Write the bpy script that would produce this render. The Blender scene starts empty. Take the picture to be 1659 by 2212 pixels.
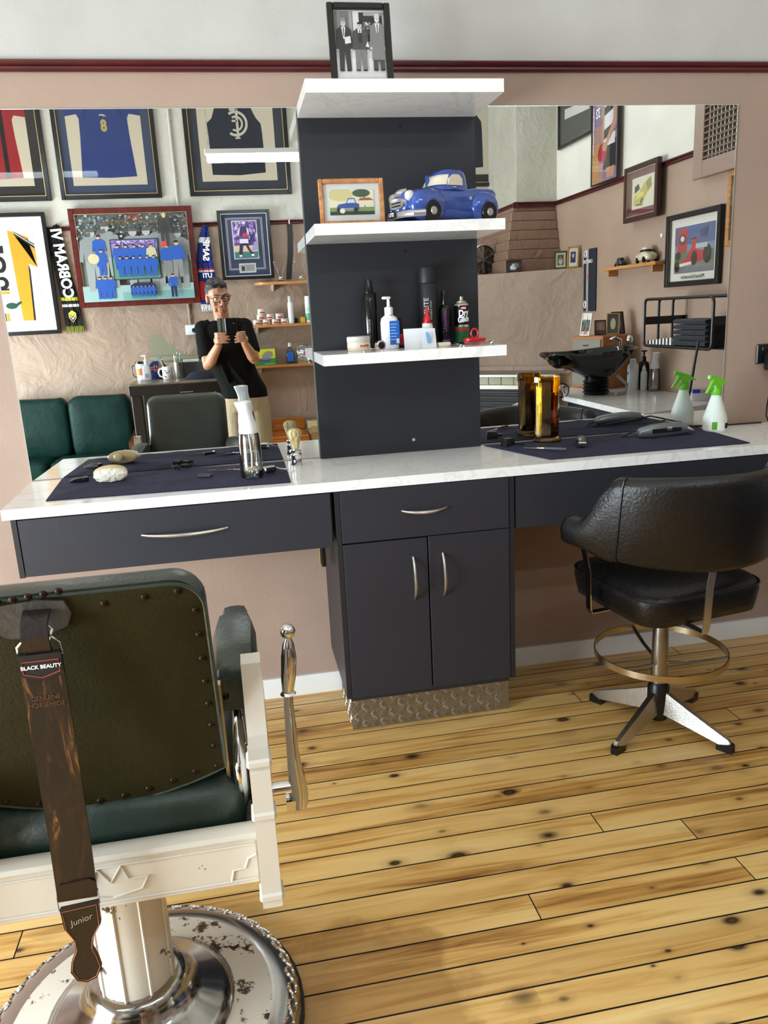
import bpy, bmesh, math, random
from mathutils import Vector, Matrix
random.seed(7)
PI = math.pi
SC = bpy.context.scene
COL = SC.collection

# ------------------------------------------------------------------ camera
CAM_LOC = Vector((-0.2577, -2.8354, 1.4225))
F_PX, PITCH, YAW, ROLL = 1703.05, -0.2478, 0.1715, -0.0504
fw = Vector((math.sin(YAW)*math.cos(PITCH), math.cos(YAW)*math.cos(PITCH), math.sin(PITCH)))
rt = Vector((math.cos(YAW), -math.sin(YAW), 0)); up = rt.cross(fw)
r2 = rt*math.cos(ROLL) + up*math.sin(ROLL); u2 = up*math.cos(ROLL) - rt*math.sin(ROLL)
cd = bpy.data.cameras.new('camera'); cam = bpy.data.objects.new('camera', cd); COL.objects.link(cam)
m3 = Matrix((r2, u2, -fw)).transposed(); cam.matrix_world = Matrix.Translation(CAM_LOC) @ m3.to_4x4()
cd.sensor_fit = 'VERTICAL'; cd.sensor_height = 36.0; cd.lens = F_PX*36.0/2212.0; cd.clip_start = 0.02
SC.camera = cam

# ------------------------------------------------------------------ world, daylight, exposure
w = bpy.data.worlds.new('world'); SC.world = w; w.use_nodes = True
bg = w.node_tree.nodes['Background']; bg.inputs[0].default_value = (0.80, 0.90, 1.0, 1); bg.inputs[1].default_value = 1.0
def area(name, loc, rot, sx, sy, watts, col):
    l = bpy.data.lights.new(name, 'AREA'); l.shape = 'RECTANGLE'; l.size = sx; l.size_y = sy; l.energy = watts; l.color = col
    o = bpy.data.objects.new(name, l); o.location = loc; o.rotation_euler = rot; COL.objects.link(o); return o
area('window_daylight', (-3.36, -2.55, 0.95), (0, -PI/2, 0), 1.6, 2.1, 170, (0.80, 0.92, 1.0))
vs = SC.view_settings
vs.view_transform = 'Standard'; vs.look = 'None'; vs.gamma = 1.0; vs.use_curve_mapping = False
vs.exposure = 1.0
TUBE = 15.0

# ------------------------------------------------------------------ helpers
def lin(c):
    return tuple(((v/255)/12.92 if v/255 <= .04045 else ((v/255+.055)/1.055)**2.4) for v in c[:3]) + (1.0,)
class MB:
    """collects geometry of ONE part"""
    def __init__(s): s.v = []; s.f = []; s.c = []; s.T = Matrix.Identity(4); s.col = None
    def add(s, vs, fs):
        n = len(s.v); s.v += [tuple(s.T @ Vector(p)) for p in vs]; s.f += [tuple(i+n for i in q) for q in fs]
        s.c += [s.col]*len(fs); return s
    def at(s, loc=(0,0,0), rot=(0,0,0), sc=(1,1,1)):
        from mathutils import Euler
        s.T = Matrix.LocRotScale(Vector(loc), Euler(rot), Vector(sc)); return s
    def box(s, x0, x1, y0, y1, z0, z1, b=0):
        if b <= 0:
            return s.add([(x,y,z) for x in (x0,x1) for y in (y0,y1) for z in (z0,z1)],
                [(0,1,3,2),(4,6,7,5),(0,4,5,1),(2,3,7,6),(0,2,6,4),(1,5,7,3)])
        vs, fs = [], []
        P = {}
        for ix,(x,sx) in enumerate(((x0,1),(x1,-1))):
            for iy,(y,sy) in enumerate(((y0,1),(y1,-1))):
                for iz,(z,sz) in enumerate(((z0,1),(z1,-1))):
                    for k,d in enumerate(((0,sy*b,sz*b),(sx*b,0,sz*b),(sx*b,sy*b,0))):
                        P[(ix,iy,iz,k)] = len(vs); vs.append((x+d[0],y+d[1],z+d[2]))
        for i in (0,1):
            fs.append([P[(i,0,0,0)],P[(i,0,1,0)],P[(i,1,1,0)],P[(i,1,0,0)]][::(1 if i==0 else -1)])
            fs.append([P[(0,i,0,1)],P[(1,i,0,1)],P[(1,i,1,1)],P[(0,i,1,1)]][::(1 if i==0 else -1)])
            fs.append([P[(0,0,i,2)],P[(0,1,i,2)],P[(1,1,i,2)],P[(1,0,i,2)]][::(1 if i==0 else -1)])
            for j in (0,1):
                r = 1 if i==j else -1
                fs.append([P[(i,j,0,0)],P[(i,j,0,1)],P[(i,j,1,1)],P[(i,j,1,0)]][::-r])
                fs.append([P[(i,0,j,0)],P[(i,0,j,2)],P[(i,1,j,2)],P[(i,1,j,0)]][::r])
                fs.append([P[(0,i,j,1)],P[(0,i,j,2)],P[(1,i,j,2)],P[(1,i,j,1)]][::-r])
                for k in (0,1):
                    q = [P[(i,j,k,0)],P[(i,j,k,1)],P[(i,j,k,2)]]
                    fs.append(q if (i+j+k)%2==0 else q[::-1])
        return s.add(vs, fs)
    def loft(s, rings, cap=(True,True), closed=False):
        n = len(rings[0]); vs = [p for r in rings for p in r]; fs = []
        m = len(rings)
        for i in range(m if closed else m-1):
            a, b = i*n, ((i+1)%m)*n
            for j in range(n):
                k = (j+1)%n; fs.append((a+j,a+k,b+k,b+j))
        if not closed:
            if cap[0]: fs.append(tuple(range(n))[::-1])
            if cap[1]: fs.append(tuple(range((m-1)*n, m*n)))
        return s.add(vs, fs)
    def lathe(s, prof, n=20, c=(0,0,0), ax='z', ph=0):
        rings = []
        for r, h in prof:
            r = max(r, 1e-4); q = []
            for j in range(n):
                a = 2*PI*j/n + ph; x, y = r*math.cos(a), r*math.sin(a)
                q.append({'z':(c[0]+x,c[1]+y,c[2]+h),'x':(c[0]+h,c[1]+x,c[2]+y),'y':(c[0]+y,c[1]+h,c[2]+x)}[ax])
            rings.append(q)
        return s.loft(rings)
    def tube(s, pts, r, n=8, closed=False, flat=None, upv=None):
        pts = [Vector(p) for p in pts]; m = len(pts)
        rr = r if isinstance(r,(list,tuple)) else [r]*m
        rings = []; prev = None
        for i,p in enumerate(pts):
            t = (pts[(i+1)%m]-pts[i-1]) if closed else (pts[min(i+1,m-1)]-pts[max(i-1,0)])
            t.normalize()
            if upv is not None: nx = Vector(upv).cross(t)
            elif prev is None: nx = (Vector((0,0,1)) if abs(t.z)<.9 else Vector((1,0,0))).cross(t)
            else: nx = prev - t*prev.dot(t)
            nx.normalize(); prev = nx; ny = t.cross(nx)
            a, b = (rr[i], rr[i]) if flat is None else (rr[i], rr[i]*flat)
            rings.append([tuple(p + nx*a*math.cos(2*PI*j/n) + ny*b*math.sin(2*PI*j/n)) for j in range(n)])
        return s.loft(rings, closed=closed)
    def strip(s, pts, wv, th, nv=None):
        """flat bar along pts: half width vector wv, thickness th"""
        pts = [Vector(p) for p in pts]; W = Vector(wv); rings = []; m = len(pts)
        for i,p in enumerate(pts):
            t = (pts[min(i+1,m-1)]-pts[max(i-1,0)]).normalized(); n = t.cross(W).normalized()*th/2
            rings.append([tuple(p+W+n),tuple(p-W+n),tuple(p-W-n),tuple(p+W-n)])
        return s.loft(rings)
    def prism(s, poly, a, b, ax='z'):
        f = {'z':lambda u,v,h:(u,v,h),'y':lambda u,v,h:(u,h,v),'x':lambda u,v,h:(h,u,v)}[ax]
        return s.loft([[f(u,v,a) for u,v in poly],[f(u,v,b) for u,v in poly]])
    def sph(s, c, r, nu=14, nv=9, p=1.0):
        r = r if isinstance(r,(list,tuple)) else (r,r,r)
        def sg(t): return math.copysign(abs(t)**p, t)
        rings = []
        for i in range(nv+1):
            th = -PI/2 + PI*i/nv; cz, sz = max(abs(math.cos(th)),1e-3), math.sin(th)
            rings.append([(c[0]+r[0]*sg(cz)*sg(math.cos(2*PI*j/nu)), c[1]+r[1]*sg(cz)*sg(math.sin(2*PI*j/nu)), c[2]+r[2]*sg(sz)) for j in range(nu)])
        return s.loft(rings)
    def cyl(s, p0, p1, r0, r1=None, n=16):
        return s.tube([p0,p1],[r0, r0 if r1 is None else r1], n)
    def plate(s, poly, y, col=None):
        """flat coloured patch in the local XZ plane facing -y"""
        s.col = col; a = sum(poly[i][0]*poly[(i+1)%len(poly)][1]-poly[(i+1)%len(poly)][0]*poly[i][1] for i in range(len(poly)))
        if a < 0: poly = poly[::-1]
        return s.add([(u,y,v) for u,v in poly],[tuple(range(len(poly)))])
    def mesh(s, name, ang=35, fix=True):
        me = bpy.data.meshes.new(name); me.from_pydata(s.v, [], s.f)
        if fix:
            bm = bmesh.new(); bm.from_mesh(me); bmesh.ops.recalc_face_normals(bm, faces=bm.faces); bm.to_mesh(me); bm.free()
        if any(c is not None for c in s.c):
            at = me.color_attributes.new('Col', 'FLOAT_COLOR', 'CORNER')
            for p in me.polygons:
                c = lin(s.c[p.index] or (200,200,200))
                for li in p.loop_indices: at.data[li].color = c
        if ang:
            me.shade_smooth(); me.set_sharp_from_angle(angle=math.radians(ang))
        return me
    def obj(s, name, mat, parent=None, ang=35, loc=None, rotz=0, fix=True, **tags):
        me = s.mesh(name, ang, fix); me.materials.append(mat)
        return link(name, me, parent, loc, rotz, **tags)
def link(name, me, parent=None, loc=None, rotz=0, **tags):
    o = bpy.data.objects.new(name, me); COL.objects.link(o)
    if parent is not None: o.parent = parent
    if loc is not None: o.location = loc
    o.rotation_euler = (0,0,rotz)
    tag(o, **tags); return o
def tag(o, label=None, cat=None, group=None, kind=None):
    if label: o['label'] = label
    if cat: o['category'] = cat
    if group: o['group'] = group
    if kind: o['kind'] = kind
    return o
def thing(name, label, cat, loc=(0,0,0), rotz=0, group=None, kind=None):
    o = bpy.data.objects.new(name, None); COL.objects.link(o); o.empty_display_size = .05
    o.location = loc; o.rotation_euler = (0,0,rotz); return tag(o, label, cat, group, kind)
def dup(root, loc=None, rotz=None, label=None, group=None):
    r = root.copy(); COL.objects.link(r)
    if loc is not None: r.location = loc
    if rotz is not None: r.rotation_euler = (0,0,rotz)
    if label: r['label'] = label
    if group: r['group'] = group
    for ch in list(root.children):
        c = ch.copy(); COL.objects.link(c); c.parent = r
        for g in ch.children:
            d = g.copy(); COL.objects.link(d); d.parent = c
    return r
def text(name, body, size, mat, parent, loc, rot=(PI/2,0,0), ext=.0004, off=0, align='CENTER', shear=0, spacing=1.0, sx=1.0, bend=None):
    """lettering as a thin mesh; upright and facing local -y by default"""
    cu = bpy.data.curves.new(name, 'FONT'); cu.body = body; cu.size = size; cu.align_x = align; cu.align_y = 'CENTER'
    cu.extrude = ext; cu.offset = off; cu.shear = shear; cu.space_character = spacing; cu.resolution_u = 3
    t = bpy.data.objects.new(name, cu); COL.objects.link(t)
    dg = bpy.context.evaluated_depsgraph_get(); me = bpy.data.meshes.new_from_object(t.evaluated_get(dg))
    bpy.data.objects.remove(t); bpy.data.curves.remove(cu)
    me.materials.clear(); me.materials.append(mat)
    from mathutils import Euler
    M = Matrix.Translation(Vector(loc)) @ Euler(rot).to_matrix().to_4x4() @ Matrix.Diagonal((sx,1,1,1))
    me.transform(M)
    if bend:   # wrap around a vertical cylinder (cx, cy, r): x offset becomes an angle
        cx, cy, r = bend
        for v in me.vertices:
            a = (v.co.x-cx)/r; d = r + (cy - r - v.co.y)
            v.co.x = cx + math.sin(a)*d; v.co.y = cy - math.cos(a)*d
    return link(name, me, parent)

# ------------------------------------------------------------------ materials
def nt(name):
    m = bpy.data.materials.new(name); m.use_nodes = True; t = m.node_tree; return m, t, t.nodes['Principled BSDF']
def N(t, kind, **kw):
    n = t.nodes.new(kind)
    for k, v in kw.items():
        if k.startswith('i_'):
            key = k[2:]; key = int(key) if key.isdigit() else key.replace('_',' ')
            n.inputs[key].default_value = v
        else: setattr(n, k, v)
    return n
def mat(name, c, rough=.5, metal=0, var=0, vs=20, bump=0, bs=60, coat=0, trans=0, spec=.5, emis=0, stretch=None, sheen=0):
    m, t, b = nt(name); C1 = lin(c)
    b.inputs['Base Color'].default_value = C1; b.inputs['Roughness'].default_value = rough; b.inputs['Metallic'].default_value = metal
    b.inputs['Coat Weight'].default_value = coat; b.inputs['Coat Roughness'].default_value = .06
    b.inputs['Transmission Weight'].default_value = trans; b.inputs['Specular IOR Level'].default_value = spec
    b.inputs['Sheen Weight'].default_value = sheen
    if emis: b.inputs['Emission Color'].default_value = C1; b.inputs['Emission Strength'].default_value = emis
    if var or bump:
        tc = N(t,'ShaderNodeTexCoord'); src = tc.outputs['Object']
        if stretch:
            mp = N(t,'ShaderNodeMapping'); mp.inputs['Scale'].default_value = stretch; t.links.new(src, mp.inputs[0]); src = mp.outputs[0]
    if var:
        n = N(t,'ShaderNodeTexNoise', i_Scale=vs, i_Detail=5.0, i_Roughness=.6); t.links.new(src, n.inputs['Vector'])
        r = N(t,'ShaderNodeValToRGB'); r.color_ramp.elements[0].position = .3; r.color_ramp.elements[1].position = .7
        r.color_ramp.elements[0].color = tuple(v*(1-var) for v in C1[:3])+(1,); r.color_ramp.elements[1].color = tuple(min(1,v*(1+var*.7)) for v in C1[:3])+(1,)
        t.links.new(n.outputs['Fac'], r.inputs[0]); t.links.new(r.outputs[0], b.inputs['Base Color'])
    if bump:
        n2 = N(t,'ShaderNodeTexNoise', i_Scale=bs, i_Detail=4.0); t.links.new(src, n2.inputs['Vector'])
        bp = N(t,'ShaderNodeBump', i_Strength=min(1,bump), i_Distance=.01 if bump<=1 else .01*bump); t.links.new(n2.outputs['Fac'], bp.inputs['Height']); t.links.new(bp.outputs[0], b.inputs['Normal'])
    return m
def ramp(t, stops):
    r = N(t,'ShaderNodeValToRGB'); e = r.color_ramp.elements
    while len(e) < len(stops): e.new(.5)
    for k,(p,c) in zip(e, stops): k.position = p; k.color = c if len(c)==4 else lin(c)
    return r
def wall_mat(name, low, high, zr, bump, bs, hb=None):
    m, t, b = nt(name); g = N(t,'ShaderNodeNewGeometry'); sp = N(t,'ShaderNodeSeparateXYZ'); t.links.new(g.outputs['Position'], sp.inputs[0])
    gt = N(t,'ShaderNodeMath', operation='GREATER_THAN'); gt.inputs[1].default_value = zr; t.links.new(sp.outputs['Z'], gt.inputs[0])
    n = N(t,'ShaderNodeTexNoise', i_Scale=2.2, i_Detail=6.0); t.links.new(g.outputs['Position'], n.inputs['Vector'])
    def two(c): return ramp(t, [(.35, tuple(v*.93 for v in c)), (.65, c)])
    ra, rb = two(low), two(high)
    for r in (ra, rb): t.links.new(n.outputs['Fac'], r.inputs[0])
    mx = N(t,'ShaderNodeMix', data_type='RGBA'); t.links.new(gt.outputs[0], mx.inputs['Factor']); t.links.new(ra.outputs[0], mx.inputs[6]); t.links.new(rb.outputs[0], mx.inputs[7])
    t.links.new(mx.outputs[2], b.inputs['Base Color']); b.inputs['Roughness'].default_value = .55
    n1 = N(t,'ShaderNodeTexNoise', i_Scale=bs, i_Detail=5.0, i_Roughness=.55, i_Distortion=.6); t.links.new(g.outputs['Position'], n1.inputs['Vector'])
    bp = N(t,'ShaderNodeBump', i_Strength=.6, i_Distance=bump); t.links.new(n1.outputs['Fac'], bp.inputs['Height']); t.links.new(bp.outputs[0], b.inputs['Normal'])
    return m
def glass_mat(name, tint=(255,255,255), refl=.9, rough=.02, base=.0, ior=1.45):
    m = bpy.data.materials.new(name); m.use_nodes = True; t = m.node_tree; t.nodes.clear()
    o = N(t,'ShaderNodeOutputMaterial'); tr = N(t,'ShaderNodeBsdfTransparent'); tr.inputs[0].default_value = lin(tint)
    gl = N(t,'ShaderNodeBsdfGlossy'); gl.inputs['Roughness'].default_value = rough
    fr = N(t,'ShaderNodeFresnel', i_IOR=ior); ml = N(t,'ShaderNodeMath', operation='MULTIPLY_ADD'); ml.inputs[1].default_value = refl; ml.inputs[2].default_value = base
    mx = N(t,'ShaderNodeMixShader'); t.links.new(fr.outputs[0], ml.inputs[0]); t.links.new(ml.outputs[0], mx.inputs[0])
    t.links.new(tr.outputs[0], mx.inputs[1]); t.links.new(gl.outputs[0], mx.inputs[2]); t.links.new(mx.outputs[0], o.inputs[0]); return m
def print_mat(name, rough=.45, coat=0):
    m, t, b = nt(name); a = N(t,'ShaderNodeVertexColor'); a.layer_name = 'Col'; t.links.new(a.outputs[0], b.inputs['Base Color'])
    b.inputs['Roughness'].default_value = rough; b.inputs['Coat Weight'].default_value = coat; return m
def wood_mat(name, c1, c2, rough=.4, sc=(1,12,12), coat=.2):
    m, t, b = nt(name); tc = N(t,'ShaderNodeTexCoord'); mp = N(t,'ShaderNodeMapping'); mp.inputs['Scale'].default_value = sc
    n = N(t,'ShaderNodeTexNoise', i_Scale=3.0, i_Detail=6.0, i_Distortion=1.0); r = ramp(t, [(.3,c1),(.7,c2)])
    t.links.new(tc.outputs['Object'], mp.inputs[0]); t.links.new(mp.outputs[0], n.inputs['Vector']); t.links.new(n.outputs['Fac'], r.inputs[0]); t.links.new(r.outputs[0], b.inputs['Base Color'])
    b.inputs['Roughness'].default_value = rough; b.inputs['Coat Weight'].default_value = coat; return m

PRINT = print_mat('printed_paper'); CLOTHP = print_mat('printed_cloth', .9)
M_FRONT = wall_mat('smooth_wall_paint', (170,146,131), (192,191,187), 2.2, .0012, 55)
M_BACK = wall_mat('rough_plaster_paint', (162,138,120), (208,204,194), 2.2, .05, 4.0)
M_RIGHT = wall_mat('right_wall_paint', (172,145,126), (228,223,210), 2.2, .004, 9)
M_WHITE = mat('white_gloss_paint', (226,224,220), .35)
M_RAIL = mat('maroon_gloss_paint', (78,24,28), .35, var=.25, vs=8)
M_CEIL = mat('ceiling_paint', (236,234,228), .7)
M_CHROME = mat('chrome', (222,222,222), .08, 1)
M_STEEL = mat('brushed_steel', (200,198,192), .28, 1, bump=.1, bs=200)
M_SATIN = mat('satin_nickel', (205,204,200), .3, 1)
M_BLACKP = mat('black_plastic', (14,14,16), .3)
M_BLACKM = mat('black_powder_coat', (20,20,22), .4)
M_BLACKW = mat('black_frame_paint', (16,15,16), .3)
M_WHITEP = mat('white_plastic', (232,233,235), .3)
M_GOLD = mat('gold_line', (190,150,80), .3, .8)
M_PANE = glass_mat('picture_glass', refl=.3)
M_CLEAR = glass_mat('clear_plastic', (250,251,251), refl=1.0, base=.16, rough=.08)
M_REDP = mat('red_plastic', (196,24,32), .3)
M_TOWEL = mat('navy_terry_cloth', (40,40,76), .95, var=.5, vs=160, bump=1, bs=420, sheen=.04)
M_NAVY = mat('navy_mat_board', (38,44,62), .8)
M_INKW = mat('white_ink', (235,235,235), .5)
M_INKK = mat('black_ink', (15,15,15), .5)
M_INKR = mat('red_ink', (190,40,40), .5)
# ------------------------------------------------------------------ the room
XL, XR, YB, ZC = -3.3, 2.40, -4.32, 3.6
def struct(name, mb, m, parent=None, label=None, cat=None, ang=35, kind='structure'):
    return mb.obj(name, m, parent, ang, label=label, cat=cat, kind=kind if parent is None else None)
struct('wall_front', MB().box(XL-.1,XR+.1,0,.1,-.05,ZC), M_FRONT, label='mirror wall painted beige below and white above the maroon rail', cat='wall')
struct('wall_back', MB().box(XL-.1,XR+.1,YB-.1,YB,-.05,ZC), M_BACK, label='rough plastered back wall hung with framed jerseys', cat='wall')
struct('wall_right', MB().box(XR,XR+.1,YB,0,-.05,ZC), M_RIGHT, label='smooth beige side wall with racing pictures and towel rack', cat='wall')
lw = MB().box(XL-.1,XL,YB,-3.6,-.05,ZC).box(XL-.1,XL,-1.5,0,-.05,ZC).box(XL-.1,XL,-3.6,-1.5,-.05,.15).box(XL-.1,XL,-3.6,-1.5,1.75,ZC)
struct('wall_left', lw, M_RIGHT, label='side wall with the shop window', cat='wall')
struct('ceiling', MB().box(XL-.1,XR+.1,YB-.1,.1,ZC,ZC+.06), M_CEIL, label='plain white ceiling', cat='ceiling')
wn = thing('window_1', 'large shop window in the side wall', 'window', (XL-.06,-2.55,.15), kind='structure')
f = MB()
for a,b2,c,d in ((-1.05,-.99,0,1.6),(.99,1.05,0,1.6),(-.03,.03,0,1.6),(-1.05,1.05,0,.06),(-1.05,1.05,1.54,1.6)): f.box(-.04,.03,a,b2,c,d)
f.obj('window_frame', M_WHITE, wn); 
for a,b2 in ((-.99,-.03),(.03,.99)): MB().box(-.035,-.03,a,b2,.06,1.54).obj('pane', M_PANE, wn)
# skirting and picture rail
sk = [(0,0),(-.018,0),(-.018,.066),(-.012,.077),(0,.077)]
def runx(name, prof, x0, x1, y, s, m, **k):
    return struct(name, MB().loft([[(x, y+s*u, v) for u,v in prof] for x in (x0,x1)]), m, **k)
def runy(name, prof, x, s, y0, y1, m, **k):
    return struct(name, MB().loft([[(x+s*u, y, v) for u,v in prof] for y in (y0,y1)]), m, **k)
runx('baseboard_front', sk, XL, XR, 0, 1, M_WHITE, label='white skirting board along the mirror wall', cat='skirting')
runx('baseboard_back', sk, XL, 1.02, YB, -1, M_WHITE, label='white skirting board along the back wall', cat='skirting')
runy('baseboard_right', sk, XR, 1, -3.1, 0, M_WHITE, label='white skirting board along the side wall', cat='skirting')
rl = [(0,2.192),(-.010,2.192),(-.017,2.198),(-.017,2.204),(-.012,2.208),(-.021,2.213),(-.024,2.219),(-.018,2.224),(0,2.224)]
runx('trim_1', rl, XL, XR, 0, 1, M_RAIL, label='maroon picture rail above the mirrors', cat='picture rail')
runx('trim_2', rl, XL, 2.05, YB, -1, M_RAIL, label='maroon picture rail on the rough back wall', cat='picture rail')
runy('trim_3', rl, XR, 1, -3.6, 0, M_RAIL, label='maroon picture rail on the side wall', cat='picture rail')
# floor: cypress boards
def floor_mat():
    m, t, b = nt('cypress_boards'); tc = N(t,'ShaderNodeTexCoord'); oi = N(t,'ShaderNodeObjectInfo')
    ml = N(t,'ShaderNodeMath', operation='MULTIPLY'); ml.inputs[1].default_value = 57.0; t.links.new(oi.outputs['Random'], ml.inputs[0])
    cb = N(t,'ShaderNodeCombineXYZ'); t.links.new(ml.outputs[0], cb.inputs[0]); t.links.new(ml.outputs[0], cb.inputs[1])
    ad = N(t,'ShaderNodeVectorMath', operation='ADD'); t.links.new(tc.outputs['Object'], ad.inputs[0]); t.links.new(cb.outputs[0], ad.inputs[1])
    def mp(sc):
        q = N(t,'ShaderNodeMapping'); q.inputs['Scale'].default_value = sc; t.links.new(ad.outputs[0], q.inputs[0]); return q.outputs[0]
    # knots
    vo = N(t,'ShaderNodeTexVoronoi', i_Scale=1.0, i_Randomness=1.0); t.links.new(mp((7.5,13,1)), vo.inputs['Vector'])
    sx = N(t,'ShaderNodeSeparateColor'); t.links.new(vo.outputs['Color'], sx.inputs[0]); pw = N(t,'ShaderNodeMath', operation='POWER'); pw.inputs[1].default_value = 1.9; t.links.new(sx.outputs[0], pw.inputs[0])
    kz = N(t,'ShaderNodeMath', operation='MULTIPLY_ADD'); kz.inputs[1].default_value = 2.1; kz.inputs[2].default_value = .4; t.links.new(pw.outputs[0], kz.inputs[0])
    kd = N(t,'ShaderNodeMath', operation='DIVIDE'); t.links.new(vo.outputs['Distance'], kd.inputs[0]); t.links.new(kz.outputs[0], kd.inputs[1])
    kn = ramp(t, [(.0,(.12,.12,.12,1)),(.055,(.0,.0,.0,1)),(.08,(.3,.3,.3,1)),(.13,(.8,.8,.8,1)),(.26,(1,1,1,1))]); t.links.new(kd.outputs[0], kn.inputs[0])
    # grain bends round the knots
    di = N(t,'ShaderNodeMath', operation='MULTIPLY_ADD'); di.inputs[1].default_value = .9; di.inputs[2].default_value = 0; t.links.new(vo.outputs['Distance'], di.inputs[0])
    g = N(t,'ShaderNodeTexNoise', i_Scale=1.0, i_Detail=5.0, i_Roughness=.6, i_Distortion=1.4); t.links.new(mp((1.3,26,1)), g.inputs['Vector'])
    gw = N(t,'ShaderNodeTexNoise', i_Scale=1.0, i_Detail=2.0); t.links.new(mp((1.0,5,1)), gw.inputs['Vector'])
    sm = N(t,'ShaderNodeMath', operation='MULTIPLY_ADD'); sm.inputs[1].default_value = .55; t.links.new(g.outputs['Fac'], sm.inputs[0])
    s2 = N(t,'ShaderNodeMath', operation='MULTIPLY'); s2.inputs[1].default_value = .45; t.links.new(gw.outputs['Fac'], s2.inputs[0]); t.links.new(s2.outputs[0], sm.inputs[2])
    cr = ramp(t, [(.33,(122,74,30)),(.43,(196,148,78)),(.52,(226,184,112)),(.72,(238,208,146))]); t.links.new(sm.outputs[0], cr.inputs[0])
    # whole-board tint
    bt = ramp(t, [(0,(.78,.73,.66,1)),(.2,(.95,.92,.88,1)),(1,(1.0,1.0,1.0,1))]); t.links.new(oi.outputs['Random'], bt.inputs[0])
    m1 = N(t,'ShaderNodeMix', data_type='RGBA', blend_type='MULTIPLY'); m1.inputs['Factor'].default_value = 1; t.links.new(cr.outputs[0], m1.inputs[6]); t.links.new(bt.outputs[0], m1.inputs[7])
    m2 = N(t,'ShaderNodeMix', data_type='RGBA'); t.links.new(kn.outputs[0], m2.inputs['Factor']); m2.inputs[6].default_value = lin((52,26,12)); t.links.new(m1.outputs[2], m2.inputs[7])
    # worn patch by the barber chair
    ge = N(t,'ShaderNodeNewGeometry'); sb = N(t,'ShaderNodeVectorMath', operation='SUBTRACT'); sb.inputs[1].default_value = (-.10,-1.50,0); t.links.new(ge.outputs['Position'], sb.inputs[0])
    sc = N(t,'ShaderNodeVectorMath', operation='MULTIPLY'); sc.inputs[1].default_value = (4.2,3.2,0); t.links.new(sb.outputs[0], sc.inputs[0])
    ln = N(t,'ShaderNodeVectorMath', operation='LENGTH'); t.links.new(sc.outputs[0], ln.inputs[0])
    wn2 = N(t,'ShaderNodeTexNoise', i_Scale=9.0, i_Detail=4.0); t.links.new(ge.outputs['Position'], wn2.inputs['Vector'])
    wa = N(t,'ShaderNodeMath', operation='MULTIPLY_ADD'); wa.inputs[1].default_value = .9; t.links.new(wn2.outputs['Fac'], wa.inputs[0]); t.links.new(ln.outputs['Value'], wa.inputs[2])
    wr = ramp(t, [(.0,(1,1,1,1)),(.62,(1,1,1,1)),(.70,(0,0,0,1))]); 
    hv = N(t,'ShaderNodeMath', operation='MULTIPLY'); hv.inputs[1].default_value = .5; t.links.new(wa.outputs[0], hv.inputs[0]); t.links.new(hv.outputs[0], wr.inputs[0])
    m3 = N(t,'ShaderNodeMix', data_type='RGBA', blend_type='MULTIPLY'); t.links.new(wr.outputs[0], m3.inputs['Factor']); t.links.new(m2.outputs[2], m3.inputs[6]); m3.inputs[7].default_value = (.66,.60,.53,1)
    t.links.new(m3.outputs[2], b.inputs['Base Color']); b.inputs['Roughness'].default_value = .34; b.inputs['Coat Weight'].default_value = .12; b.inputs['Coat Roughness'].default_value = .12
    return m
M_FLOOR = floor_mat(); M_SUB = mat('dark_subfloor', (24,16,10), .9)
fl = struct('floor', MB().box(XL,XR,YB,0,-.05,-.012), M_SUB, label='honey coloured knotty pine board floor', cat='floor')
BW = .0883; rng = random.Random(3); y = -.0088+BW; row = 0
while y-BW > YB-.02:
    y1 = min(y, 0); y0 = max(y-BW, YB)
    if y1-y0 > .01:
        if abs(y0+1.333) < .02: js = [-1.9,.334,.9]
        elif abs(y0+1.157) < .02: js = [-.9,.85]
        elif abs(y0+1.07) < .02: js = [-1.6,.62]
        else:
            x = XL + rng.uniform(.5,3.6); js = []
            while x < XR-.4: js.append(x); x += rng.uniform(2.4,4.4)
        xs = [XL]+js+[XR]
        for a,b2 in zip(xs[:-1], xs[1:]):
            hw, L = (y1-y0)/2-.0012, (b2-a)/2-.0006; h = .0010
            mb = MB().loft([[(sx*L,sy*hw,-.012) for sx,sy in ((-1,-1),(1,-1),(1,1),(-1,1))],[(sx*L,sy*hw,-h) for sx,sy in ((-1,-1),(1,-1),(1,1),(-1,1))],
                            [(sx*(L-h),sy*(hw-h),0) for sx,sy in ((-1,-1),(1,-1),(1,1),(-1,1))]], cap=(False,True))
            ob = mb.obj('floorboard', M_FLOOR, fl, ang=0, loc=((a+b2)/2,(y0+y1)/2,0)); ob.data.materials.append(M_SUB)
            for pg in ob.data.polygons: pg.material_index = 0 if pg.normal.z > .9 else 1
    y -= BW; row += 1
# corner chimney: stack, brick corbel, diagonal breast
ch = thing('wall_chimney', 'plastered corner chimney stack stepping out over the mantel', 'chimney', (0,0,0), kind='structure')
M_STACK = wall_mat('chimney_paint', (138,108,90), (190,184,168), 2.2, .03, 9)
MB().box(2.06,XR,YB,-3.60,2.19,ZC).obj('chimney_stack', M_STACK, ch)
zc = [2.19,2.155,2.08,2.005,1.93,1.855,1.78,1.68]
for i in range(7):
    x0 = 2.03-.017*i; y0 = -3.615+.02*i
    MB().box(x0,XR,YB,y0,zc[i+1],zc[i]-.001,b=.006).obj('corbel_course', M_STACK, ch)
bx = .99
MB().prism([(XR,-3.05),(bx,YB),(XR,YB)],0,1.68).obj('chimney_breast', M_BACK, ch, ang=20)
MB().loft([[(x,-3.6-u,v) for u,v in rl] for x in (2.03,XR)]).obj('picture_rail', M_RAIL, ch)
MB().loft([[(2.06+u,y,v) for u,v in rl] for y in (YB,-3.57)]).obj('picture_rail', M_RAIL, ch)
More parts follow.
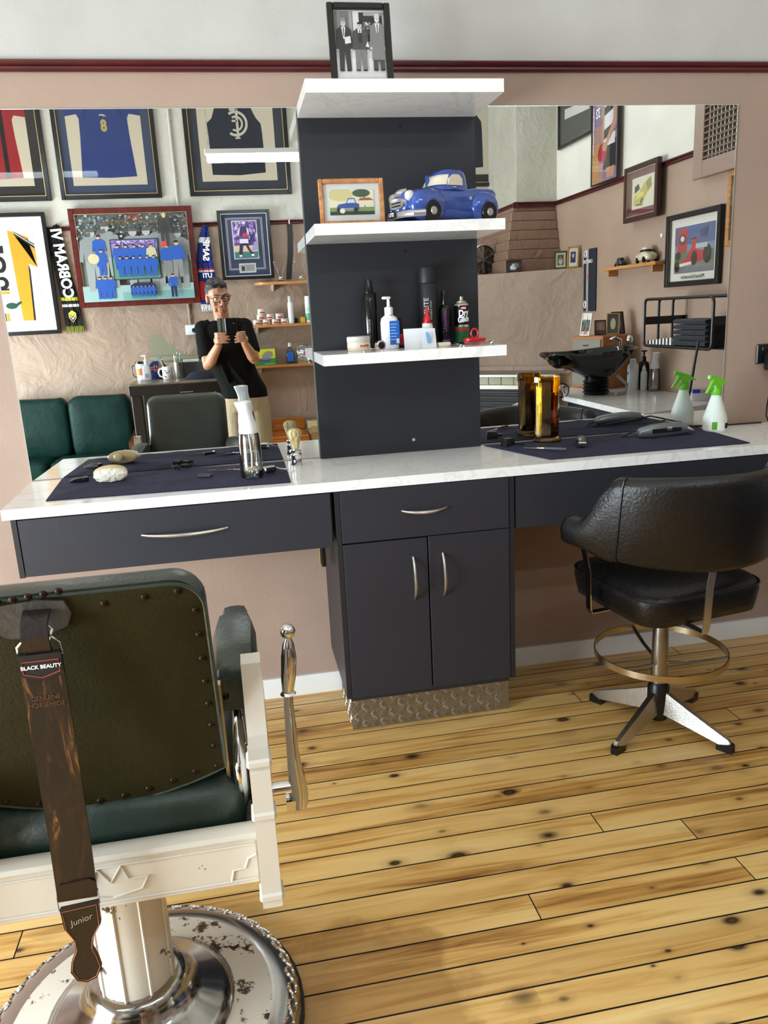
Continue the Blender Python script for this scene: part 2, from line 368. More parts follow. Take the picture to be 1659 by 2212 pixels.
# fluorescent battens
M_TUBE = mat('lit_diffuser', (232,246,255), .5, emis=TUBE)
def batten(x0, y, z, label, L=1.2):
    t = thing('batten_light', label, 'ceiling light', (x0,y,z), group='fluorescent batten lights')
    MB().box(0,L,-.03,.03,.022,.055,.004).obj('housing', M_WHITEP, t)
    MB().box(.012,L-.012,-.025,.025,-.025,.022,.008).obj('diffuser', M_TUBE, t)
    for x in (.03,L-.03):
        q = MB(); n = int((ZC-z-.055)/.03)
        for k in range(n): q.box(x-.004,x+.004,-.0015,.0015,.055+k*.03,.055+k*.03+.024) if k%2 else q.box(x-.0015,x+.0015,-.004,.004,.055+k*.03-.002,.055+k*.03+.026)
        q.box(x-.012,x+.012,-.012,.012,ZC-z-.02,ZC-z)
        q.obj('chain', M_SATIN, t)
    return t
batten(-.345,-3.0,2.48,'bright white tube light hanging on chains above the photographer')
batten(.9,-2.9,2.85,'added unseen tube light over the wash basin side of the shop')  # extra batten out of view, added to brighten the right side
batten(-2.6,-2.9,2.85,'added unseen tube light over the shop window side')  # another added batten, unseen, lifting the light on floor and barber chair
# ------------------------------------------------------------------ mirrors, counter, cabinet, tower
def quartz():
    m, t, b = nt('white_quartz'); tc = N(t,'ShaderNodeTexCoord')
    n = N(t,'ShaderNodeTexNoise', i_Scale=5.0, i_Detail=8.0, i_Distortion=1.6); t.links.new(tc.outputs['Object'], n.inputs['Vector'])
    r = ramp(t, [(.0,(242,242,241)),(.46,(242,242,241)),(.497,(230,229,226)),(.53,(242,242,241)),(1,(240,240,238))]); t.links.new(n.outputs['Fac'], r.inputs[0]); t.links.new(r.outputs[0], b.inputs['Base Color'])
    b.inputs['Roughness'].default_value = .12; return m
M_QZ = quartz()
M_CAB = mat('blue_grey_laminate', (36,38,47), .5, bump=.05, bs=300)
M_CABE = mat('dark_laminate_edge', (28,29,35), .45)
M_MIRR = mat('silvered_mirror', (226,229,227), .0, 1)
M_EDGE = mat('polished_glass_edge', (196,206,202), .15, .3)
def mirror(x0, x1, label):
    t = thing('wall_mirror', label, 'mirror', (x0,0,.9205)); L = x1-x0
    MB().box(.002,L-.002,-.005,-.0005,.002,1.1655).obj('glass', M_MIRR, t, ang=0)
    MB().box(0,.002,-.0052,-.0005,0,1.1675).box(L-.002,L,-.0052,-.0005,0,1.1675).box(.002,L-.002,-.0052,-.0005,1.1655,1.1675).obj('polished_edge', M_EDGE, t, ang=0)
mirror(-.988,.30,'large wall mirror left of the dark panel, reflecting the photographer')
mirror(.3005,1.607,'large wall mirror right of the dark panel, reflecting the wash basin')
ct = thing('countertop', 'long white stone countertop running under both mirrors', 'countertop', (0,0,.889))
MB().prism([(-.972,-.448),(1.95,-.448),(1.95,-.001),(-.985,-.001)],.0,.031).obj('stone_slab', M_QZ, ct, ang=20)
def handle(parent, p0, p1, outv, bulge=.03, r=.0048):
    p0, p1, o = Vector(p0), Vector(p1), Vector(outv); n = 12; pts = []
    for i in range(n+1):
        s = i/n; pts.append(p0.lerp(p1,s)+o*(bulge*math.sin(PI*s)**.75))
    return MB().tube(pts, [.0035+.0022*math.sin(PI*i/n) for i in range(n+1)], 8).obj('handle', M_SATIN, parent)
# left drawer box
ld = thing('drawer_unit', 'wide dark grey drawer hung under the left end of the counter', 'drawer', (0,0,.709))
MB().box(-.95,-.935,-.447,-.001,0,.18).obj('side_panel', M_CABE, ld); MB().box(-.935,-.006,-.425,-.001,.012,.178).obj('drawer_box', M_CABE, ld)
d1 = MB().box(-.932,-.012,-.447,-.428,.002,.176,.001).obj('drawer_front', M_CAB, ld); handle(d1,(-.588,-.447,.098),(-.332,-.447,.098),(0,-1,-.1))
# right drawer box
rd = thing('drawer_unit', 'wide dark grey drawer hung under the right end, behind the black stool', 'drawer', (0,0,.709))
MB().box(1.905,1.92,-.447,-.001,0,.18).obj('side_panel', M_CABE, rd); MB().box(.59,1.9,-.425,-.001,.012,.178).obj('drawer_box', M_CABE, rd)
d2 = MB().box(.592,1.9,-.447,-.428,.002,.176,.001).obj('drawer_front', M_CAB, rd); handle(d2,(1.2,-.447,.098),(1.456,-.447,.098),(0,-1,-.1))
# cupboard
cb = thing('cupboard', 'dark grey cupboard with drawer, two doors and checker-plate plinth', 'cupboard', (0,0,0))
MB().box(0,.016,-.451,-.002,.18,.888).obj('side_panel', M_CABE, cb); MB().box(.571,.587,-.451,-.002,.18,.888).obj('side_panel', M_CABE, cb)
MB().box(.016,.571,-.43,-.002,.16,.888).obj('carcass', M_CAB, cb)
d3 = MB().box(.018,.569,-.451,-.432,.718,.886,.001).obj('drawer_front', M_CAB, cb); handle(d3,(.213,-.451,.808),(.36,-.451,.808),(0,-1,-.12))
a = MB().box(.018,.291,-.4515,-.432,.181,.713,.001).obj('door', M_CAB, cb); handle(a,(.243,-.4515,.652),(.243,-.4515,.506),(0,-1,0))
a = MB().box(.296,.569,-.451,-.432,.183,.715,.001).obj('door', M_CAB, cb); handle(a,(.342,-.451,.655),(.342,-.451,.508),(0,-1,0))
pl = MB().box(.026,.60,-.336,-.05,0,.18).obj('plinth', mat('checker_plate', (150,144,134), .42, .9), cb, ang=20)
tr = MB(); s = .036
for iy in range(6):
    for ix in range(18):
        cx, cz = .026+(ix+.5)*s*.9, (iy+.5)*s*.9
        if cx > .60-.012 or cz > .176: continue
        a = PI/4 if (ix+iy)%2 else -PI/4
        for k in range(-2,3):
            ox, oz = -math.sin(a)*k*.0062, math.cos(a)*k*.0062; h = .0125-.0008*abs(k)
            p = [(cx+ox+math.cos(a)*h*q, -.3362-.0016*(1-q*q), cz+oz+math.sin(a)*h*q) for q in (-1,-.4,.4,1)]
            if min(v[2] for v in p) < .002 or max(v[0] for v in p) > .599 or min(v[0] for v in p) < .027 or max(v[2] for v in p)>.179: continue
            tr.tube(p, [.0008,.0023,.0023,.0008], 5)
for iy in range(6):
    for ix in range(8):
        cy, cz = -.336+(ix+.5)*s*.9, (iy+.5)*s*.9; a = PI/4 if (ix+iy)%2 else -PI/4
        for k in range(-2,3):
            oy, oz = -math.sin(a)*k*.0062, math.cos(a)*k*.0062; h = .0115
            p = [(.0258-.0016*(1-q*q), cy+oy+math.cos(a)*h*q, cz+oz+math.sin(a)*h*q) for q in (-1,-.4,.4,1)]
            if min(v[2] for v in p) < .002 or max(v[2] for v in p)>.178 or min(v[1] for v in p)<-.335: continue
            tr.tube(p, [.0008,.0023,.0023,.0008], 5)
tg = tr.obj('tread_bars', M_STEEL, cb); tg['kind'] = 'stuff'
sw = thing('cupboard_catch', 'small black and steel catch on the wall beside the cupboard', 'catch', (-.03,-.24,.70))
MB().box(-.008,.008,-.03,.03,-.11,0,.003).obj('plate', M_BLACKP, sw); MB().box(-.013,-.008,-.02,.02,-.1,-.01,.002).obj('lever', M_CHROME, sw)
# tower with three shelves
tw = thing('shelf_tower', 'tall dark grey back panel with three white stone shelves', 'shelf unit', (0,0,.9205))
MB().box(.008,.608,-.0295,-.006,0,1.15).obj('back_panel', mat('tower_laminate', (28,31,38), .5), tw)
for z0,z1 in ((2.0493,2.0861),(1.6567,1.6899),(1.2673,1.301)):
    MB().box(.008,.608,-.332,-.0296,z0-.9205,z1-.9205).obj('shelf', M_QZ, tw, ang=20)
for z in (2.02,1.625): MB().lathe([(.0,-.0303),(.006,-.0303),(.0062,-.0297),(0,-.0297)],12,(.35,0,z-.9205),'y').obj('screw_hole', M_INKK, tw)
q = MB().lathe([(.0,-.0310),(.006,-.0308),(.0065,-.0296),(0,-.0296)],14,(.352,0,.965-.9205),'y').obj('cable_eyelet', M_CHROME, tw)
# wall outlet on the right
ow = thing('wall_outlet', 'black double power point on the wall right of the mirror', 'power point', (1.80,0,1.19))
MB().box(-.058,.058,-.012,-.001,-.036,.04,.004).obj('face_plate', M_BLACKP, ow)
for x in (-.03,.03): MB().box(x-.008,x+.008,-.016,-.012,.014,.03,.002).obj('switch', M_BLACKM, ow)
ad = MB().box(-.03,.03,-.055,-.0125,-.06,.008,.006).obj('plug_pack', M_BLACKM, ow)
pts = [(.0,-.035,-.06),(-.002,-.035,-.09),(-.004,-.03,-.14),(-.012,-.03,-.2),(-.012,-.03,-.24),(-.002,-.03,-.262)]
MB().tube(pts,.0028,6).obj('cable', M_BLACKP, ow)
cbl = MB().tube([(1.62,-.02,.70),(1.60,-.035,.66),(1.585,-.04,.60),(1.60,-.05,.52),(1.575,-.06,.44),(1.555,-.06,.42),(1.548,-.055,.44),(1.565,-.05,.50),(1.60,-.04,.56),(1.615,-.03,.63),(1.64,-.02,.70)],.0032,6)
cbl.obj('power_cable', M_BLACKP, None, label='black power cable looping down under the counter behind the stool', cat='cable')
# ------------------------------------------------------------------ antique barber chair
M_VINYL = mat('green_grey_vinyl', (56,63,55), .3, var=.25, vs=6, bump=.15, bs=90)
M_OLIVE = mat('olive_leather', (40,36,13), .6, spec=.15, var=.3, vs=5, bump=.12, bs=160)
M_DKGRN = mat('dark_green_vinyl', (30,46,38), .4, bump=.15, bs=60)
def enamel(name, amt):
    m, t, b = nt(name); tc = N(t,'ShaderNodeTexCoord')
    n = N(t,'ShaderNodeTexNoise', i_Scale=26.0, i_Detail=7.0, i_Roughness=.72); t.links.new(tc.outputs['Object'], n.inputs['Vector'])
    n2 = N(t,'ShaderNodeTexNoise', i_Scale=5.0, i_Detail=3.0); t.links.new(tc.outputs['Object'], n2.inputs['Vector'])
    s = N(t,'ShaderNodeMath', operation='MULTIPLY_ADD'); s.inputs[1].default_value = .5; t.links.new(n2.outputs['Fac'], s.inputs[0]); t.links.new(n.outputs['Fac'], s.inputs[2])
    r = ramp(t, [(.0,(212,205,192)),(amt,(208,200,186)),(amt+.02,(96,66,40)),(amt+.06,(34,24,18))]); t.links.new(s.outputs[0], r.inputs[0]); t.links.new(r.outputs[0], b.inputs['Base Color'])
    b.inputs['Roughness'].default_value = .28; b.inputs['Coat Weight'].default_value = .3; return m
M_ENAM = enamel('chipped_white_enamel', .92); M_ENAM2 = enamel('worn_white_enamel', .855)
M_STUD = mat('bronze_nail', (46,30,22), .35, .8)
BC = thing('barber_chair', 'antique green leather barber chair on a round white and chrome base', 'barber chair', (-.55,-1.45,0))
LEAN = .24
def lean(p, z0=.60): return (p[0], p[1]-(p[2]-z0)*LEAN, p[2])
def outline(w, z0, z1, rad, sag, n=7):
    pts = []
    for k in range(13):
        u = -1+2*k/12; pts.append((u*w, z0 + sag*u*u))
    for cx,cz,a0 in ((w-rad,z1-rad,0),(-w+rad,z1-rad,90)):
        for k in range(n+1):
            a = math.radians(a0+90*k/n); pts.append((cx+rad*math.cos(a), cz+rad*math.sin(a)))
    return pts
ol = outline(.208,.60,1.045,.05,.05)
def ring(s, y, e=0):
    return [lean((x*s, y, .82+(z-.82)*s)) for x,z in ol]
q = MB().loft([ring(.985,-.088), ring(1.0,-.075), ring(1.0,-.045), ring(.985,-.028), ring(.93,-.012), ring(.8,-.004), ring(.5,.0), ring(.1,.0)])
q.obj('backrest', M_VINYL, BC, ang=60)
ring2 = lambda sx,sz,y: [lean((x*sx, y, .82+(z-.82)*sz)) for x,z in ol]
rp = MB().loft([ring2(.99,.955,-.0885), ring2(.99,.955,-.0925), ring2(.97,.93,-.094)]).obj('rear_panel', M_OLIVE, BC, ang=50)
MB().tube([Vector(p)+Vector((0,0,0)) for p in ring2(.993,.958,-.0915)], .003, 6, closed=True).obj('piping', M_VINYL, rp)
st = MB().sph((0,0,0),(.006,.0035,.006),10,6).mesh('upholstery_nail')
st.materials.append(M_STUD)
for k in range(8): link('upholstery_nail', st, rp, lean((.193,-.0945,.985-.046*k)))
for x,z in ((.17,1.022),(.12,1.018),(.06,1.014),(.0,1.006),(.155,.658),(.115,.645),(.072,.634),(.03,.627),(-.012,.623),(-.06,.625),(-.11,.636),(-.16,.652)): link('upholstery_nail', st, rp, lean((x,-.0945,z)))
for k in range(8): link('upholstery_nail', st, rp, lean((-.193,-.0945,.985-.046*k)))
# worn grey patch that carries the strop
pt = [(-.125,1.025),(-.075,1.03),(-.035,1.034),(.005,1.028),(.012,1.005),(.004,.985),(-.02,.975),(-.04,.978),(-.06,.97),(-.085,.972),(-.105,.985),(-.125,1.0)]
fp = MB().loft([[lean((x,-.095,z)) for x,z in pt],[lean((x*.98-.001,-.1+.004*math.sin(i*2.1),z)) for i,(x,z) in enumerate(pt)]]).obj('leather_patch', mat('grey_worn_leather', (62,60,58), .4, bump=.3, bs=40), BC)
for k in range(6): link('upholstery_nail', st, fp, lean((-.11+.022*k,-.085-.012,1.034+.002*k)))
# seat and white frame
MB().box(-.232,.232,-.12,.34,.50,.625,.03).obj('seat_cushion', M_DKGRN, BC, ang=50)
fr = MB().box(-.25,.25,-.165,-.135,.455,.55,.004)
fr.loft([[(x,-.15+.022*math.cos(a),.553+.012*math.sin(a)) for a in [2*PI*j/10 for j in range(10)]] for x in (-.25,.25)])
ap = fr.obj('rear_apron', M_ENAM, BC)
def ridge(pts, r=.0022): return MB().tube(pts, r, 5).obj('moulding_line', M_ENAM, ap)
ridge([(.245,-.166,.468),(.0,-.166,.468),(-.245,-.166,.468)]); ridge([(.245,-.166,.537),(0,-.166,.537),(-.245,-.166,.537)])
ridge([(.20,-.166,.468),(.205,-.166,.49),(.225,-.166,.492),(.232,-.166,.51),(.247,-.166,.516)]); ridge([(0,-.166,.475),(.05,-.166,.485),(.062,-.166,.508),(.03,-.166,.507),(.02,-.166,.535),(.0,-.166,.505),(-.02,-.166,.535),(-.03,-.166,.507),(-.062,-.166,.508),(-.05,-.166,.485),(0,-.166,.475)])
MB().box(-.25,.25,-.135,.33,.44,.50,.01).obj('seat_frame', M_ENAM, BC)
pr_ = [(-.195,.425),(-.125,.425),(-.10,.455),(.30,.46),(.325,.50),(.30,.60),(.20,.63),(.17,.68),(.02,.695),(-.015,.76),(-.055,.845),(-.10,.845),(-.125,.72),(-.18,.71),(-.195,.69)]
for s in (1,-1):
    X0, X1 = (.25,.284) if s > 0 else (-.284,-.25)
    af = MB().prism(pr_, X0, X1, 'x').obj('arm_frame', M_ENAM, BC, ang=30)
    for z in (.44,.60,.70): MB().box(X0-.004,X1+.004,-.201,-.16,z,z+.016,.004).obj('post_moulding', M_ENAM, af)
    # padded arm
    xc = .236*s; R = []
    for y_, wd, zt, zb in ((-.03,.034,.80,.725),(-.015,.038,.817,.725),(.06,.041,.826,.725),(.15,.043,.828,.725),(.22,.037,.822,.725),(.25,.030,.812,.735),(.26,.027,.808,.74),(.31,.027,.804,.75),(.32,.023,.796,.755)):
        R.append([(xc+wd*a, y_, zb+(zt-zb)*b3) for a,b3 in ((-.9,0),(.9,0),(1,.25),(1,.72),(.8,.95),(.35,1),(-.35,1),(-.8,.95),(-1,.72),(-1,.25))])
    am = MB().loft(R).obj('arm_pad', M_VINYL, BC, ang=50)
    for a in (-.02,.02): link('upholstery_nail', st, am, (xc+a,-.031,.755))
    b_ = MB().tube([(xc,.06,.725),(xc+.004*s,.02,.68),(xc+.008*s,-.01,.62),(xc-.002*s,-.03,.56),(xc,.0,.53)],[.012,.014,.012,.016,.014],10)
    b_.box(xc-.018,xc+.018,-.01,.08,.712,.725,.003).sph((xc+.01*s,-.05,.64),(.016,.022,.026)).tube([(xc-.006*s,-.01,.715),(xc-.004*s,-.075,.67),(xc-.006*s,-.085,.60),(xc-.008*s,-.06,.55)],[.006,.012,.014,.010],8)
    b_.obj('arm_bracket', M_CHROME, BC, ang=60)
    MB().box(xc-.028*s-.003,xc-.028*s+.003,-.075,-.055,.60,.80).obj('back_side_strip', mat('brass_strip', (196,170,112), .35, .7) if s > 0 else M_CHROME, BC)
# reclining lever
lv = MB().cyl((.284,.0,.53),(.345,.0,.53),.013,.013,12).loft([[(.322+a*.014,.0+b3*.02,z+.02*a*0) for a,b3 in ((-1,-1),(1,-1),(1,1),(-1,1))] for z in (.49,.51)])
lv.tube([(.332,.0,.49),(.334,.0,.52),(.329,.002,.60),(.329,.004,.70),(.330,.006,.722)],[.024,.023,.015,.0115,.0105],8,flat=.8)
lv.tube([(.330,.006,.722),(.330,.006,.726),(.330,.006,.732)],[.010,.0155,.010],12).tube([(.330,.006,.732),(.333,.008,.76),(.337,.010,.80),(.338,.010,.825),(.339,.010,.838)],[.011,.0145,.0145,.011,.006],12).sph((.339,.010,.851),.0145)
lv.obj('lever', M_CHROME, BC, ang=50)
# hydraulic column and base
bc = (-.02,.02,0)
cm = MB().lathe([(.074,.12),(.074,.44)],28,bc).obj('column', M_ENAM2, BC)
for a in (-100,-62,-140,-20): 
    a = math.radians(a); x, y_ = bc[0]+.0745*math.cos(a), bc[1]+.0745*math.sin(a)
    MB().tube([(x,y_,.125),(x,y_,.44)],.0035,6).obj('column_rib', M_ENAM2, cm)
MB().lathe([(.30,.0),(.322,.004),(.322,.02),(.312,.034),(.302,.044),(.285,.05),(.268,.048)],48,bc).obj('base_rim', mat('worn_chrome', (190,188,186), .18, 1), BC, ang=60)
MB().lathe([(.275,.04),(.27,.047),(.185,.062),(.18,.05)],48,bc).obj('base_plate', M_ENAM2, BC)
MB().lathe([(.188,.055),(.187,.064),(.165,.078),(.125,.096),(.105,.112),(.098,.13),(.092,.146),(.075,.15)],40,bc).obj('chrome_skirt', mat('aged_chrome', (176,174,172), .14, 1, var=.35, vs=9), BC, ang=60)
g = MB()
for k in range(44):
    a0 = 2*PI*k/44; pts = []
    for j in range(9):
        th = a0+.075*math.cos(j*.75)*(1-j*.07); rr = .305+.011*math.sin(j*.75)*(1-j*.07)
        zz = .0445+.006-(rr-.298)*.75; pts.append((bc[0]+rr*math.cos(th), bc[1]+rr*math.sin(th), zz-.004))
    g.tube(pts, [.0035]*8+[.0015], 5)
sc_ = g.obj('scroll_relief', M_CHROME, BC, ang=60); sc_['kind'] = 'stuff'
MB().lathe([(.322,.002),(.329,.004),(.329,.012),(.322,.014)],48,bc).obj('rubber_edge', mat('perished_rubber', (40,38,36), .9, bump=1, bs=120), BC)
# footrest on the far side
MB().box(-.15,.15,.52,.62,.20,.225,.006).tube([(-.2,.30,.47),(-.17,.45,.32),(-.15,.55,.21)],.012,8).tube([(.2,.30,.47),(.17,.45,.32),(.15,.55,.21)],.012,8).obj('footrest', M_CHROME, BC)

# ------------------------------------------------------------------ razor strop
def strop_mat():
    m, t, b = nt('worn_horsehide'); tc = N(t,'ShaderNodeTexCoord'); mp = N(t,'ShaderNodeMapping'); mp.inputs['Scale'].default_value = (26,1,4.0); t.links.new(tc.outputs['Object'], mp.inputs[0])
    n = N(t,'ShaderNodeTexNoise', i_Scale=1.6, i_Detail=6.0, i_Roughness=.7, i_Distortion=1.2); t.links.new(mp.outputs[0], n.inputs['Vector'])
    r = ramp(t, [(.0,(14,10,8)),(.50,(26,17,11)),(.58,(50,31,17)),(.66,(130,88,46)),(.8,(160,116,66))]); t.links.new(n.outputs['Fac'], r.inputs[0]); t.links.new(r.outputs[0], b.inputs['Base Color']); b.inputs['Roughness'].default_value = .4; return m
M_STROP = strop_mat(); M_DKL = mat('dark_brown_leather', (30,18,15), .35, bump=.1, bs=100)
SP = thing('razor_strop', 'worn brown leather strop hanging down the back of the barber chair', 'strop', (-.5865,-1.668,.365))
bz = .365
MB().strip([(.0,.03,1.02-bz),(.0,-.002,1.005-bz),(.0,-.012,.985-bz),(.0,-.008,.965-bz),(.0,.0,.958-bz)],(.019,0,0),.006).obj('hanging_tab', M_DKL, SP)
def wire(pts, r=.0022, nm='wire_ring'): return MB().tube(pts, r, 6, closed=True).obj(nm, M_CHROME, SP)
wire([(-.032+.002,.0,.952-bz),(-.030,.0,.968-bz),(-.018,.0,.980-bz),(.018,.0,.982-bz),(.030,.0,.970-bz),(.033,.0,.952-bz)])
wire([(.012,.004,.965-bz),(.022,.004,.99-bz),(.012,.004,1.003-bz),(.0,.004,.99-bz)])
sb = MB(); sb.strip([(0,0,.958-bz),(0,0,.93-bz),(-.0005,0,.80-bz),(-.002,.001,.65-bz),(-.004,0,.545-bz),(-.005,0,.525-bz)],(.031,0,0),.004).obj('strap', M_STROP, SP)
lb = MB().prism([(-.030,.956-bz),(.030,.956-bz),(.031,.922-bz),(.0,.913-bz),(-.031,.922-bz)],-.0045,-.002,'y').obj('label_patch', M_INKK, SP)
MB().tube([(-.026,-.005,.945-bz),(.026,-.005,.945-bz),(.026,-.005,.926-bz),(.0,-.005,.918-bz),(-.026,-.005,.926-bz)],.0008,4,closed=True).obj('red_stitching', mat('red_thread',(176,60,48),.6), lb)
text('lettering','BLACK BEAUTY',.0082,M_INKW,lb,(0,-.0052,.9355-bz),(PI/2,0,0),off=.0002)
for i,s_ in enumerate(('GENUINE','HORSEHIDE')): text('stamp', s_, .010, mat('stamped_leather%d'%i,(96,66,38),.6), SP, (-.001,-.0026,.884-bz-.011*i))
MB().prism([(-.033,.545-bz),(-.028,.558-bz),(.018,.562-bz),(.026,.556-bz),(.027,.535-bz),(-.035,.53-bz)],-.0045,.003,'y').obj('end_patch', M_DKL, SP)
wire([(-.036,0,.530-bz),(-.036,0,.508-bz),(.028,0,.512-bz),(.028,0,.536-bz)],.0022,'wire_buckle')
hp = [(-.034,.512-bz),(.026,.516-bz),(.025,.475-bz),(.010,.45-bz),(.006,.43-bz),(.012,.41-bz),(.015,.39-bz),(.006,.372-bz),(-.010,.366-bz),(-.026,.372-bz),(-.034,.39-bz),(-.030,.41-bz),(-.020,.43-bz),(-.020,.45-bz),(-.032,.475-bz)]
hh = MB().prism(hp,-.005,.004,'y').obj('handle', M_DKL, SP)
MB().tube([(-.003+(x+.003)*.9,-.0055,(z-.075)*.95+.075) for x,z in hp],.0007,4,closed=True).obj('stitching', mat('orange_thread',(150,84,50),.6), hh)
text('lettering','Junior',.015,mat('silver_print',(170,165,150),.4,.5),hh,(-.004,-.0056,.488-bz),(PI/2,-.25,0),shear=.25)

# ------------------------------------------------------------------ black hydraulic stool
M_BLKL = mat('black_leather', (16,16,17), .33, var=.3, vs=9, bump=.18, bs=120)
ST = thing('salon_stool', 'black leather swivel armchair on a chrome pedestal with foot ring', 'chair', (1.05,-.58,0), math.radians(9))
for k in range(4):
    a = math.radians(22+90*k); ca, sa = math.cos(a), math.sin(a)
    def P(r, w, z): return (ca*r - sa*w, sa*r + ca*w, z)
    lg = MB().loft([[P(r,-w,z0),P(r,w,z0),P(r,w*.55,z1),P(r,-w*.55,z1)] for r,w,z0,z1 in ((.028,.017,.055,.135),(.12,.016,.04,.095),(.25,.013,.016,.042),(.258,.010,.016,.034))]).obj('leg', M_STEEL, ST, ang=20)
    MB().loft([[P(r,-w,z0),P(r,w,z0),P(r,w,z1),P(r,-w,z1)] for r,w,z0,z1 in ((.215,.014,.0,.018),(.255,.014,.0,.03),(.266,.011,.0,.026))]).obj('foot_cap', M_BLACKP, lg)
MB().lathe([(.032,.03),(.036,.04),(.036,.15),(.028,.165),(.0,.165)],20).obj('hub', M_BLACKP, ST)
MB().lathe([(.027,.16),(.027,.21),(.026,.33),(.0165,.44),(.0165,.50)],20).obj('column', mat('worn_steel',(168,164,156),.3,1), ST)
rg = MB().loft([[(.212*math.cos(a),.212*math.sin(a),.262),(.2155*math.cos(a),.2155*math.sin(a),.262),(.2155*math.cos(a),.2155*math.sin(a),.284),(.212*math.cos(a),.212*math.sin(a),.284)] for a in [2*PI*k/48 for k in range(48)]], closed=True).obj('foot_ring', mat('brushed_brass_steel',(196,180,150),.25,1), ST)
for a in (78,198,318):
    a = math.radians(a); MB().tube([(.025*math.cos(a),.025*math.sin(a),.235),(.12*math.cos(a),.12*math.sin(a),.25),(.21*math.cos(a),.21*math.sin(a),.277)],.0075,6,flat=.6).obj('spoke', M_STEEL, rg)
# seat cushion
def rrect(w, d, r, n=5, yo=0):
    pts = []
    for cx,cy,a0 in ((w-r,d-r,0),(-w+r,d-r,90),(-w+r,-d+r,180),(w-r,-d+r,270)):
        for k in range(n+1):
            a = math.radians(a0+90*k/n); pts.append((cx+r*math.cos(a), cy+r*math.sin(a)+yo))
    return pts
def rr(w,d,r,z): return [(x,y_,z) for x,y_ in rrect(w,d,r)]
sc2 = MB().loft([rr(.20,.20,.06,.462),rr(.215,.215,.07,.466),rr(.222,.222,.08,.49),rr(.227,.227,.08,.53),rr(.225,.225,.08,.55),rr(.21,.21,.08,.566),rr(.17,.17,.08,.574),rr(.05,.05,.04,.577)]).obj('seat', M_BLKL, ST, ang=60)
for z in (.552,): MB().tube([(x,y_,z) for x,y_ in rrect(.2255,.2255,.08,6)],.0035,6,closed=True).obj('piping', M_BLKL, sc2)
MB().box(-.10,.10,-.10,.10,.452,.463).obj('seat_plate', M_BLACKM, ST)
# wrap-around shell
def shell_path(s):                 # s in -1..1 : left arm tip .. right arm tip
    a = abs(s); sg = -1 if s < 0 else 1
    if a < .62:
        th = (a/.62)*math.radians(62); R = .335; return Vector((sg*R*math.sin(th), .05-R*math.cos(th)*1.02, 0))
    th = math.radians(62); R = .335; p0 = Vector((sg*R*math.sin(th), .05-R*math.cos(th)*1.02, 0)); p1 = Vector((sg*.345,-.03,0)); p2 = Vector((sg*.335,.035,0))
    u = (a-.62)/.38; return p0*(1-u)**2 + p1*2*u*(1-u) + p2*u*u
def shell_sec(s):
    a = abs(s); 
    if a < .57: zt, zb, th = .945-.01*(a/.5)**2, .655+.02*(a/.5)**2, .028
    else:
        u = min(1,(a-.57)/.25); u = u*u*(3-2*u); zt, zb, th = .935*(1-u)+.79*u, .675*(1-u)+.705*u, .028+.012*u
        if a > .97: zt -= .012; zb += .012; th -= .01
    return zt, zb, th
def shell(s0, s1, n):
    R = []
    for i in range(n+1):
        s = s0+(s1-s0)*i/n; p = shell_path(s); d = (shell_path(min(1,s+.01))-shell_path(max(-1,s-.01))).normalized(); nn = Vector((-d.y,d.x,0)); zt, zb, th = shell_sec(s); zm = (zt+zb)/2
        tilt = lambda z: -(z-.66)*.16*math.cos(s*1.4)
        R.append([tuple(p+nn*(th*a)+Vector((0,tilt(z),z))) for a,z in ((-.75,zb),(.75,zb),(1,zb+.014),(1,zm),(1,zt-.03),(.7,zt-.006),(0,zt),(-.7,zt-.006),(-1,zt-.03),(-1,zm),(-1,zb+.014))])
    return R
MB().loft(shell(-.56,.56,24)).obj('backrest', M_BLKL, ST, ang=70)
for s in (-1,1):
    am = MB().loft(shell(.56*s,1.0*s,16)).obj('armrest', M_BLKL, ST, ang=70)
    sec = shell(.56*s,.57*s,1)[0]; cx = sum(p[0] for p in sec)/len(sec); cy = sum(p[1] for p in sec)/len(sec); cz = sum(p[2] for p in sec)/len(sec)
    MB().tube([(cx+(p[0]-cx)*1.06,cy+(p[1]-cy)*1.06,cz+(p[2]-cz)*1.01) for p in sec],.003,6,closed=True).obj('piping', M_BLKL, am)
MB().strip([(-.06,-.15,.452),(-.06,-.270,.452),(-.06,-.274,.47),(-.06,-.281,.60),(-.06,-.297,.70)],(.0125,0,0),.004).obj('rear_bracket', M_SATIN, ST)
for s in (-1,1): MB().strip([(s*.15,.02,.452),(s*.262,.02,.452),(s*.268,.02,.47),(s*.285,.0,.60),(s*.325,-.02,.715)],(0,.0125,0),.004).obj('side_bracket', M_CHROME, ST)
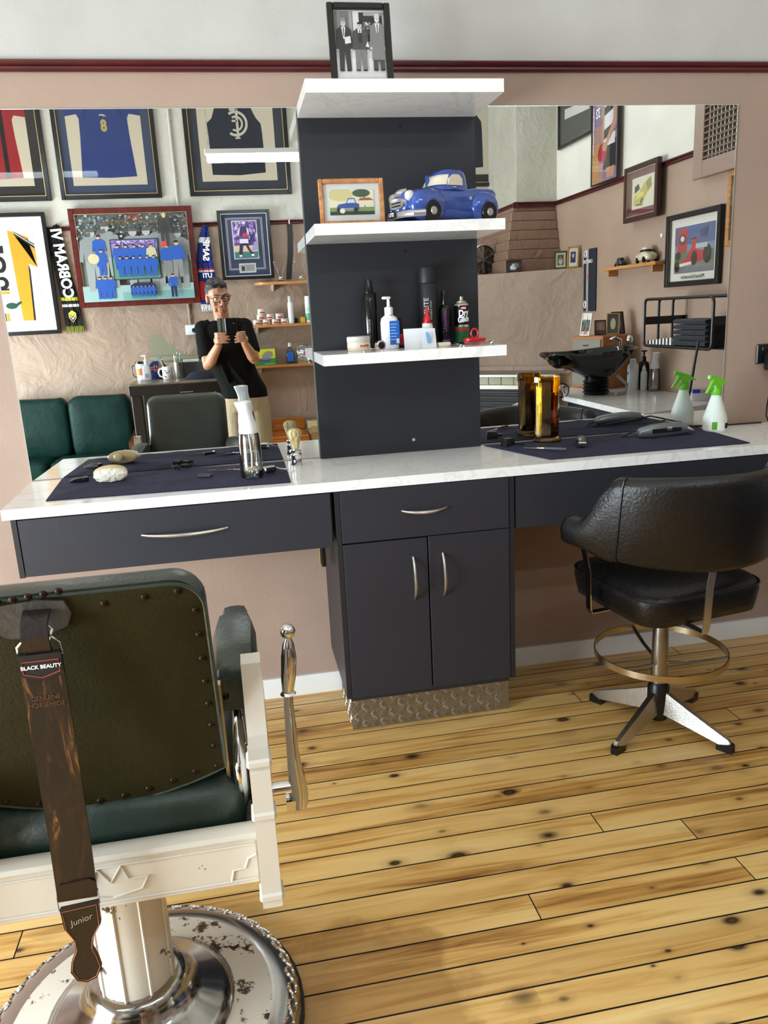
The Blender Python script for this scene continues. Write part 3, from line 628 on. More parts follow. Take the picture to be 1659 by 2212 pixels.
# ------------------------------------------------------------------ towels and tools on the counter
from mathutils import noise as NZ
ZT = .9202
def towel(name, corners, label, seed, bulge=0):
    (ax,ay),(bx_,by_),(cx,cy),(dx,dy) = corners; nu, nv = 72, 34; top = []; 
    for j in range(nv+1):
        for i in range(nu+1):
            u, v = i/nu, j/nv
            x = (ax*(1-u)+bx_*u)*(1-v)+(dx*(1-u)+cx*u)*v; y = (ay*(1-u)+by_*u)*(1-v)+(dy*(1-u)+cy*u)*v
            x += bulge*math.sin(PI*v)*(1-u)**3; y += .006*NZ.noise((x*6,y*6,seed))*min(1,4*min(v,1-v)+.4)
            e = min(1, 14*min(u,1-u)); e2 = min(1, 9*min(v,1-v)); k = min(e,e2)
            z = .0035+.003*k + k*(.009*abs(NZ.noise((x*4+seed,y*24,seed)))+.008*max(0,NZ.noise((x*11,y*5,seed+3)))+.0015*NZ.noise((x*40,y*40,seed)))
            top.append((x,y,z))
    W = nu+1; fs = [(j*W+i,j*W+i+1,(j+1)*W+i+1,(j+1)*W+i) for j in range(nv) for i in range(nu)]
    rim = [i for i in range(W)]+[j*W+nu for j in range(1,nv+1)]+[nv*W+i for i in range(nu-1,-1,-1)]+[j*W for j in range(nv-1,0,-1)]
    n0 = len(top); vs2 = top+[(top[r][0],top[r][1],.0003) for r in rim]; m = len(rim)
    fs += [(rim[k],n0+k,n0+(k+1)%m,rim[(k+1)%m]) for k in range(m)]
    return MB().add(vs2,fs).obj(name, M_TOWEL, None, ang=60, loc=(0,0,ZT), label=label, cat='towel', group='navy towels spread on the counter')
towel('hand_towel', [(-.862,-.372),(-.127,-.404),(-.125,-.03),(-.885,-.012)], 'navy towel under the brushes and clear spray bottle at the left', 1.3)
towel('hand_towel', [(.735,-.392),(1.462,-.400),(1.50,-.022),(.62,-.03)], 'navy towel under the clippers and amber jar at the right', 5.1)
ZW = ZT+.0115
# clear spray bottle with white head
sp = thing('spray_bottle', 'tall clear spray bottle with white waisted head on the left towel', 'spray bottle', (-.243,-.312,ZW))
MB().lathe([(.0,.002),(.033,.0),(.0365,.006),(.0365,.04),(.034,.115),(.0315,.136),(.030,.142)],24).obj('clear_body', M_CLEAR, sp, ang=40)
MB().lathe([(.0,.004),(.032,.004),(.033,.014),(.0,.017)],20).obj('water', glass_mat('water',(222,230,226),base=.02), sp)
g = MB()
for k in range(9):
    a = 2.4*k; g.tube([(.02*math.cos(a),.02*math.sin(a),.016+.002*k%.01),(.006*math.cos(a+1),.006*math.sin(a+1),.03),(.022*math.cos(a+2.2),.022*math.sin(a+2.2),.024)],.0022,5)
g.obj('petals', mat('cream_petals',(226,214,180),.6), sp); MB().tube([(0,0,.012),(.004,0,.07),(0,0,.142)],.003,6).obj('dip_tube', M_WHITEP, sp)
def waist(pr, sxn=1): return [[(r*math.cos(2*PI*j/20)*1.0+ox, r*.92*math.sin(2*PI*j/20), z) for j in range(20)] for r,z,ox in pr]
hd = MB().loft(waist([(.0305,.142,0),(.0305,.146,0),(.029,.162,0),(.0235,.182,-.001),(.0215,.198,-.003),(.0225,.215,-.006),(.026,.233,-.009),(.0275,.238,-.010),(.0265,.2415,-.010),(.012,.244,-.009)])).obj('spray_head', M_WHITEP, sp, ang=40)
MB().loft([[(x0+ -.002*k,y,z) for x0,y in ((-.006,.019),(.006,.019),(.006,.026),(-.006,.026))] for k,z in ((0,.17),(0,.196),(1,.222))]).obj('trigger', M_WHITEP, hd)
# shaving brush
sb = thing('shaving_brush', 'shaving brush with cream bristles and chrome handle', 'shaving brush', (-.086,-.118,ZT))
MB().lathe([(.0,0),(.0185,0),(.0195,.006),(.0165,.02),(.016,.03),(.019,.037),(.019,.041),(.0145,.046),(.0175,.052),(.0165,.058),(.011,.0605)],24).obj('handle', M_CHROME, sb, ang=50)
def bristle_mat(name, a, b2, sc=(60,60,4)):
    m, t, b = nt(name); tc = N(t,'ShaderNodeTexCoord'); mp = N(t,'ShaderNodeMapping'); mp.inputs['Scale'].default_value = sc; t.links.new(tc.outputs['Object'],mp.inputs[0])
    n = N(t,'ShaderNodeTexNoise',i_Scale=3.0,i_Detail=3.0); t.links.new(mp.outputs[0],n.inputs['Vector']); r = ramp(t,[(.35,a),(.6,b2)]); t.links.new(n.outputs['Fac'],r.inputs[0]); t.links.new(r.outputs[0],b.inputs['Base Color']); b.inputs['Roughness'].default_value = .8
    bp = N(t,'ShaderNodeBump',i_Strength=.8,i_Distance=.003); t.links.new(n.outputs['Fac'],bp.inputs['Height']); t.links.new(bp.outputs[0],b.inputs['Normal']); return m
MB().lathe([(.0105,.058),(.0135,.07),(.0195,.092),(.0245,.108),(.0255,.117),(.022,.124),(.013,.129),(.0,.130)],28).obj('bristles', bristle_mat('bristle_cream',(150,128,78),(222,204,156)), sb, ang=60)
# neck brush lying on its side
nb = thing('neck_brush', 'pale wooden neck brush with fluffy white bristles lying on its side', 'brush', (-.70,-.165,ZW), math.radians(8))
M_PINE = wood_mat('pale_beech',(196,164,116),(226,198,152),.4)
E_ = lambda a,b2,y,z0,n=22: [(a*math.cos(2*PI*j/n),y,z0+b2*math.sin(2*PI*j/n)) for j in range(n)]
MB().loft([E_(.05,.021,.0,.024),E_(.054,.024,.004,.0245),E_(.054,.024,.012,.0245),E_(.048,.019,.017,.025)]).obj('wooden_back', M_PINE, nb, ang=50)
MB().lathe([(.008,.017),(.010,.024),(.014,.032),(.0155,.040),(.012,.047),(.0,.049)],16,(-.008,0,.028),'y').obj('knob', M_PINE, nb)
rings = []
for k,(a,b2,y) in enumerate(((.047,.019,.0),(.05,.021,-.012),(.053,.0225,-.026),(.052,.0225,-.036),(.045,.018,-.041),(.02,.008,-.043))):
    rings.append([(p[0]+.0018*math.sin(j*7.3+k*3),p[1]+.0022*math.sin(j*5.1+k*1.7),max(.0005,p[2]-.001*k+.0015*math.sin(j*9.7+k))) for j,p in enumerate(E_(a,b2,y,.0235,44))])
MB().loft(rings).obj('bristles', bristle_mat('bristle_white',(206,198,180),(238,232,216),(30,3,30)), nb, ang=70)
# clipper guards and small tools, left
def guard(loc, rz, label, L=.05, W=.034, teeth=7, up=0, grp='clipper guards'):
    t = thing('clipper_guard', label, 'clipper guard', loc, rz, grp)
    MB().box(-W/2,W/2,0,.018,0,.012,.002).obj('clip', M_BLACKP, t)
    q = MB()
    for k in range(teeth):
        x = -W/2+(k+.5)*W/teeth; q.loft([[(x-.0013,y,z0),(x+.0013,y,z0),(x+.0013,y,z1),(x-.0013,y,z1)] for y,z0,z1 in ((.001,.002,.011),(-L*.5,.001,.010),(-L+.01,.0,.004))])
    o = q.obj('comb_teeth', M_BLACKP, t); return t
guard((-.795,-.135,ZW), math.radians(-75), 'black comb guard beside the pale neck brush on the left towel')
guard((-.500,-.062,ZW), math.radians(20), 'black guard near the mirror, left one of the pair mid-towel', .028, .026, 4)
guard((-.465,-.048,ZW), math.radians(35), 'black guard near the mirror, right one of the pair mid-towel', .028, .026, 4)
bl = thing('trimmer_attachment', 'black clipper blade with a silver edge lying on the left towel', 'trimmer attachment', (-.395,-.235,ZW), math.radians(-25))
MB().box(-.024,.02,-.014,.014,0,.006,.001).obj('blade_body', M_BLACKP, bl); MB().box(.020,.0235,-.015,.015,.0,.007).obj('cutting_edge', M_CHROME, bl)
def scissors(loc, rz, label, L=.17, tilt=0):
    t = thing('scissors', label, 'scissors', loc, rz)
    for s in (1,-1):
        b_ = MB().loft([[(x,y0,z),(x,y1,z),(x,y1,z+.002),(x,y0,z+.002)] for x,y0,y1,z in ((-L*.55,s*.0005,s*.001,.002),(-L*.25,s*-.002,s*.005,.002+.0011*s),(0,s*-.004,s*.004,.002+.0011*s))]).obj('blade', M_CHROME, t)
        h = MB().tube([(0,s*.002,.003),(L*.12,s*-.006,.003),(L*.25,s*-.012,.004)],[.0035,.003,.003],6)
        h.tube([(L*.32+.019*math.cos(a),s*-.02+.012*math.sin(a),.004) for a in [2*PI*k/14 for k in range(14)]],.003,6,closed=True); h.obj('finger_handle', M_CHROME, t)
    MB().lathe([(0,.007),(.004,.0065),(.0045,.004),(.0,.003)],10).obj('pivot_screw', M_CHROME, t); return t
scissors((-.30,-.178,ZW), math.radians(-14), 'silver haircutting scissors lying on the left towel behind the spray bottle')
tr = thing('hair_trimmer', 'small chrome and black trimmer beside the clear spray bottle', 'trimmer', (-.185,-.262,ZW), math.radians(20))
MB().box(-.02,.02,-.012,.012,0,.022,.005).obj('body', M_CHROME, tr); MB().box(-.018,.018,-.016,-.0115,.003,.019,.003).obj('face', M_BLACKP, tr)
MB().loft([[(x,-.003,z),(x,.003,z),(x,.003,z+.004),(x,-.003,z+.004)] for x,z in ((.018,.014),(.036,.006),(.058,.001))]).obj('lever', M_CHROME, tr)
# amber disinfectant jar
M_AMB = glass_mat('amber_glass', (218,190,92), refl=.8, rough=.04, base=.03); M_LIQ = glass_mat('amber_liquid', (176,120,50), refl=.2, rough=.05)
aj = thing('disinfectant_jar', 'octagonal amber glass jar of combs in brown liquid', 'jar', (.842,-.098,ZW))
def octo(pr): return MB().lathe(pr, 8, ph=PI/8+.30)
octo([(.052,0),(.054,.006),(.05,.013),(.0445,.018),(.0445,.195),(.048,.21),(.048,.236),(.044,.236),(.042,.21),(.040,.19),(.040,.02),(.0,.018)]).obj('glass_body', M_AMB, aj, ang=20)
octo([(.0,.0185),(.0395,.0205),(.0395,.165),(.0,.165)]).obj('liquid', M_LIQ, aj, ang=20)
for k,(x,y,a,b2) in enumerate(((-.02,.01,.03,.02),(.0,-.015,-.02,-.03),(.018,.012,.02,.0),(.01,.0,-.035,.01),(-.008,.02,.01,-.03))):
    MB().loft([[(x+a*s+dx,y+b2*s,z) for dx in (-.008,.008)]+[(x+a*s+dx,y+b2*s+.002,z) for dx in (.008,-.008)] for s,z in ((-.4,.024),(0,.1),(.4,.20-.012*k))]).obj('comb', M_INKK if k%2 else mat('tortoise_comb',(150,104,34),.4), aj)
# caps beside the jar
def cap_guard(loc, r, h, label):
    t = thing('nozzle_guard', label, 'clipper guard', loc, .3, 'black guards by the amber jar')
    MB().loft([[(x,y,z) for x,y in rrect(w,d,.004,2)] for w,d,z in ((r,r*.8,0),(r*.97,r*.78,h*.5),(r*.8,r*.62,h))]).obj('shell', M_BLACKP, t); MB().box(-r*.9,r*.9,-r*.85,-r*.80,.002,h*.45,.001).obj('lip', M_BLACKM, t)
cap_guard((.690,-.098,ZT), .022, .034, 'larger black cap-shaped guard left of the amber jar'); cap_guard((.728,-.128,ZT), .013, .018, 'smaller black cap-shaped guard left of the amber jar')
# trimmer on right towel, pointing to the viewer
t2 = thing('hair_trimmer', 'black trimmer with chrome blade pointing forward on the right towel', 'trimmer', (.925,-.215,ZW), math.radians(-22))
MB().loft([[(w*a,y,.001+h*b2) for a,b2 in ((-1,.1),(-.7,0),(.7,0),(1,.1),(1,.75),(.6,1),(-.6,1),(-1,.75))] for y,w,h in ((-.055,.013,.016),(-.03,.016,.024),(.02,.017,.026),(.055,.015,.022),(.07,.009,.014))]).obj('body', mat('smoky_plastic',(50,44,42),.2,.3), t2, ang=50)
MB().box(-.015,.015,-.068,-.054,.002,.018,.003).obj('blade_frame', M_CHROME, t2); MB().box(-.010,.010,-.0695,-.067,.006,.014,.001).obj('blade_gap', M_INKK, t2)
MB().box(-.02,-.016,-.01,.01,.008,.016,.002).obj('switch', M_BLACKP, t2)
rz = thing('straight_razor', 'slim razor with pointed steel tip at the towel edge', 'razor', (.765,-.262,ZW), math.radians(-38))
MB().loft([[(x,-w,.004),(x,w,.004),(x,w*.6,.004+h),(x,-w*.6,.004+h)] for x,w,h in ((-.075,.001,.001),(-.02,.005,.002),(.0,.004,.004))]).obj('blade', M_CHROME, rz)
MB().loft([[(x,-w,.003),(x,w,.003),(x,w*.7,.003+h),(x,-w*.7,.003+h)] for x,w,h in ((.0,.0045,.006),(.04,.0055,.007),(.08,.004,.006))]).obj('handle', M_BLACKP, rz)
# corded clipper
cl = thing('hair_clipper', 'dark grey corded clipper with chrome blade on the right towel', 'clipper', (1.262,-.178,ZW), math.radians(3))
M_CLP = mat('gunmetal_shell',(126,132,140),.25,.7)
MB().loft([[(x,w*a,zb+(zt-zb)*b2) for a,b2 in ((-1,.2),(-.7,0),(.7,0),(1,.2),(1,.7),(.6,1),(-.6,1),(-1,.7))] for x,w,zb,zt in ((-.105,.012,.006,.026),(-.095,.018,.002,.034),(-.05,.021,.0,.042),(.0,.020,.001,.046),(.05,.021,.003,.046),(.085,.022,.006,.040))]).obj('body', M_CLP, cl, ang=50)
MB().loft([[(x,w*a,zb+(zt-zb)*b2) for a,b2 in ((-1,0),(1,0),(1,1),(-1,1))] for x,w,zb,zt in ((.085,.023,.006,.032),(.105,.023,.008,.020),(.118,.022,.006,.010))]).obj('blade', M_CHROME, cl, ang=20)
MB().box(-.06,.06,-.0225,-.0205,.014,.03,.001).obj('side_panel', M_BLACKP, cl); MB().box(.0,.02,-.026,-.0215,.020,.034,.001).obj('taper_lever', M_CHROME, cl)
cord = MB().tube([(-.105,0,.014),(-.14,.005,.008),(-.155,.03,.004),(-.12,.06,.006),(-.03,.085,.02),(.08,.11,.04),(.16,.135,.02),(.2,.142,-.001),(.245,.145,-.006),(.30,.145,-.008),(.42,.14,-.008),(.52,.13,-.008)],.003,7).obj('cord', M_BLACKP, cl)
# green trigger spray bottle
M_LIME = mat('lime_plastic',(112,198,44),.35); 
def milky():
    m, t, b = nt('milky_plastic'); b.inputs['Base Color'].default_value = lin((226,234,226)); b.inputs['Roughness'].default_value = .35; b.inputs['Subsurface Weight'].default_value = .5; b.inputs['Subsurface Radius'].default_value = (.02,.02,.02); b.inputs['Subsurface Scale'].default_value = .5; return m
gb = thing('spray_bottle', 'milky plastic spray bottle with lime green trigger by the right mirror edge', 'spray bottle', (1.507,-.118,ZT), math.radians(12))
MB().lathe([(.0,.0),(.040,.0),(.0435,.005),(.0435,.052),(.041,.062),(.018,.135),(.0165,.14),(.0165,.147)],28).obj('bottle', milky(), gb, ang=40)
MB().lathe([(.0437,.010),(.0441,.0105),(.0441,.044),(.0437,.0445)],28).obj('label_band', mat('white_label',(236,238,236),.4), gb)
q = MB(); 
for k in range(9): 
    a = -PI/2+.18+.052*k; q.tube([(.0445*math.cos(a),.0445*math.sin(a),.016),(.0445*math.cos(a),.0445*math.sin(a),.036)],.0007*(1+k%3),4)
q.obj('barcode', M_INKK, gb)
q = MB()
for k in range(6):
    a = -PI/2-.95+.07*k; q.box(.0443*math.cos(a)-.002,.0443*math.cos(a)+.002,.0443*math.sin(a)-.0006,.0443*math.sin(a)+.0006,.013,.042)
q.obj('label_green', M_LIME, gb)
MB().lathe([(.0185,.140),(.0195,.142),(.0195,.158),(.0165,.160),(.0165,.166)],20).obj('collar', M_LIME, gb)
MB().prism([(.018,.160),(.018,.178),(.044,.176),(.046,.180),(.015,.200),(-.020,.212),(-.034,.214),(-.036,.206),(-.024,.198),(-.018,.186),(-.008,.178),(-.010,.160)],-.0085,.0085,'y').obj('spray_head', M_LIME, gb, ang=30)
MB().prism([(-.022,.196),(-.012,.186),(-.022,.168),(-.046,.150),(-.050,.150),(-.034,.174)],-.006,.006,'y').obj('trigger', M_LIME, gb, ang=30)
MB().lathe([(.007,-.040),(.0085,-.038),(.0085,-.026)],12,(0,0,.2075),'x').obj('nozzle', M_LIME, gb)

# ------------------------------------------------------------------ things on the lowest shelf
Z3 = 1.3011
def bottle(name, label, cat, loc, prof, m, capprof=None, capm=None, capname='cap', n=22, rotz=0, group=None):
    t = thing(name, label, cat, loc, rotz, group); MB().lathe(prof, n).obj('body', m, t, ang=40)
    if capprof: MB().lathe(capprof, n).obj(capname, capm, t, ang=40)
    return t
M_GLB = mat('gloss_black',(10,10,12),.15); M_MTB = mat('matt_black',(18,18,19),.5); M_LAB = mat('cream_wax',(222,208,186),.4); M_BLUE = mat('blue_label',(32,98,190),.4)
jt = thing('wax_jar', 'round clear wax jar with red oval on the lowest dark panel shelf', 'jar', (.150,-.150,Z3), .15)
MB().lathe([(.0,.001),(.036,.0),(.0385,.004),(.0385,.028),(.0,.028)],26).obj('jar', M_LAB, jt); MB().lathe([(.039,.028),(.040,.030),(.0395,.046),(.036,.048),(.0,.048)],26).obj('lid', mat('clear_lid',(196,192,186),.2), jt)
q = MB().lathe([(.0388,.009),(.0391,.010),(.0391,.022),(.0388,.023)],40,ph=0); q.obj('label', M_LAB, jt)
text('lettering','SHAPER',.010,M_INKR,jt,(.010,-.0392,.016),off=.0004,bend=(0,0,.0392))
t = bottle('spray_can','slim gloss black spray bottle with nozzle behind the wax jar','spray can',(.203,-.088,Z3),[(.0,0),(.0235,0),(.0245,.004),(.0245,.165),(.020,.180),(.0155,.186)],M_GLB,[(.0155,.184),(.0155,.20),(.012,.22),(.010,.232),(.0,.234)],M_GLB,'nozzle')
MB().box(.008,.027,.004,.012,.13,.19,.003).obj('trigger', M_GLB, t); text('lettering','BY HERCULES',.010,mat('grey_ink',(150,150,150),.5),t,(-.006,-.0249,.07),(PI/2,-PI/2,0),bend=(0,0,.0247))
pb = thing('pump_bottle','white pump bottle with blue label on the lowest dark panel shelf','pump bottle',(.257,-.155,Z3),.1)
MB().loft([[(x,y,z) for x,y in rrect(w,d,.016,4)] for w,d,z in ((.026,.018,0),(.029,.021,.004),(.029,.021,.088),(.026,.018,.103),(.014,.012,.112),(.013,.012,.116))]).obj('bottle', M_WHITEP, pb, ang=50)
lb = MB().box(-.006,.0285,-.0222,-.0205,.014,.092,.0005).obj('label', M_BLUE, pb)
for k in range(6): MB().box(-.003,.02-.003*(k%3),-.0226,-.0221,.08-.010*k,.0812-.010*k+.0015).obj('print_line', mat('pale_print%d'%k,(150,186,226),.5) if k==0 else bpy.data.materials['pale_print0'], lb)
MB().box(.016,.026,-.0228,-.0221,.018,.034).obj('barcode', M_INKW, lb)
MB().lathe([(.0145,.114),(.0145,.136),(.010,.138),(.0055,.14),(.0055,.150),(.0045,.168)],18).box(-.022,.008,-.0065,.0065,.163,.172,.003).obj('pump', M_WHITEP, pb, ang=40)
dr = thing('dropper_bottle','small dark dropper bottle with red label beside the pump bottle','bottle',(.303,-.115,Z3))
MB().lathe([(0,0),(.0115,0),(.012,.003),(.012,.052),(.006,.06),(.006,.064)],16).obj('bottle', M_GLB, dr); MB().lathe([(.0122,.010),(.0124,.011),(.0124,.046),(.0122,.047)],16).obj('label', M_REDP, dr); MB().lathe([(.008,.062),(.008,.076),(.0045,.08),(.0045,.098),(0,.101)],12).obj('dropper', M_BLACKP, dr)
for k,(x0,x1,y,h,rz_) in enumerate(((.296,.372,-.205,.064,-.05),(.352,.402,-.222,.062,.05))):
    c = thing('paper_card', ('wide blank white card propped on the lowest shelf','narrow white card with a blue mark propped on the lowest shelf')[k],'card',((x0+x1)/2,y,Z3),rz_,'white cards on the lowest shelf'); w_ = (x1-x0)/2
    MB().loft([[(-w_,s*.03,z),(w_,s*.03,z),(w_,s*.03+.0008,z),(-w_,s*.03+.0008,z)] for s,z in ((0,0),(.2,h*.5),(.5,h))]).obj('sheet', mat('blank_paper%d'%k,(226,228,232),.7), c, ang=0)
    if k: MB().prism([(-.012,.05),(-.002,.051),(.006,.03),(.004,.014),(-.006,.016)],-.0015,-.0002,'y').obj('blue_mark', mat('pale_blue_ink',(120,170,220),.6), c)
gl = thing('glue_bottle','white glue bottle with red cone nozzle behind the white cards','bottle',(.392,-.140,Z3))
MB().lathe([(0,0),(.0175,0),(.0185,.004),(.0185,.07),(.016,.080),(.011,.083)],18).obj('bottle', M_WHITEP, gl); MB().lathe([(.0187,.078),(.0187,.081),(.0125,.083),(.0125,.096),(.008,.103),(.003,.133),(.0,.134)],18).obj('nozzle', M_REDP, gl)
bc_ = bottle('spray_can','tallest black spray can with matt cap on the lowest shelf','spray can',(.413,-.075,Z3),[(0,0),(.031,0),(.0325,.004),(.0325,.208),(.030,.212)],M_MTB,[(.0328,.212),(.0328,.258),(.031,.263),(0,.264)],M_MTB)
text('lettering','ELITE',.024,M_INKW,bc_,(-.0135,-.0328,.135),(PI/2,-PI/2,0),off=-.0003,bend=(0,0,.0328)); text('small_lettering','INVISIBLE HOLD',.009,mat('grey_print',(170,170,170),.5),bc_,(.002,-.0328,.12),(PI/2,-PI/2,0),bend=(0,0,.0328))
b_ = bottle('hair_tonic','slim gloss black bottle with purple lettering','bottle',(.470,-.080,Z3),[(0,0),(.0195,0),(.0205,.004),(.0205,.118),(.016,.132),(.0105,.138)],M_GLB,[(.0115,.138),(.0115,.178),(.0105,.182),(0,.183)],M_GLB)
M_PUR = mat('purple_ink',(150,80,170),.4); text('lettering','Liquation',.019,M_PUR,b_,(-.005,-.0207,.080),(PI/2,-PI/2,0),bend=(0,0,.0206)); text('maker_mark','MACE',.011,M_PUR,b_,(.0,-.0207,.014),off=.0003,bend=(0,0,.0206))
dg = thing('lubricant_can','black and green aerosol can lettered Dry Glide','spray can',(.530,-.085,Z3))
MB().lathe([(0,0),(.0240,0),(.0248,.003),(.0248,.126),(.0255,.128),(.0255,.131)],24).obj('can', M_GLB, dg)
MB().lathe([(.0255,.130),(.0235,.136),(.017,.141),(.0165,.146),(.010,.148),(.0065,.149),(.0065,.161),(.0,.163)],20).obj('valve_dome', mat('beige_metal',(176,166,150),.35,.6), dg, ang=30)
MB().lathe([(.0249,.006),(.0251,.007),(.0251,.060),(.0249,.061)],24).obj('green_band', mat('dark_green_print',(30,96,56),.35), dg); MB().lathe([(.0251,.046),(.0253,.047),(.0253,.053),(.0251,.054)],24).obj('red_band', M_REDP, dg)
for s_,sz,z,sh in (('Dry',.030,.105,.1),('Glide',.026,.084,.1)): text('lettering',s_,sz,M_INKW,dg,(0,-.0252,z),(PI/2,-.12,0),off=.0012,shear=.15,sx=.8,bend=(0,0,.0252))
text('lettering','DRY FILM',.009,M_INKW,dg,(0,-.0254,.062),off=.0003,bend=(0,0,.0254)); MB().box(-.010,.010,-.0262,-.0245,.118,.1265,.001).obj('brand_patch', M_REDP, dg); text('lettering','CRC',.0085,M_INKW,dg,(0,-.0265,.1222),off=.0003)
sbr = thing('scalp_brush','red scalp massage brush with loop handle in front of the aerosol','brush',(.545,-.185,Z3),-.05)
MB().loft([[(a*math.cos(2*PI*j/20),d*math.sin(2*PI*j/20),z) for j in range(20)] for a,d,z in ((.036,.022,.012),(.039,.025,.014),(.039,.025,.020),(.03,.018,.024))]).obj('base', M_REDP, sbr)
MB().tube([(.012*math.cos(a),0,.037+.015*math.sin(a)) for a in [2*PI*k/16 for k in range(16)]],.0035,6,closed=True).obj('loop_handle', M_REDP, sbr)
q = MB()
for i in range(12):
    for j in (-1,0,1): q.cyl((-.033+.006*i,j*.012,.0),(-.033+.006*i,j*.012,.013),.0007,.0016,5)
q.obj('bristles', M_REDP, sbr)['kind'] = 'stuff'
rg = thing('chrome_stopper','small chrome stopper lying beside the wax jar','stopper',(.2085,-.235,Z3),.2)
MB().lathe([(.014,-.012),(.0165,-.010),(.0165,.010),(.012,.012)],18,(0,0,.0167),'y').obj('ring', M_CHROME, rg); MB().lathe([(0,-.0125),(.011,-.0125),(.011,-.0115),(0,-.0115)],16,(0,0,.0167),'y').obj('face', M_BLACKP, rg)
def clip(loc, rz_, label): 
    t = thing('hair_clip', label, 'hair clip', loc, rz_, 'silver clips on the lowest shelf'); MB().loft([[(x,-w,z),(x,w,z),(x,w,z+.0015),(x,-w,z+.0015)] for x,w,z in ((-.022,.001,.0),(0,.005,.001),(.018,.006,.003))]).obj('lower_arm', M_CHROME, t); MB().loft([[(x,-w,z),(x,w,z),(x,w,z+.0015),(x,-w,z+.0015)] for x,w,z in ((-.022,.001,.002),(0,.004,.006),(.018,.005,.011))]).obj('upper_arm', M_CHROME, t)
for k,(x,y,r_,s_) in enumerate(((.165,-.285,.3,'silver hair clip at the front edge left of the chrome stopper'),(.185,-.29,2.6,'silver hair clip lying nearest the chrome stopper'),(.442,-.27,.5,'silver hair clip lying by the purple lettered bottle'),(.468,-.262,2.2,'silver hair clip between purple bottle and red brush'),(.565,-.262,.2,'silver hair clip in front of the red brush'),(.588,-.24,1.1,'silver hair clip at the far right end of the lowest shelf'))): clip((x,y,Z3),r_,s_)
MB().box(-.022,.022,-.012,.012,0,.014,.003).obj('soap_block', mat('cream_soap',(228,220,196),.5), None, loc=(.432,-.20,Z3), rotz=.1, label='small cream block on the lowest shelf beside the cards', cat='soap')
# ------------------------------------------------------------------ pictures
def rect(x0,y0,x1,y1): return [(x0,y0),(x1,y0),(x1,y1),(x0,y1)]
def ell(cx,cy,rx,ry,n=14): return [(cx+rx*math.cos(2*PI*k/n),cy+ry*math.sin(2*PI*k/n)) for k in range(n)]
def fig(cx, y0, h, top, legs, skin=(206,160,130), hair=(40,30,26), wide=1.0, arms=None):
    """a small standing figure as flat printed shapes"""
    w = h*.13*wide; S = []
    S.append((legs,[(cx-w*.8,y0+h*.5),(cx+w*.8,y0+h*.5),(cx+w*.75,y0),(cx+w*.15,y0),(cx,y0+h*.42),(cx-w*.15,y0),(cx-w*.75,y0)]))
    S.append((top,[(cx-w*.75,y0+h*.47),(cx+w*.75,y0+h*.47),(cx+w*1.05,y0+h*.8),(cx+w*.5,y0+h*.86),(cx-w*.5,y0+h*.86),(cx-w*1.05,y0+h*.8)]))
    for s in (-1,1): S.append((arms or top,[(cx+s*w*.75,y0+h*.82),(cx+s*w*1.1,y0+h*.8),(cx+s*w*1.35,y0+h*.48),(cx+s*w*1.0,y0+h*.46)]))
    S.append((skin,ell(cx,y0+h*.92,h*.05,h*.065))); S.append((hair,[(cx-h*.052,y0+h*.93),(cx+h*.052,y0+h*.93),(cx+h*.04,y0+h*.99),(cx-h*.04,y0+h*.99)]))
    return S
def crowd(x0,y0,x1,y1,n,cols,r,seed=1):
    g = random.Random(seed); return [(g.choice(cols), ell(g.uniform(x0,x1),g.uniform(y0,y1),r*g.uniform(.6,1.3),r*g.uniform(.6,1.4),6)) for _ in range(n)]
def paint(parent, name, x0, z0, x1, z1, shapes, y, flip=False, m=None, step=.00012):
    """flat print: shapes in 0..1 units inside the rectangle; each a thin coloured patch"""
    mb = MB(); W, H = x1-x0, z1-z0
    for k,(c,poly) in enumerate(shapes):
        pp = [(x0+W*((1-u) if flip else u), z0+H*v) for u,v in [(min(1,max(0,u)),min(1,max(0,v))) for u,v in poly]]
        mb.plate(pp, y-step*k, c)
    return mb.obj(name, m or PRINT, parent, ang=0, fix=False)
SIDE = {'back':PI,'front':0,'right':-PI/2}
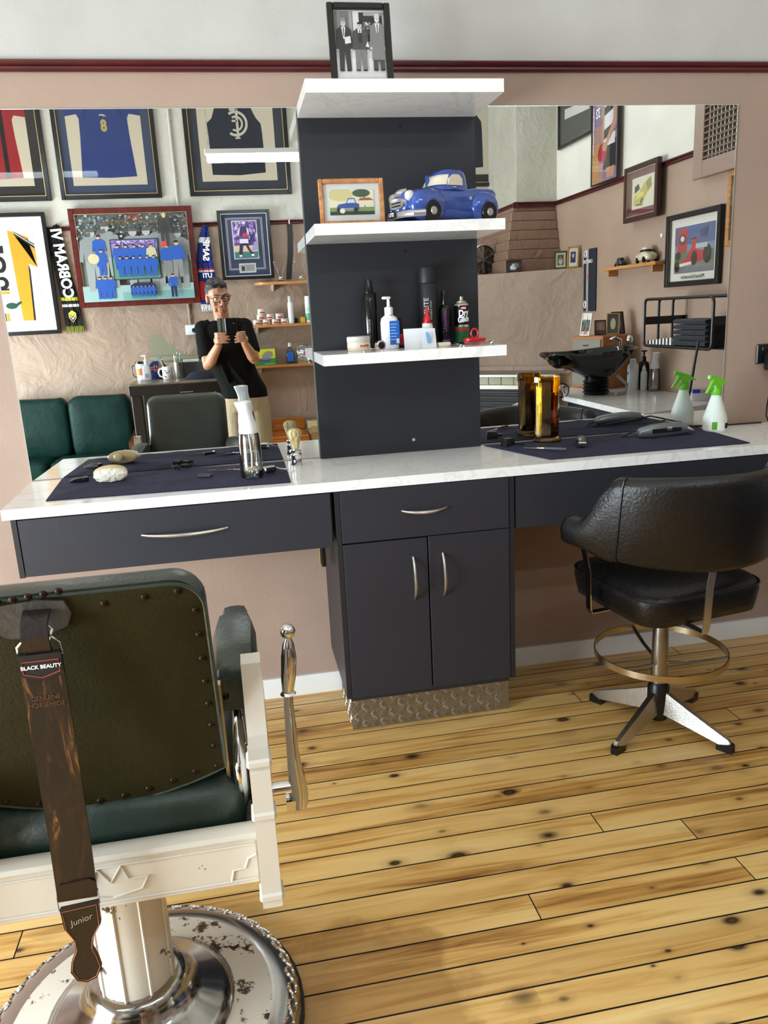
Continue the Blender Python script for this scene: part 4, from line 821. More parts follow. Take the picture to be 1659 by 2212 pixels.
def picture(name, label, cat, loc, rotz, w, h, fm, fw_=.02, fd=.022, layers=(), art=None, glass=True, group=None, lean_=0, slip=None, flip=True, nameart='print', artm=None):
    """frame w x h, base-centre at loc, front facing local -y. layers: (inset, colour) mat boards; art fills the last inset"""
    t = thing(name, label, cat, loc, rotz, group); t.rotation_euler = (lean_,0,rotz)
    m = MB()
    for a,b2,c,d in ((-w/2,-w/2+fw_,0,h),(w/2-fw_,w/2,0,h),(-w/2+fw_,w/2-fw_,0,fw_),(-w/2+fw_,w/2-fw_,h-fw_,h)): m.box(a,b2,-fd,0,c,d,min(.003,fw_*.2))
    m.obj('frame', fm, t)
    i0 = fw_
    if slip:
        q = MB(); s = .006 if w > .3 else .003
        for a,b2,c,d in ((-w/2+fw_,-w/2+fw_+s,fw_,h-fw_),(w/2-fw_-s,w/2-fw_,fw_,h-fw_),(-w/2+fw_+s,w/2-fw_-s,fw_,fw_+s),(-w/2+fw_+s,w/2-fw_-s,h-fw_-s,h-fw_)): q.box(a,b2,-fd*.8,-.002,c,d)
        q.obj('gilt_slip', slip, t); i0 += s
    MB().box(-w/2+fw_*.5,w/2-fw_*.5,-.005,-.001,fw_*.5,h-fw_*.5).obj('backing', M_NAVY if not layers else mat('mount_'+name,layers[0][1],.8), t)
    y = -.0055
    for k,(ins,c) in enumerate(layers[1:]): 
        MB().box(-w/2+ins,w/2-ins,y-.001,y+.001,ins,h-ins).obj('mount', mat('mount_%s%d'%(name,k),c,.8), t); y -= .0016
    ins = layers[-1][0] if layers else i0
    if art: paint(t, nameart, -w/2+ins, ins, w/2-ins, h-ins, art, y, flip, artm)
    if glass: MB().box(-w/2+fw_*.8,w/2-fw_*.8,-fd*.75-.0005,-fd*.75,fw_*.8,h-fw_*.8).obj('glass_pane', M_PANE, t, ang=0)
    return t
# ---- middle shelf: framed photo of a blue utility, ceramic utility; top shelf: old street photo
G = lambda v: (v,v,v)
art1 = [((226,220,190),rect(0,0,1,1)),((120,150,90),rect(0,0,1,.3)),((40,52,34),rect(0,0,1,.14)),((206,196,140),ell(.25,.8,.3,.25)),((66,84,60),ell(.72,.85,.2,.16)),((60,74,58),rect(.78,.3,.8,.95)),((230,216,190),rect(.66,.36,.98,.56)),((150,90,70),[(.64,.56),(1,.56),(.9,.66),(.7,.66)]),
 ((52,80,150),[(.12,.2),(.2,.42),(.36,.46),(.42,.66),(.56,.66),(.6,.46),(.66,.42),(.66,.2)]),((200,214,230),[(.38,.47),(.43,.62),(.55,.62),(.58,.47)]),((150,156,166),rect(.14,.2,.62,.27)),((20,20,24),ell(.2,.2,.05,.09)),((20,20,24),ell(.58,.2,.05,.09)),((236,226,200),ell(.28,.16,.06,.1))]
M_OAKF = wood_mat('honey_frame_wood',(150,92,44),(200,142,84),.4,(14,2,14))
picture('framed_photograph','small wooden photo frame with a picture of a blue utility','photo frame',(.140,-.235,1.6905),0,.205,.140,M_OAKF,.014,.014,((.014,(214,216,214)),(.032,(226,226,220))),art1,flip=False,lean_=-.10,nameart='photograph')
BWm = [(G(226),rect(0,0,1,1)),(G(120),rect(0,.45,.38,1)),(G(140),rect(.06,.62,.12,1)),(G(160),rect(.3,.6,.36,1)),(G(40),rect(.5,.55,.98,.98)),(G(170),rect(.6,.93,1,.99)),(G(242),rect(0,0,1,.42)),(G(226),rect(0,.3,1,.4))]
BWm += crowd(.56,.6,.78,.82,22,[G(230),G(80),G(150),G(30)],.03,4)
def oldman(cx,h,y0,coat,tr,hat,shirt):
    S = [(tr,[(cx-.11,y0+h*.5),(cx+.11,y0+h*.5),(cx+.12,y0+.01),(cx+.03,y0),(cx,y0+h*.4),(cx-.03,y0),(cx-.12,y0+.01)]),(coat,[(cx-.13,y0+h*.42),(cx+.13,y0+h*.42),(cx+.15,y0+h*.76),(cx+.06,y0+h*.83),(cx-.06,y0+h*.83),(cx-.15,y0+h*.76)]),
         (coat,[(cx-.15,y0+h*.77),(cx-.11,y0+h*.79),(cx-.12,y0+h*.40),(cx-.17,y0+h*.40)]),(coat,[(cx+.15,y0+h*.77),(cx+.11,y0+h*.79),(cx+.12,y0+h*.40),(cx+.17,y0+h*.40)]),
         (shirt,[(cx-.045,y0+h*.82),(cx+.045,y0+h*.82),(cx+.01,y0+h*.6),(cx-.01,y0+h*.6)]),(G(30),[(cx-.01,y0+h*.8),(cx+.01,y0+h*.8),(cx+.008,y0+h*.65),(cx-.008,y0+h*.65)]),
         (G(205),ell(cx,y0+h*.88,.05,.045)),(G(200),ell(cx-.145,y0+h*.39,.022,.02)),(G(200),ell(cx+.145,y0+h*.39,.022,.02)),(G(20),ell(cx-.07,y0+.01,.05,.012)),(G(20),ell(cx+.07,y0+.01,.05,.012)),(G(60),rect(cx-.018,y0+h*.885,cx+.018,y0+h*.893))]
    if hat: S += [(hat,[(cx-.08,y0+h*.915),(cx+.08,y0+h*.915),(cx+.05,y0+h*.93),(cx+.042,y0+h*.98),(cx-.042,y0+h*.98),(cx-.05,y0+h*.93)])]
    else: S += [(G(25),[(cx-.05,y0+h*.91),(cx+.05,y0+h*.91),(cx+.035,y0+h*.95),(cx-.035,y0+h*.95)])]
    return S
BWm += oldman(.17,.80,.1,G(45),G(50),G(150),G(225))+[(G(230),[(.19,.5),(.31,.52),(.3,.62),(.18,.6)])]+oldman(.5,.76,.1,G(75),G(130),None,G(235))+[(G(50),rect(.46,.52,.54,.66)),(G(230),[(.6,.46),(.64,.54),(.68,.45)])]+oldman(.86,.86,.1,G(120),G(70),G(190),G(215))+[(G(120),[(.72,.26),(.99,.26),(.98,.66),(.75,.66)])]
picture('framed_photograph','black frame with an old black and white photo of three men, topmost shelf','photo frame',(.192,-.245,2.0868),0,.190,.232,M_BLACKW,.019,.016,((.021,(230,230,230)),),BWm,flip=False,lean_=-.12,nameart='photograph')
# ---- ceramic utility
M_UTE = mat('pearl_blue_glaze',(56,86,170),.18,.25,coat=.6,var=.15,vs=30); M_CRM = mat('cream_window_glaze',(222,214,192),.25); M_SILV = mat('silver_glaze',(196,196,198),.2,.7)
UT = thing('ceramic_utility','blue ceramic vintage utility truck on the middle shelf','ornament',(.450,-.178,1.6905),math.radians(22)); UT.scale = (1.08,1.08,1.14)
def sec(x,w,z0,z1,p=.6,n=18):
    sg = lambda t: math.copysign(abs(t)**p,t); zc_, hz = (z0+z1)/2,(z1-z0)/2
    return [(x,w*sg(math.cos(2*PI*k/n)),zc_+hz*sg(math.sin(2*PI*k/n))) for k in range(n)]
MB().loft([sec(-.166,.020,.030,.060),sec(-.160,.034,.022,.078,.7),(sec(-.140,.044,.018,.088,.75)),sec(-.10,.050,.014,.094,.75),sec(-.055,.054,.012,.098,.65),sec(-.02,.057,.012,.098,.5),sec(.06,.058,.012,.096,.5),sec(.09,.056,.014,.098,.4),sec(.150,.055,.016,.099,.4),sec(.162,.052,.020,.097,.4),sec(.167,.046,.026,.090,.5)]).obj('body', M_UTE, UT, ang=60)
cab = MB().loft([[(cx+rx*math.copysign(abs(math.cos(2*PI*k/24))**.7,math.cos(2*PI*k/24)), ry*math.copysign(abs(math.sin(2*PI*k/24))**.7,math.sin(2*PI*k/24)), z) for k in range(24)] for cx,rx,ry,z in ((.006,.066,.055,.088),(.009,.062,.053,.105),(.013,.055,.050,.122),(.016,.049,.045,.135),(.017,.040,.037,.143),(.017,.022,.022,.1475),(.017,.004,.004,.1485))]).obj('cab', M_UTE, UT, ang=60)
MB().loft([[(cx+rx*math.copysign(abs(math.cos(a))**.7,math.cos(a)), ry*math.copysign(abs(math.sin(a))**.7,math.sin(a)), z) for a in [PI*.62+PI*.76*k/10 for k in range(11)]]+[(cx+.8*rx*math.copysign(abs(math.cos(a))**.7,math.cos(a)), .8*ry*math.copysign(abs(math.sin(a))**.7,math.sin(a)), z) for a in [PI*.62+PI*.76*k/10 for k in range(10,-1,-1)]] for cx,rx,ry,z in ((.0075,.0665,.0560,.101),(.0095,.0625,.0540,.110),(.012,.0575,.0520,.120),(.0145,.0535,.0490,.129))]).obj('windscreen', M_CRM, cab, ang=60)
MB().box(-.063,-.050,-.0012,.0012,.100,.130).obj('windscreen_bar', M_UTE, cab)
for s in (-1,1):
    MB().prism([(-.022,.100),(-.016,.118),(-.002,.128),(.018,.128),(.030,.118),(.032,.100)],s*.049,s*.0562,'y').obj('side_window', M_CRM, cab, ang=30)
    f_ = MB().sph((-.095,s*.050,.046),(.064,.026,.042),18,10,.85).obj('front_fender', M_UTE, UT, ang=60); MB().sph((.115,s*.052,.044),(.052,.022,.042),18,10,.85).obj('rear_fender', M_UTE, UT, ang=60)
    for x in (-.092,.118):
        w_ = MB().lathe([(.0,-.010),(.026,-.010),(.029,-.006),(.029,.006),(.026,.010),(.0,.010)],20,(x,s*.068,.029),'y').obj('wheel', mat('black_glaze',(14,14,14),.3) if x<0 and s<0 else bpy.data.materials['black_glaze'], UT, ang=40)
        MB().lathe([(.0,-.013),(.010,-.0125),(.012,-.009),(.012,.009),(.010,.0125),(.0,.013)],14,(x,s*.068,.029),'y').obj('hub_cap', M_SILV, w_)
    h_ = MB().lathe([(.0,-.012),(.010,-.010),(.0135,-.004),(.014,.004),(.010,.012)],16,(-.152,s*.042,.070),'x').obj('headlight', mat('headlight_glaze',(222,218,204),.2) if s<0 else bpy.data.materials['headlight_glaze'], UT)
    MB().tube([(-.006,s*.0585,.094),(.006,s*.0585,.094)],.0022,6).obj('door_handle', M_SILV, UT)
    MB().lathe([(0,-.003),(.005,-.002),(.005,.002),(0,.003)],12,(.058,s*.0595,.066),'y').obj('fuel_cap', M_SILV, UT)
MB().tube([(-.12,-.072,.024),(-.155,-.064,.022),(-.172,-.035,.022),(-.176,0,.022),(-.172,.035,.022),(-.155,.064,.022),(-.12,.072,.024)],.0095,10).obj('bumper', M_SILV, UT)
gr = MB().loft([sec(-.171,.016,.044,.056),sec(-.172,.034,.038,.066,.7),sec(-.150,.036,.036,.068,.7)]).obj('grille', M_SILV, UT, ang=60)
for z in (.046,.054): MB().tube([(-.168,-.034,z),(-.175,0,z),(-.168,.034,z)],.0018,6).obj('grille_bar', M_INKK, gr)
MB().loft([sec(-.171,.008,.072,.082),sec(-.160,.014,.068,.090),sec(-.14,.012,.082,.094)]).obj('nose_badge', M_SILV, UT, ang=60)
npl = MB().box(-.189,-.186,-.018,.018,.014,.031,.001).obj('number_plate', M_GLB, UT); text('lettering','UTE',.014,M_INKW,npl,(-.1893,0,.0225),(PI/2,0,-PI/2),off=.0005)
# ------------------------------------------------------------------ back wall: framed shirts, prints, scarves (seen in the mirror)
YW = YB
M_MAHOG = wood_mat('mahogany_frame',(70,16,18),(104,30,28),.25,(8,2,8)); M_GILT = mat('gilt_edge',(190,168,118),.35,.7)
def jersey(body, sleeve=None, extra=(), vest=False):
    if vest: S = [(body,[(.14,.07),(.50,.06),(.85,.085),(.84,.5),(.83,.60),(.77,.66),(.72,.75),(.70,1),(.24,1),(.23,.75),(.19,.66),(.12,.61),(.13,.5)])]
    else: S = [(body,[(.13,.085),(.50,.075),(.87,.085),(.83,.50),(.82,.68),(.84,1),(.16,1),(.18,.68),(.17,.50)]),(sleeve or body,[(.19,.66),(.15,.72),(.0,.70),(.0,.95),(.12,1),(.25,1)]),(sleeve or body,[(.81,.66),(.85,.72),(1,.70),(1,.95),(.88,1),(.75,1)])]
    return [((204,192,172),rect(0,0,1,1))]+S+list(extra)
def wall_pic(name,label,x0,x1,z0,z1,**k):
    return picture(name,label,k.pop('cat','picture'),((x0+x1)/2,YW+(.032 if z0<2.23 and z1>2.18 else .001),z0),PI,x1-x0,z1-z0,**k)
dk = (52,50,54)
# red and black shirt
wall_pic('framed_shirt','framed red and black striped football shirt, leftmost on the upper back wall',-2.39,-1.602,2.422,3.37,fm=M_BLACKW,fw_=.035,fd=.03,layers=((.035,(46,42,42)),(.115,(204,192,172))),art=jersey((150,34,40),(150,34,40),[((34,30,30),rect(.44,.08,.55,1)),((34,30,30),rect(.64,.08,.70,1)),((34,30,30),rect(.26,.08,.34,1)),((34,30,30),[(.73,1),(.95,.8),(1,.86),(.9,1)])]),slip=M_GILT,artm=CLOTHP,group='framed football shirts',nameart='shirt')
# blue shirt with 8
b8 = wall_pic('framed_shirt','framed plain blue football shirt with a gold 8 on the chest',-1.525,-.738,2.425,3.37,fm=M_BLACKW,fw_=.032,fd=.03,layers=((.032,(58,68,96)),(.105,(206,196,176))),art=jersey((42,60,118),(42,60,118),[((34,48,98),[(.24,.62),(.40,1),(.28,1)]),((34,48,98),[(.76,.62),(.60,1),(.72,1)])]),slip=M_GILT,artm=CLOTHP,group='framed football shirts',nameart='shirt')
text('shirt_number','8',.115,mat('dull_gold_print',(176,158,92),.6),b8,(.0,-.010,.545),off=.006,sx=.8)
pm = MB().plate([(.03,.62),(.022,.632),(.0,.632),(-.02,.625),(-.028,.612),(-.018,.62),(-.004,.622),(-.010,.608),(.0,.62),(.012,.624),(.024,.622)],-.0102,(214,206,180)); pm.obj('chest_logo', CLOTHP, b8, ang=0, fix=False)
# navy sleeveless shirt with monogram
nv = (36,40,52)
cf = wall_pic('framed_shirt','framed navy sleeveless football shirt with a white monogram',-.512,.328,2.429,3.38,fm=M_BLACKW,fw_=.034,fd=.03,layers=((.034,(50,54,66)),(.112,(206,196,176))),art=jersey(nv,None,(),True),slip=M_GILT,artm=CLOTHP,group='framed football shirts',nameart='shirt')
M_MONO = mat('monogram_white',(196,190,178),.7)
def arc(cx,cz,r,a0,a1,n=20): return [(cx+r*math.cos(math.radians(a0+(a1-a0)*k/n)),-.0115,cz+r*math.sin(math.radians(a0+(a1-a0)*k/n))) for k in range(n+1)]
q = MB().strip(arc(0,.55,.088,55,305),(0,.001,0),.02).strip(arc(0,.55,.052,60,300),(0,.001,0),.016)
q.strip([(-.012,-.0118,.66),(-.012,-.0118,.445)],(0,.001,0),.02).strip([(-.012,-.0118,.655),(.045,-.0118,.655)],(0,.001,0),.018).strip([(-.012,-.0118,.57),(.03,-.0118,.57)],(0,.001,0),.016).strip([(-.03,-.0118,.44),(.012,-.0118,.44)],(0,.001,0),.012)
q.obj('monogram', M_MONO, cf, ang=0)
text('sponsor_lettering','HYUNDAI',.045,M_MONO,cf,(.02,-.0105,.715),sx=.8)
# black shirt frame beyond the chimney
wall_pic('framed_shirt','framed dark shirt partly hidden behind the chimney',1.42,2.20,2.452,3.36,fm=M_BLACKW,fw_=.03,fd=.03,layers=((.03,(40,40,44)),(.10,(214,206,188))),art=jersey(nv,None,(),True),slip=M_GOLD,artm=CLOTHP,group='framed football shirts',nameart='shirt')
# yellow / white shirt in white mount
Y_ = (222,160,44); K_ = (30,28,30)
ysh = [((232,230,228),rect(0,0,1,1)),((226,222,214),[(.1,0),(.72,0),(.72,.96),(.1,.96)]),(Y_,[(.50,0),(.66,0),(.70,.62),(.76,.9),(.56,.96),(.46,.98)]),(K_,[(.66,0),(.69,0),(.72,.55),(.70,.62)]),((240,238,240),[(.70,0),(.9,0),(.9,.55),(.72,.55)]),(Y_,[(.70,.62),(.92,.58),(.92,.80),(.56,.92),(.56,.96),(.74,.9)]),(K_,[(.55,.93),(.92,.78),(.92,.83),(.55,.97)]),((244,244,244),[(.55,.95),(.92,.805),(.92,.815),(.55,.96)]),
  (K_,[(.30,.82),(.36,.82),(.36,.74),(.30,.74)]),(K_,ell(.28,.62,.09,.09)),(K_,ell(.28,.42,.09,.07)),((226,222,214),ell(.26,.62,.05,.05)),((226,222,214),ell(.26,.42,.05,.035)),(K_,rect(.2,.34,.36,.36)),(Y_,rect(.2,.30,.36,.33)),((40,84,64),ell(.36,.17,.09,.035)),((40,84,64),[(.4,.18),(.5,.22),(.52,.2),(.42,.15)]),(K_,rect(.18,.0,.25,.09)),(Y_,rect(.26,.0,.3,.09))]
yf = wall_pic('framed_shirt','framed yellow, white and black shirt in a wide white mount',-2.41,-1.668,1.384,2.334,fm=M_BLACKW,fw_=.03,fd=.03,layers=((.03,(238,238,238)),(.115,(232,230,228))),art=[ysh[0]]+[(c_,[(u_+.17,v_) for u_,v_ in q_]) for c_,q_ in ysh[1:]],artm=CLOTHP,group='framed football shirts',nameart='shirt')
cr_ = [((238,238,238),rect(0,0,1,1)),((226,214,60),[(.1,.75),(.5,.95),(.9,.75),(.88,.4),(.5,.05),(.12,.4)]),((30,30,34),[(.2,.7),(.5,.5),(.8,.7),(.8,.4),(.5,.08),(.2,.4)]),((240,240,240),[(.24,.62),(.5,.38),(.76,.62),(.76,.52),(.5,.26),(.24,.52)])]
paint(yf,'club_badge',.05,.045,.135,.155,cr_,-.0072)
# scarves
M_FRG = mat('yellow_green_fringe',(120,124,34),.9)
def scarf(name, label, cx, ztop, path, cols, fr, txt=None):
    """path: (x offset, z, half width); cols: (z0,z1,colour) bands"""
    t = thing(name, label, 'scarf', (cx,YW+.012,ztop), PI); mb = MB()
    n = 40; P = []
    for i in range(n+1):
        s = i/n*(len(path)-1); k = min(int(s),len(path)-2); u = s-k; P.append(tuple(path[k][j]*(1-u)+path[k+1][j]*u for j in range(3)))
    nx = 9
    for i in range(n):
        zc_ = (P[i][1]+P[i+1][1])/2; c = cols[0][2]
        for a,b2,cc in cols:
            if b2 <= zc_ <= a: c = cc
        mb.col = c
        for j in range(nx):
            def pt(r,jj): 
                u = -1+2*jj/nx; return (r[0]+r[2]*u, -.012-.008*math.cos(u*4.2+r[1]*9)-.004*math.cos(u*9), r[1])
            mb.add([pt(P[i],j),pt(P[i],j+1),pt(P[i+1],j+1),pt(P[i+1],j)],[(3,2,1,0)])
    w = mb.obj('knitted_band', CLOTHP, t, ang=70); so = w.modifiers.new('thick','SOLIDIFY'); so.thickness = .006
    q = MB(); r = P[-1]
    for k in range(13): x = r[0]-r[2]+2*r[2]*(k+.5)/13; q.tube([(x,-.012,r[1]+.004),(x+.004*math.sin(k*2),-.016,r[1]-.03),(x+.008*math.sin(k*3),-.014,r[1]-.055)],[.0045,.0055,.003],5)
    q.obj('fringe', fr, t); MB().tube([(0,-.004,.0),(0,-.02,.008),(0,-.024,-.008),(0,-.014,-.02)],.004,6).obj('hook', M_BLACKM, t); return t
BK = (22,22,26)
s1 = scarf('football_scarf','black football scarf with white letters and yellow fringe',-1.592,2.235,[(0,0,.02),(.035,-.06,.05),(.03,-.12,.055),(.0,-.4,.06),(-.02,-.62,.066),(-.03,-.80,.07)],[(0,-.9,BK),(-.575,-.597,(206,200,60)),(-.625,-.645,(220,220,220))],M_FRG)
text('lettering','COBRAM VI',.115,M_INKW,s1,(-.002,-.0305,-.30),(PI/2,-PI/2+.06,0),off=.004,sx=.9,align='CENTER')
paint(s1,'club_badge',-.065,-.775,.010,-.665,cr_[1:],-.031)
s2 = scarf('football_scarf','blue, white and red football scarf hanging behind the photographer',-.418,2.20,[(0,0,.02),(.02,-.12,.05),(.03,-.3,.065),(.02,-.45,.07),(.04,-.64,.06)],[(0,-.9,(34,48,130)),(-.02,-.09,(34,48,130)),(-.10,-.13,(225,225,230)),(-.34,-.355,(196,40,48)),(-.362,-.374,(230,230,230)),(-.45,-.60,(206,50,56))],mat('white_fringe',(214,214,214),.9))
text('lettering','SAMP',.07,M_INKW,s2,(.012,-.031,-.20),(PI/2,-PI/2-.1,0),off=.003); text('lettering','UTI',.05,M_INKW,s2,(.02,-.031,-.405),off=.002)
# team print
BL = (36,84,170); SK = (206,160,130)
wc = [((150,158,156),rect(0,0,1,1)),((116,124,124),rect(0,.62,1,1))]+crowd(0,.72,1,.98,420,[G(60),G(120),G(180),(150,160,165),G(90)],.011,2)+[((150,178,176),rect(0,0,1,.18)),((120,160,158),rect(.35,0,1,.10))]
for cx,y0,h in ((.13,.12,.72),(.26,.15,.75),(.76,.15,.75),(.9,.12,.68),(.5,.1,.74),(.62,.12,.72)): wc += fig(cx,y0,h,(134,140,142),(150,156,156),(170,168,164),G(84))
wc += crowd(.1,.75,.9,.8,10,[G(90)],.02,5)
wc += [(G(226),ell(.62,.66,.02,.03))]
wc += fig(.19,.40,.36,BL,BL,SK)+fig(.2,.30,.30,BL,BL,SK)+[((200,190,150),ell(.13,.49,.05,.06))]
for k,cx in enumerate((.16,.21,.26)): wc += fig(cx,.03,.26,BL,BL,SK)
wc += [((26,40,60),rect(.29,.24,.72,.70)),((150,130,190),rect(.30,.50,.71,.69)),((90,140,110),rect(.30,.25,.71,.50))]+crowd(.31,.56,.70,.68,120,[(110,90,170),(200,190,220),(70,70,120)],.009,6)
for k in range(5): wc += fig(.35+.075*k,.36,.28,BL if k<4 else (190,180,150),BL,SK)
for k in range(6): wc += fig(.365+.06*k,.27,.24,BL,BL,SK)
wc += [((24,40,70),[(.43,.03),(.66,.03),(.66,.17),(.62,.20),(.47,.20),(.43,.17)]),((70,130,120),rect(.43,.02,.66,.06))]
for k in range(6): wc += fig(.455+.036*k,.04,.13,BL,BL,SK)
wc += fig(.79,.26,.38,BL,G(120),SK)+fig(.88,.25,.42,BL,G(130),SK)+fig(.82,.02,.27,BL,(26,40,80),SK)+fig(.79,.60,.36,G(50),G(60),G(90))+[(G(60),[(.73,.75),(.76,.93),(.78,.97),(.81,.97),(.83,.93),(.86,.75),(.84,.75),(.81,.9),(.78,.9),(.75,.75)]),((190,180,120),ell(.795,.95,.018,.03)),((210,60,60),[(.745,.6),(.8,.6),(.79,.66),(.755,.66)])]
wp = wall_pic('framed_print','mahogany framed football team print with gold lettering',-1.488,-.515,1.578,2.352,fm=M_MAHOG,fw_=.042,fd=.035,layers=((.042,(190,180,150)),),art=wc,slip=M_GILT,nameart='print')
for s_,sz,z,m_ in (('ITALY',.040,.690,M_INKR),('WORLD CUP CHAMPIONS',.036,.656,mat('bronze_ink',(110,84,44),.5)),('2006',.040,.620,mat('slate_ink',(60,76,76),.5))): text('lettering',s_,sz,m_,wp,(-.02,-.064,z),off=.0008,ext=.0003)
# framed footballer
fb = [((116,84,170),rect(0,0,1,1))]+crowd(0,.45,1,1,150,[(90,60,150),(180,150,210),(150,110,190),(206,190,220),(70,50,120)],.045,8)+[((206,180,140),rect(0,.16,1,.34)),((60,110,110),rect(0,0,1,.17)),((150,140,190),[(.0,.2),(.28,.2),(.12,.44),(.0,.46)])]
fb += [((58,34,92),[(.36,.52),(.74,.52),(.76,.78),(.62,.86),(.46,.86),(.34,.78)]),((206,190,214),[(.34,.78),(.42,.84),(.40,.62),(.32,.62)]),((206,190,214),[(.68,.84),(.78,.78),(.84,.62),(.76,.60)]),((120,80,110),[(.32,.64),(.40,.62),(.58,.58),(.56,.54),(.34,.58)]),((120,80,110),[(.84,.64),(.76,.60),(.56,.56),(.58,.52),(.84,.58)]),((190,40,80),ell(.50,.62,.12,.06)),((214,206,224),[(.38,.40),(.76,.40),(.74,.52),(.38,.52)]),((140,110,150),ell(.53,.91,.07,.05)),((226,220,230),[(.46,.93),(.60,.93),(.58,.98),(.48,.98)]),((46,28,70),[(.42,.40),(.54,.40),(.42,.22),(.26,.08),(.20,.1),(.34,.26)]),((46,28,70),[(.60,.40),(.74,.40),(.82,.14),(.76,.08),(.68,.1)]),((240,240,240),ell(.23,.075,.07,.025)),((240,240,240),ell(.75,.06,.06,.025))]
fp_ = wall_pic('framed_photo','framed footballer photo with navy mount and small plaque',-.314,.122,1.752,2.308,fm=M_BLACKW,fw_=.026,fd=.028,layers=((.026,(52,60,88)),(.085,(52,60,88))),art=None,slip=mat('pale_slip',(196,196,200),.5),nameart='x')
for a,c in ((.066,(226,226,230)),(.069,(52,60,88)),(.076,(226,226,230)),(.079,(52,60,88))):
    MB().plate(rect(-.218+a,a*.9+.02,.218-a,.556-a*.9),-.0076-a*.006,c).obj('ruled_line', PRINT, fp_, ang=0, fix=False)
MB().plate(rect(-.105,.165,.105,.475),-.0085,(232,232,234)).obj('photo_border', PRINT, fp_, ang=0, fix=False); paint(fp_,'photograph',-.097,.173,.097,.467,fb,-.0088)
paint(fp_,'plaque',-.07,.055,.07,.13,[((236,236,236),rect(0,0,1,1)),((170,170,166),rect(.04,.08,.96,.92)),((40,44,60),rect(.68,.2,.86,.7))]+[((90,90,90),rect(.14,.75-.1*k,.6,.78-.1*k)) for k in range(6)],-.0088)
# conduit, outlet
cdt = thing('cable_conduit','painted conduit pipe running down the back wall','conduit',(-.622,YW+.012,1.31))
MB().cyl((0,0,.09),(0,0,.262),.012,.012,10).obj('pipe', M_BACK, cdt); MB().cyl((0,0,1.046),(0,0,2.29),.012,.012,10).obj('pipe', M_BACK, cdt)
for z in (.15,1.25,1.7): MB().box(-.02,.02,-.012,.004,z,z+.02,.002).obj('saddle_clip', M_BACK, cdt)
po = thing('power_point','white power point with a plug on the back wall','power point',(-.612,YW+.001,1.315),PI)
MB().box(-.055,.055,-.03,0,0,.085,.006).obj('face_plate', M_WHITEP, po); MB().box(-.028,.0,-.062,-.03,.02,.055,.006).obj('plug', M_BLACKP, po)
MB().tube([(-.014,-.06,.03),(-.016,-.066,-.03),(-.03,-.05,-.12),(-.02,-.04,-.2),(-.05,-.03,-.27)],.0035,6).obj('cable', M_BLACKP, po)
# strop hung on the rail above the shelf
ws = thing('razor_strop','long black strop hanging from the rail above the back wall shelves','strop',(.285,YW+.03,2.19),PI)
MB().strip([(0,0,0),(.0,-.012,-.1),(.012,-.018,-.25),(.03,-.02,-.36),(.04,-.02,-.452)],(.024,0,0),.005).obj('strap', M_MTB, ws); MB().tube([(0,0,.0),(.0,-.006,.03),(0,.01,.045)],.003,6).obj('hook', M_CHROME, ws)
# three pine shelves
M_PSH = wood_mat('pine_shelf',(176,116,58),(206,150,88),.4,(2,14,14))
def wshelf(x0,x1,z,label,rough=False):
    t = thing('wall_shelf',label,'shelf',((x0+x1)/2,YW,z),PI,'pine shelves on the back wall'); h = (x1-x0)/2
    if rough: MB().loft([[(x,-.001,-.022),(x,-d,-.022),(x,-d,0),(x,-.001,0)] for x,d in ((-h,.165),(h-.16,.165),(h-.11,.172),(h-.06,.160),(h-.02,.13),(h,.09))]).obj('board', M_PSH, t, ang=30)
    else: MB().box(-h,h,-.155,-.001,-.022,0,.002).obj('board', M_PSH, t)
    for x in (-h*.7,h*.7): MB().loft([[(x-.008,y,-.022),(x+.008,y,-.022),(x+.008,y,-.022-d),(x-.008,y,-.022-d)] for y,d in ((-.001,.05),(-.10,.006))]).obj('bracket', M_WHITE, t)
wshelf(-.05,.95,1.718,'uppermost rough-edged pine shelf with hand clippers',True); wshelf(-.24,.95,1.368,'middle pine shelf on the back wall stacked with jars'); wshelf(-.24,.95,1.026,'bottom pine shelf on the back wall holding a box and bottles')
def handclip(x, label):
    t = thing('hand_clippers',label,'hand clippers',(x,YW+.09,1.7185),PI,'vintage hand clippers')
    MB().box(-.028,.028,-.02,.02,0,.018,.003).sph((0,0,.028),(.02,.016,.016)).obj('cutting_head', M_CHROME, t)
    for s in (-1,1): MB().tube([(s*.006,0,.03),(s*.02,0,.06),(s*.026,0,.10),(s*.05,0,.15),(s*.046,0,.165)],[.006,.005,.0045,.005,.003],7).obj('handle', M_CHROME, t)
    MB().tube([(.0,-.008,.04),(.012,-.008,.07),(.0,-.008,.095),(-.012,-.008,.07)],.0025,5,closed=True).obj('spring', M_CHROME, t)
handclip(.172,'vintage chrome hand clippers on the upper shelf left of the strop'); handclip(.345,'vintage chrome hand clippers on the upper shelf right of the strop'); 
ZA = 1.3685
M_JAR = mat('jar_cream',(226,216,200),.35)
def wjar(x,z,label):
    t = thing('wax_jar',label,'jar',(x,YW+.09,z),PI+.2*math.sin(x*40),'stacked wax jars on the middle back shelf')
    MB().lathe([(0,0),(.034,0),(.036,.003),(.036,.026),(0,.026)],18).obj('jar',M_JAR,t); MB().lathe([(.037,.026),(.037,.042),(.034,.044),(0,.044)],18).obj('lid',bpy.data.materials['clear_lid'],t)
    MB().box(-.022,.022,-.038,-.030,.008,.020,.001).obj('label',M_INKR,t)
for k in range(4): wjar(-.058+.078*k,ZA,('red labelled jar at the left end of the bottom row','red labelled jar second from left in the bottom row','red labelled jar third from left in the bottom row','red labelled jar at the right end of the bottom row')[k])
for k in range(3): wjar(-.022+.078*k,ZA+.0445,('red labelled jar at the left of the second row','red labelled jar in the middle of the second row','red labelled jar at the right of the second row')[k])
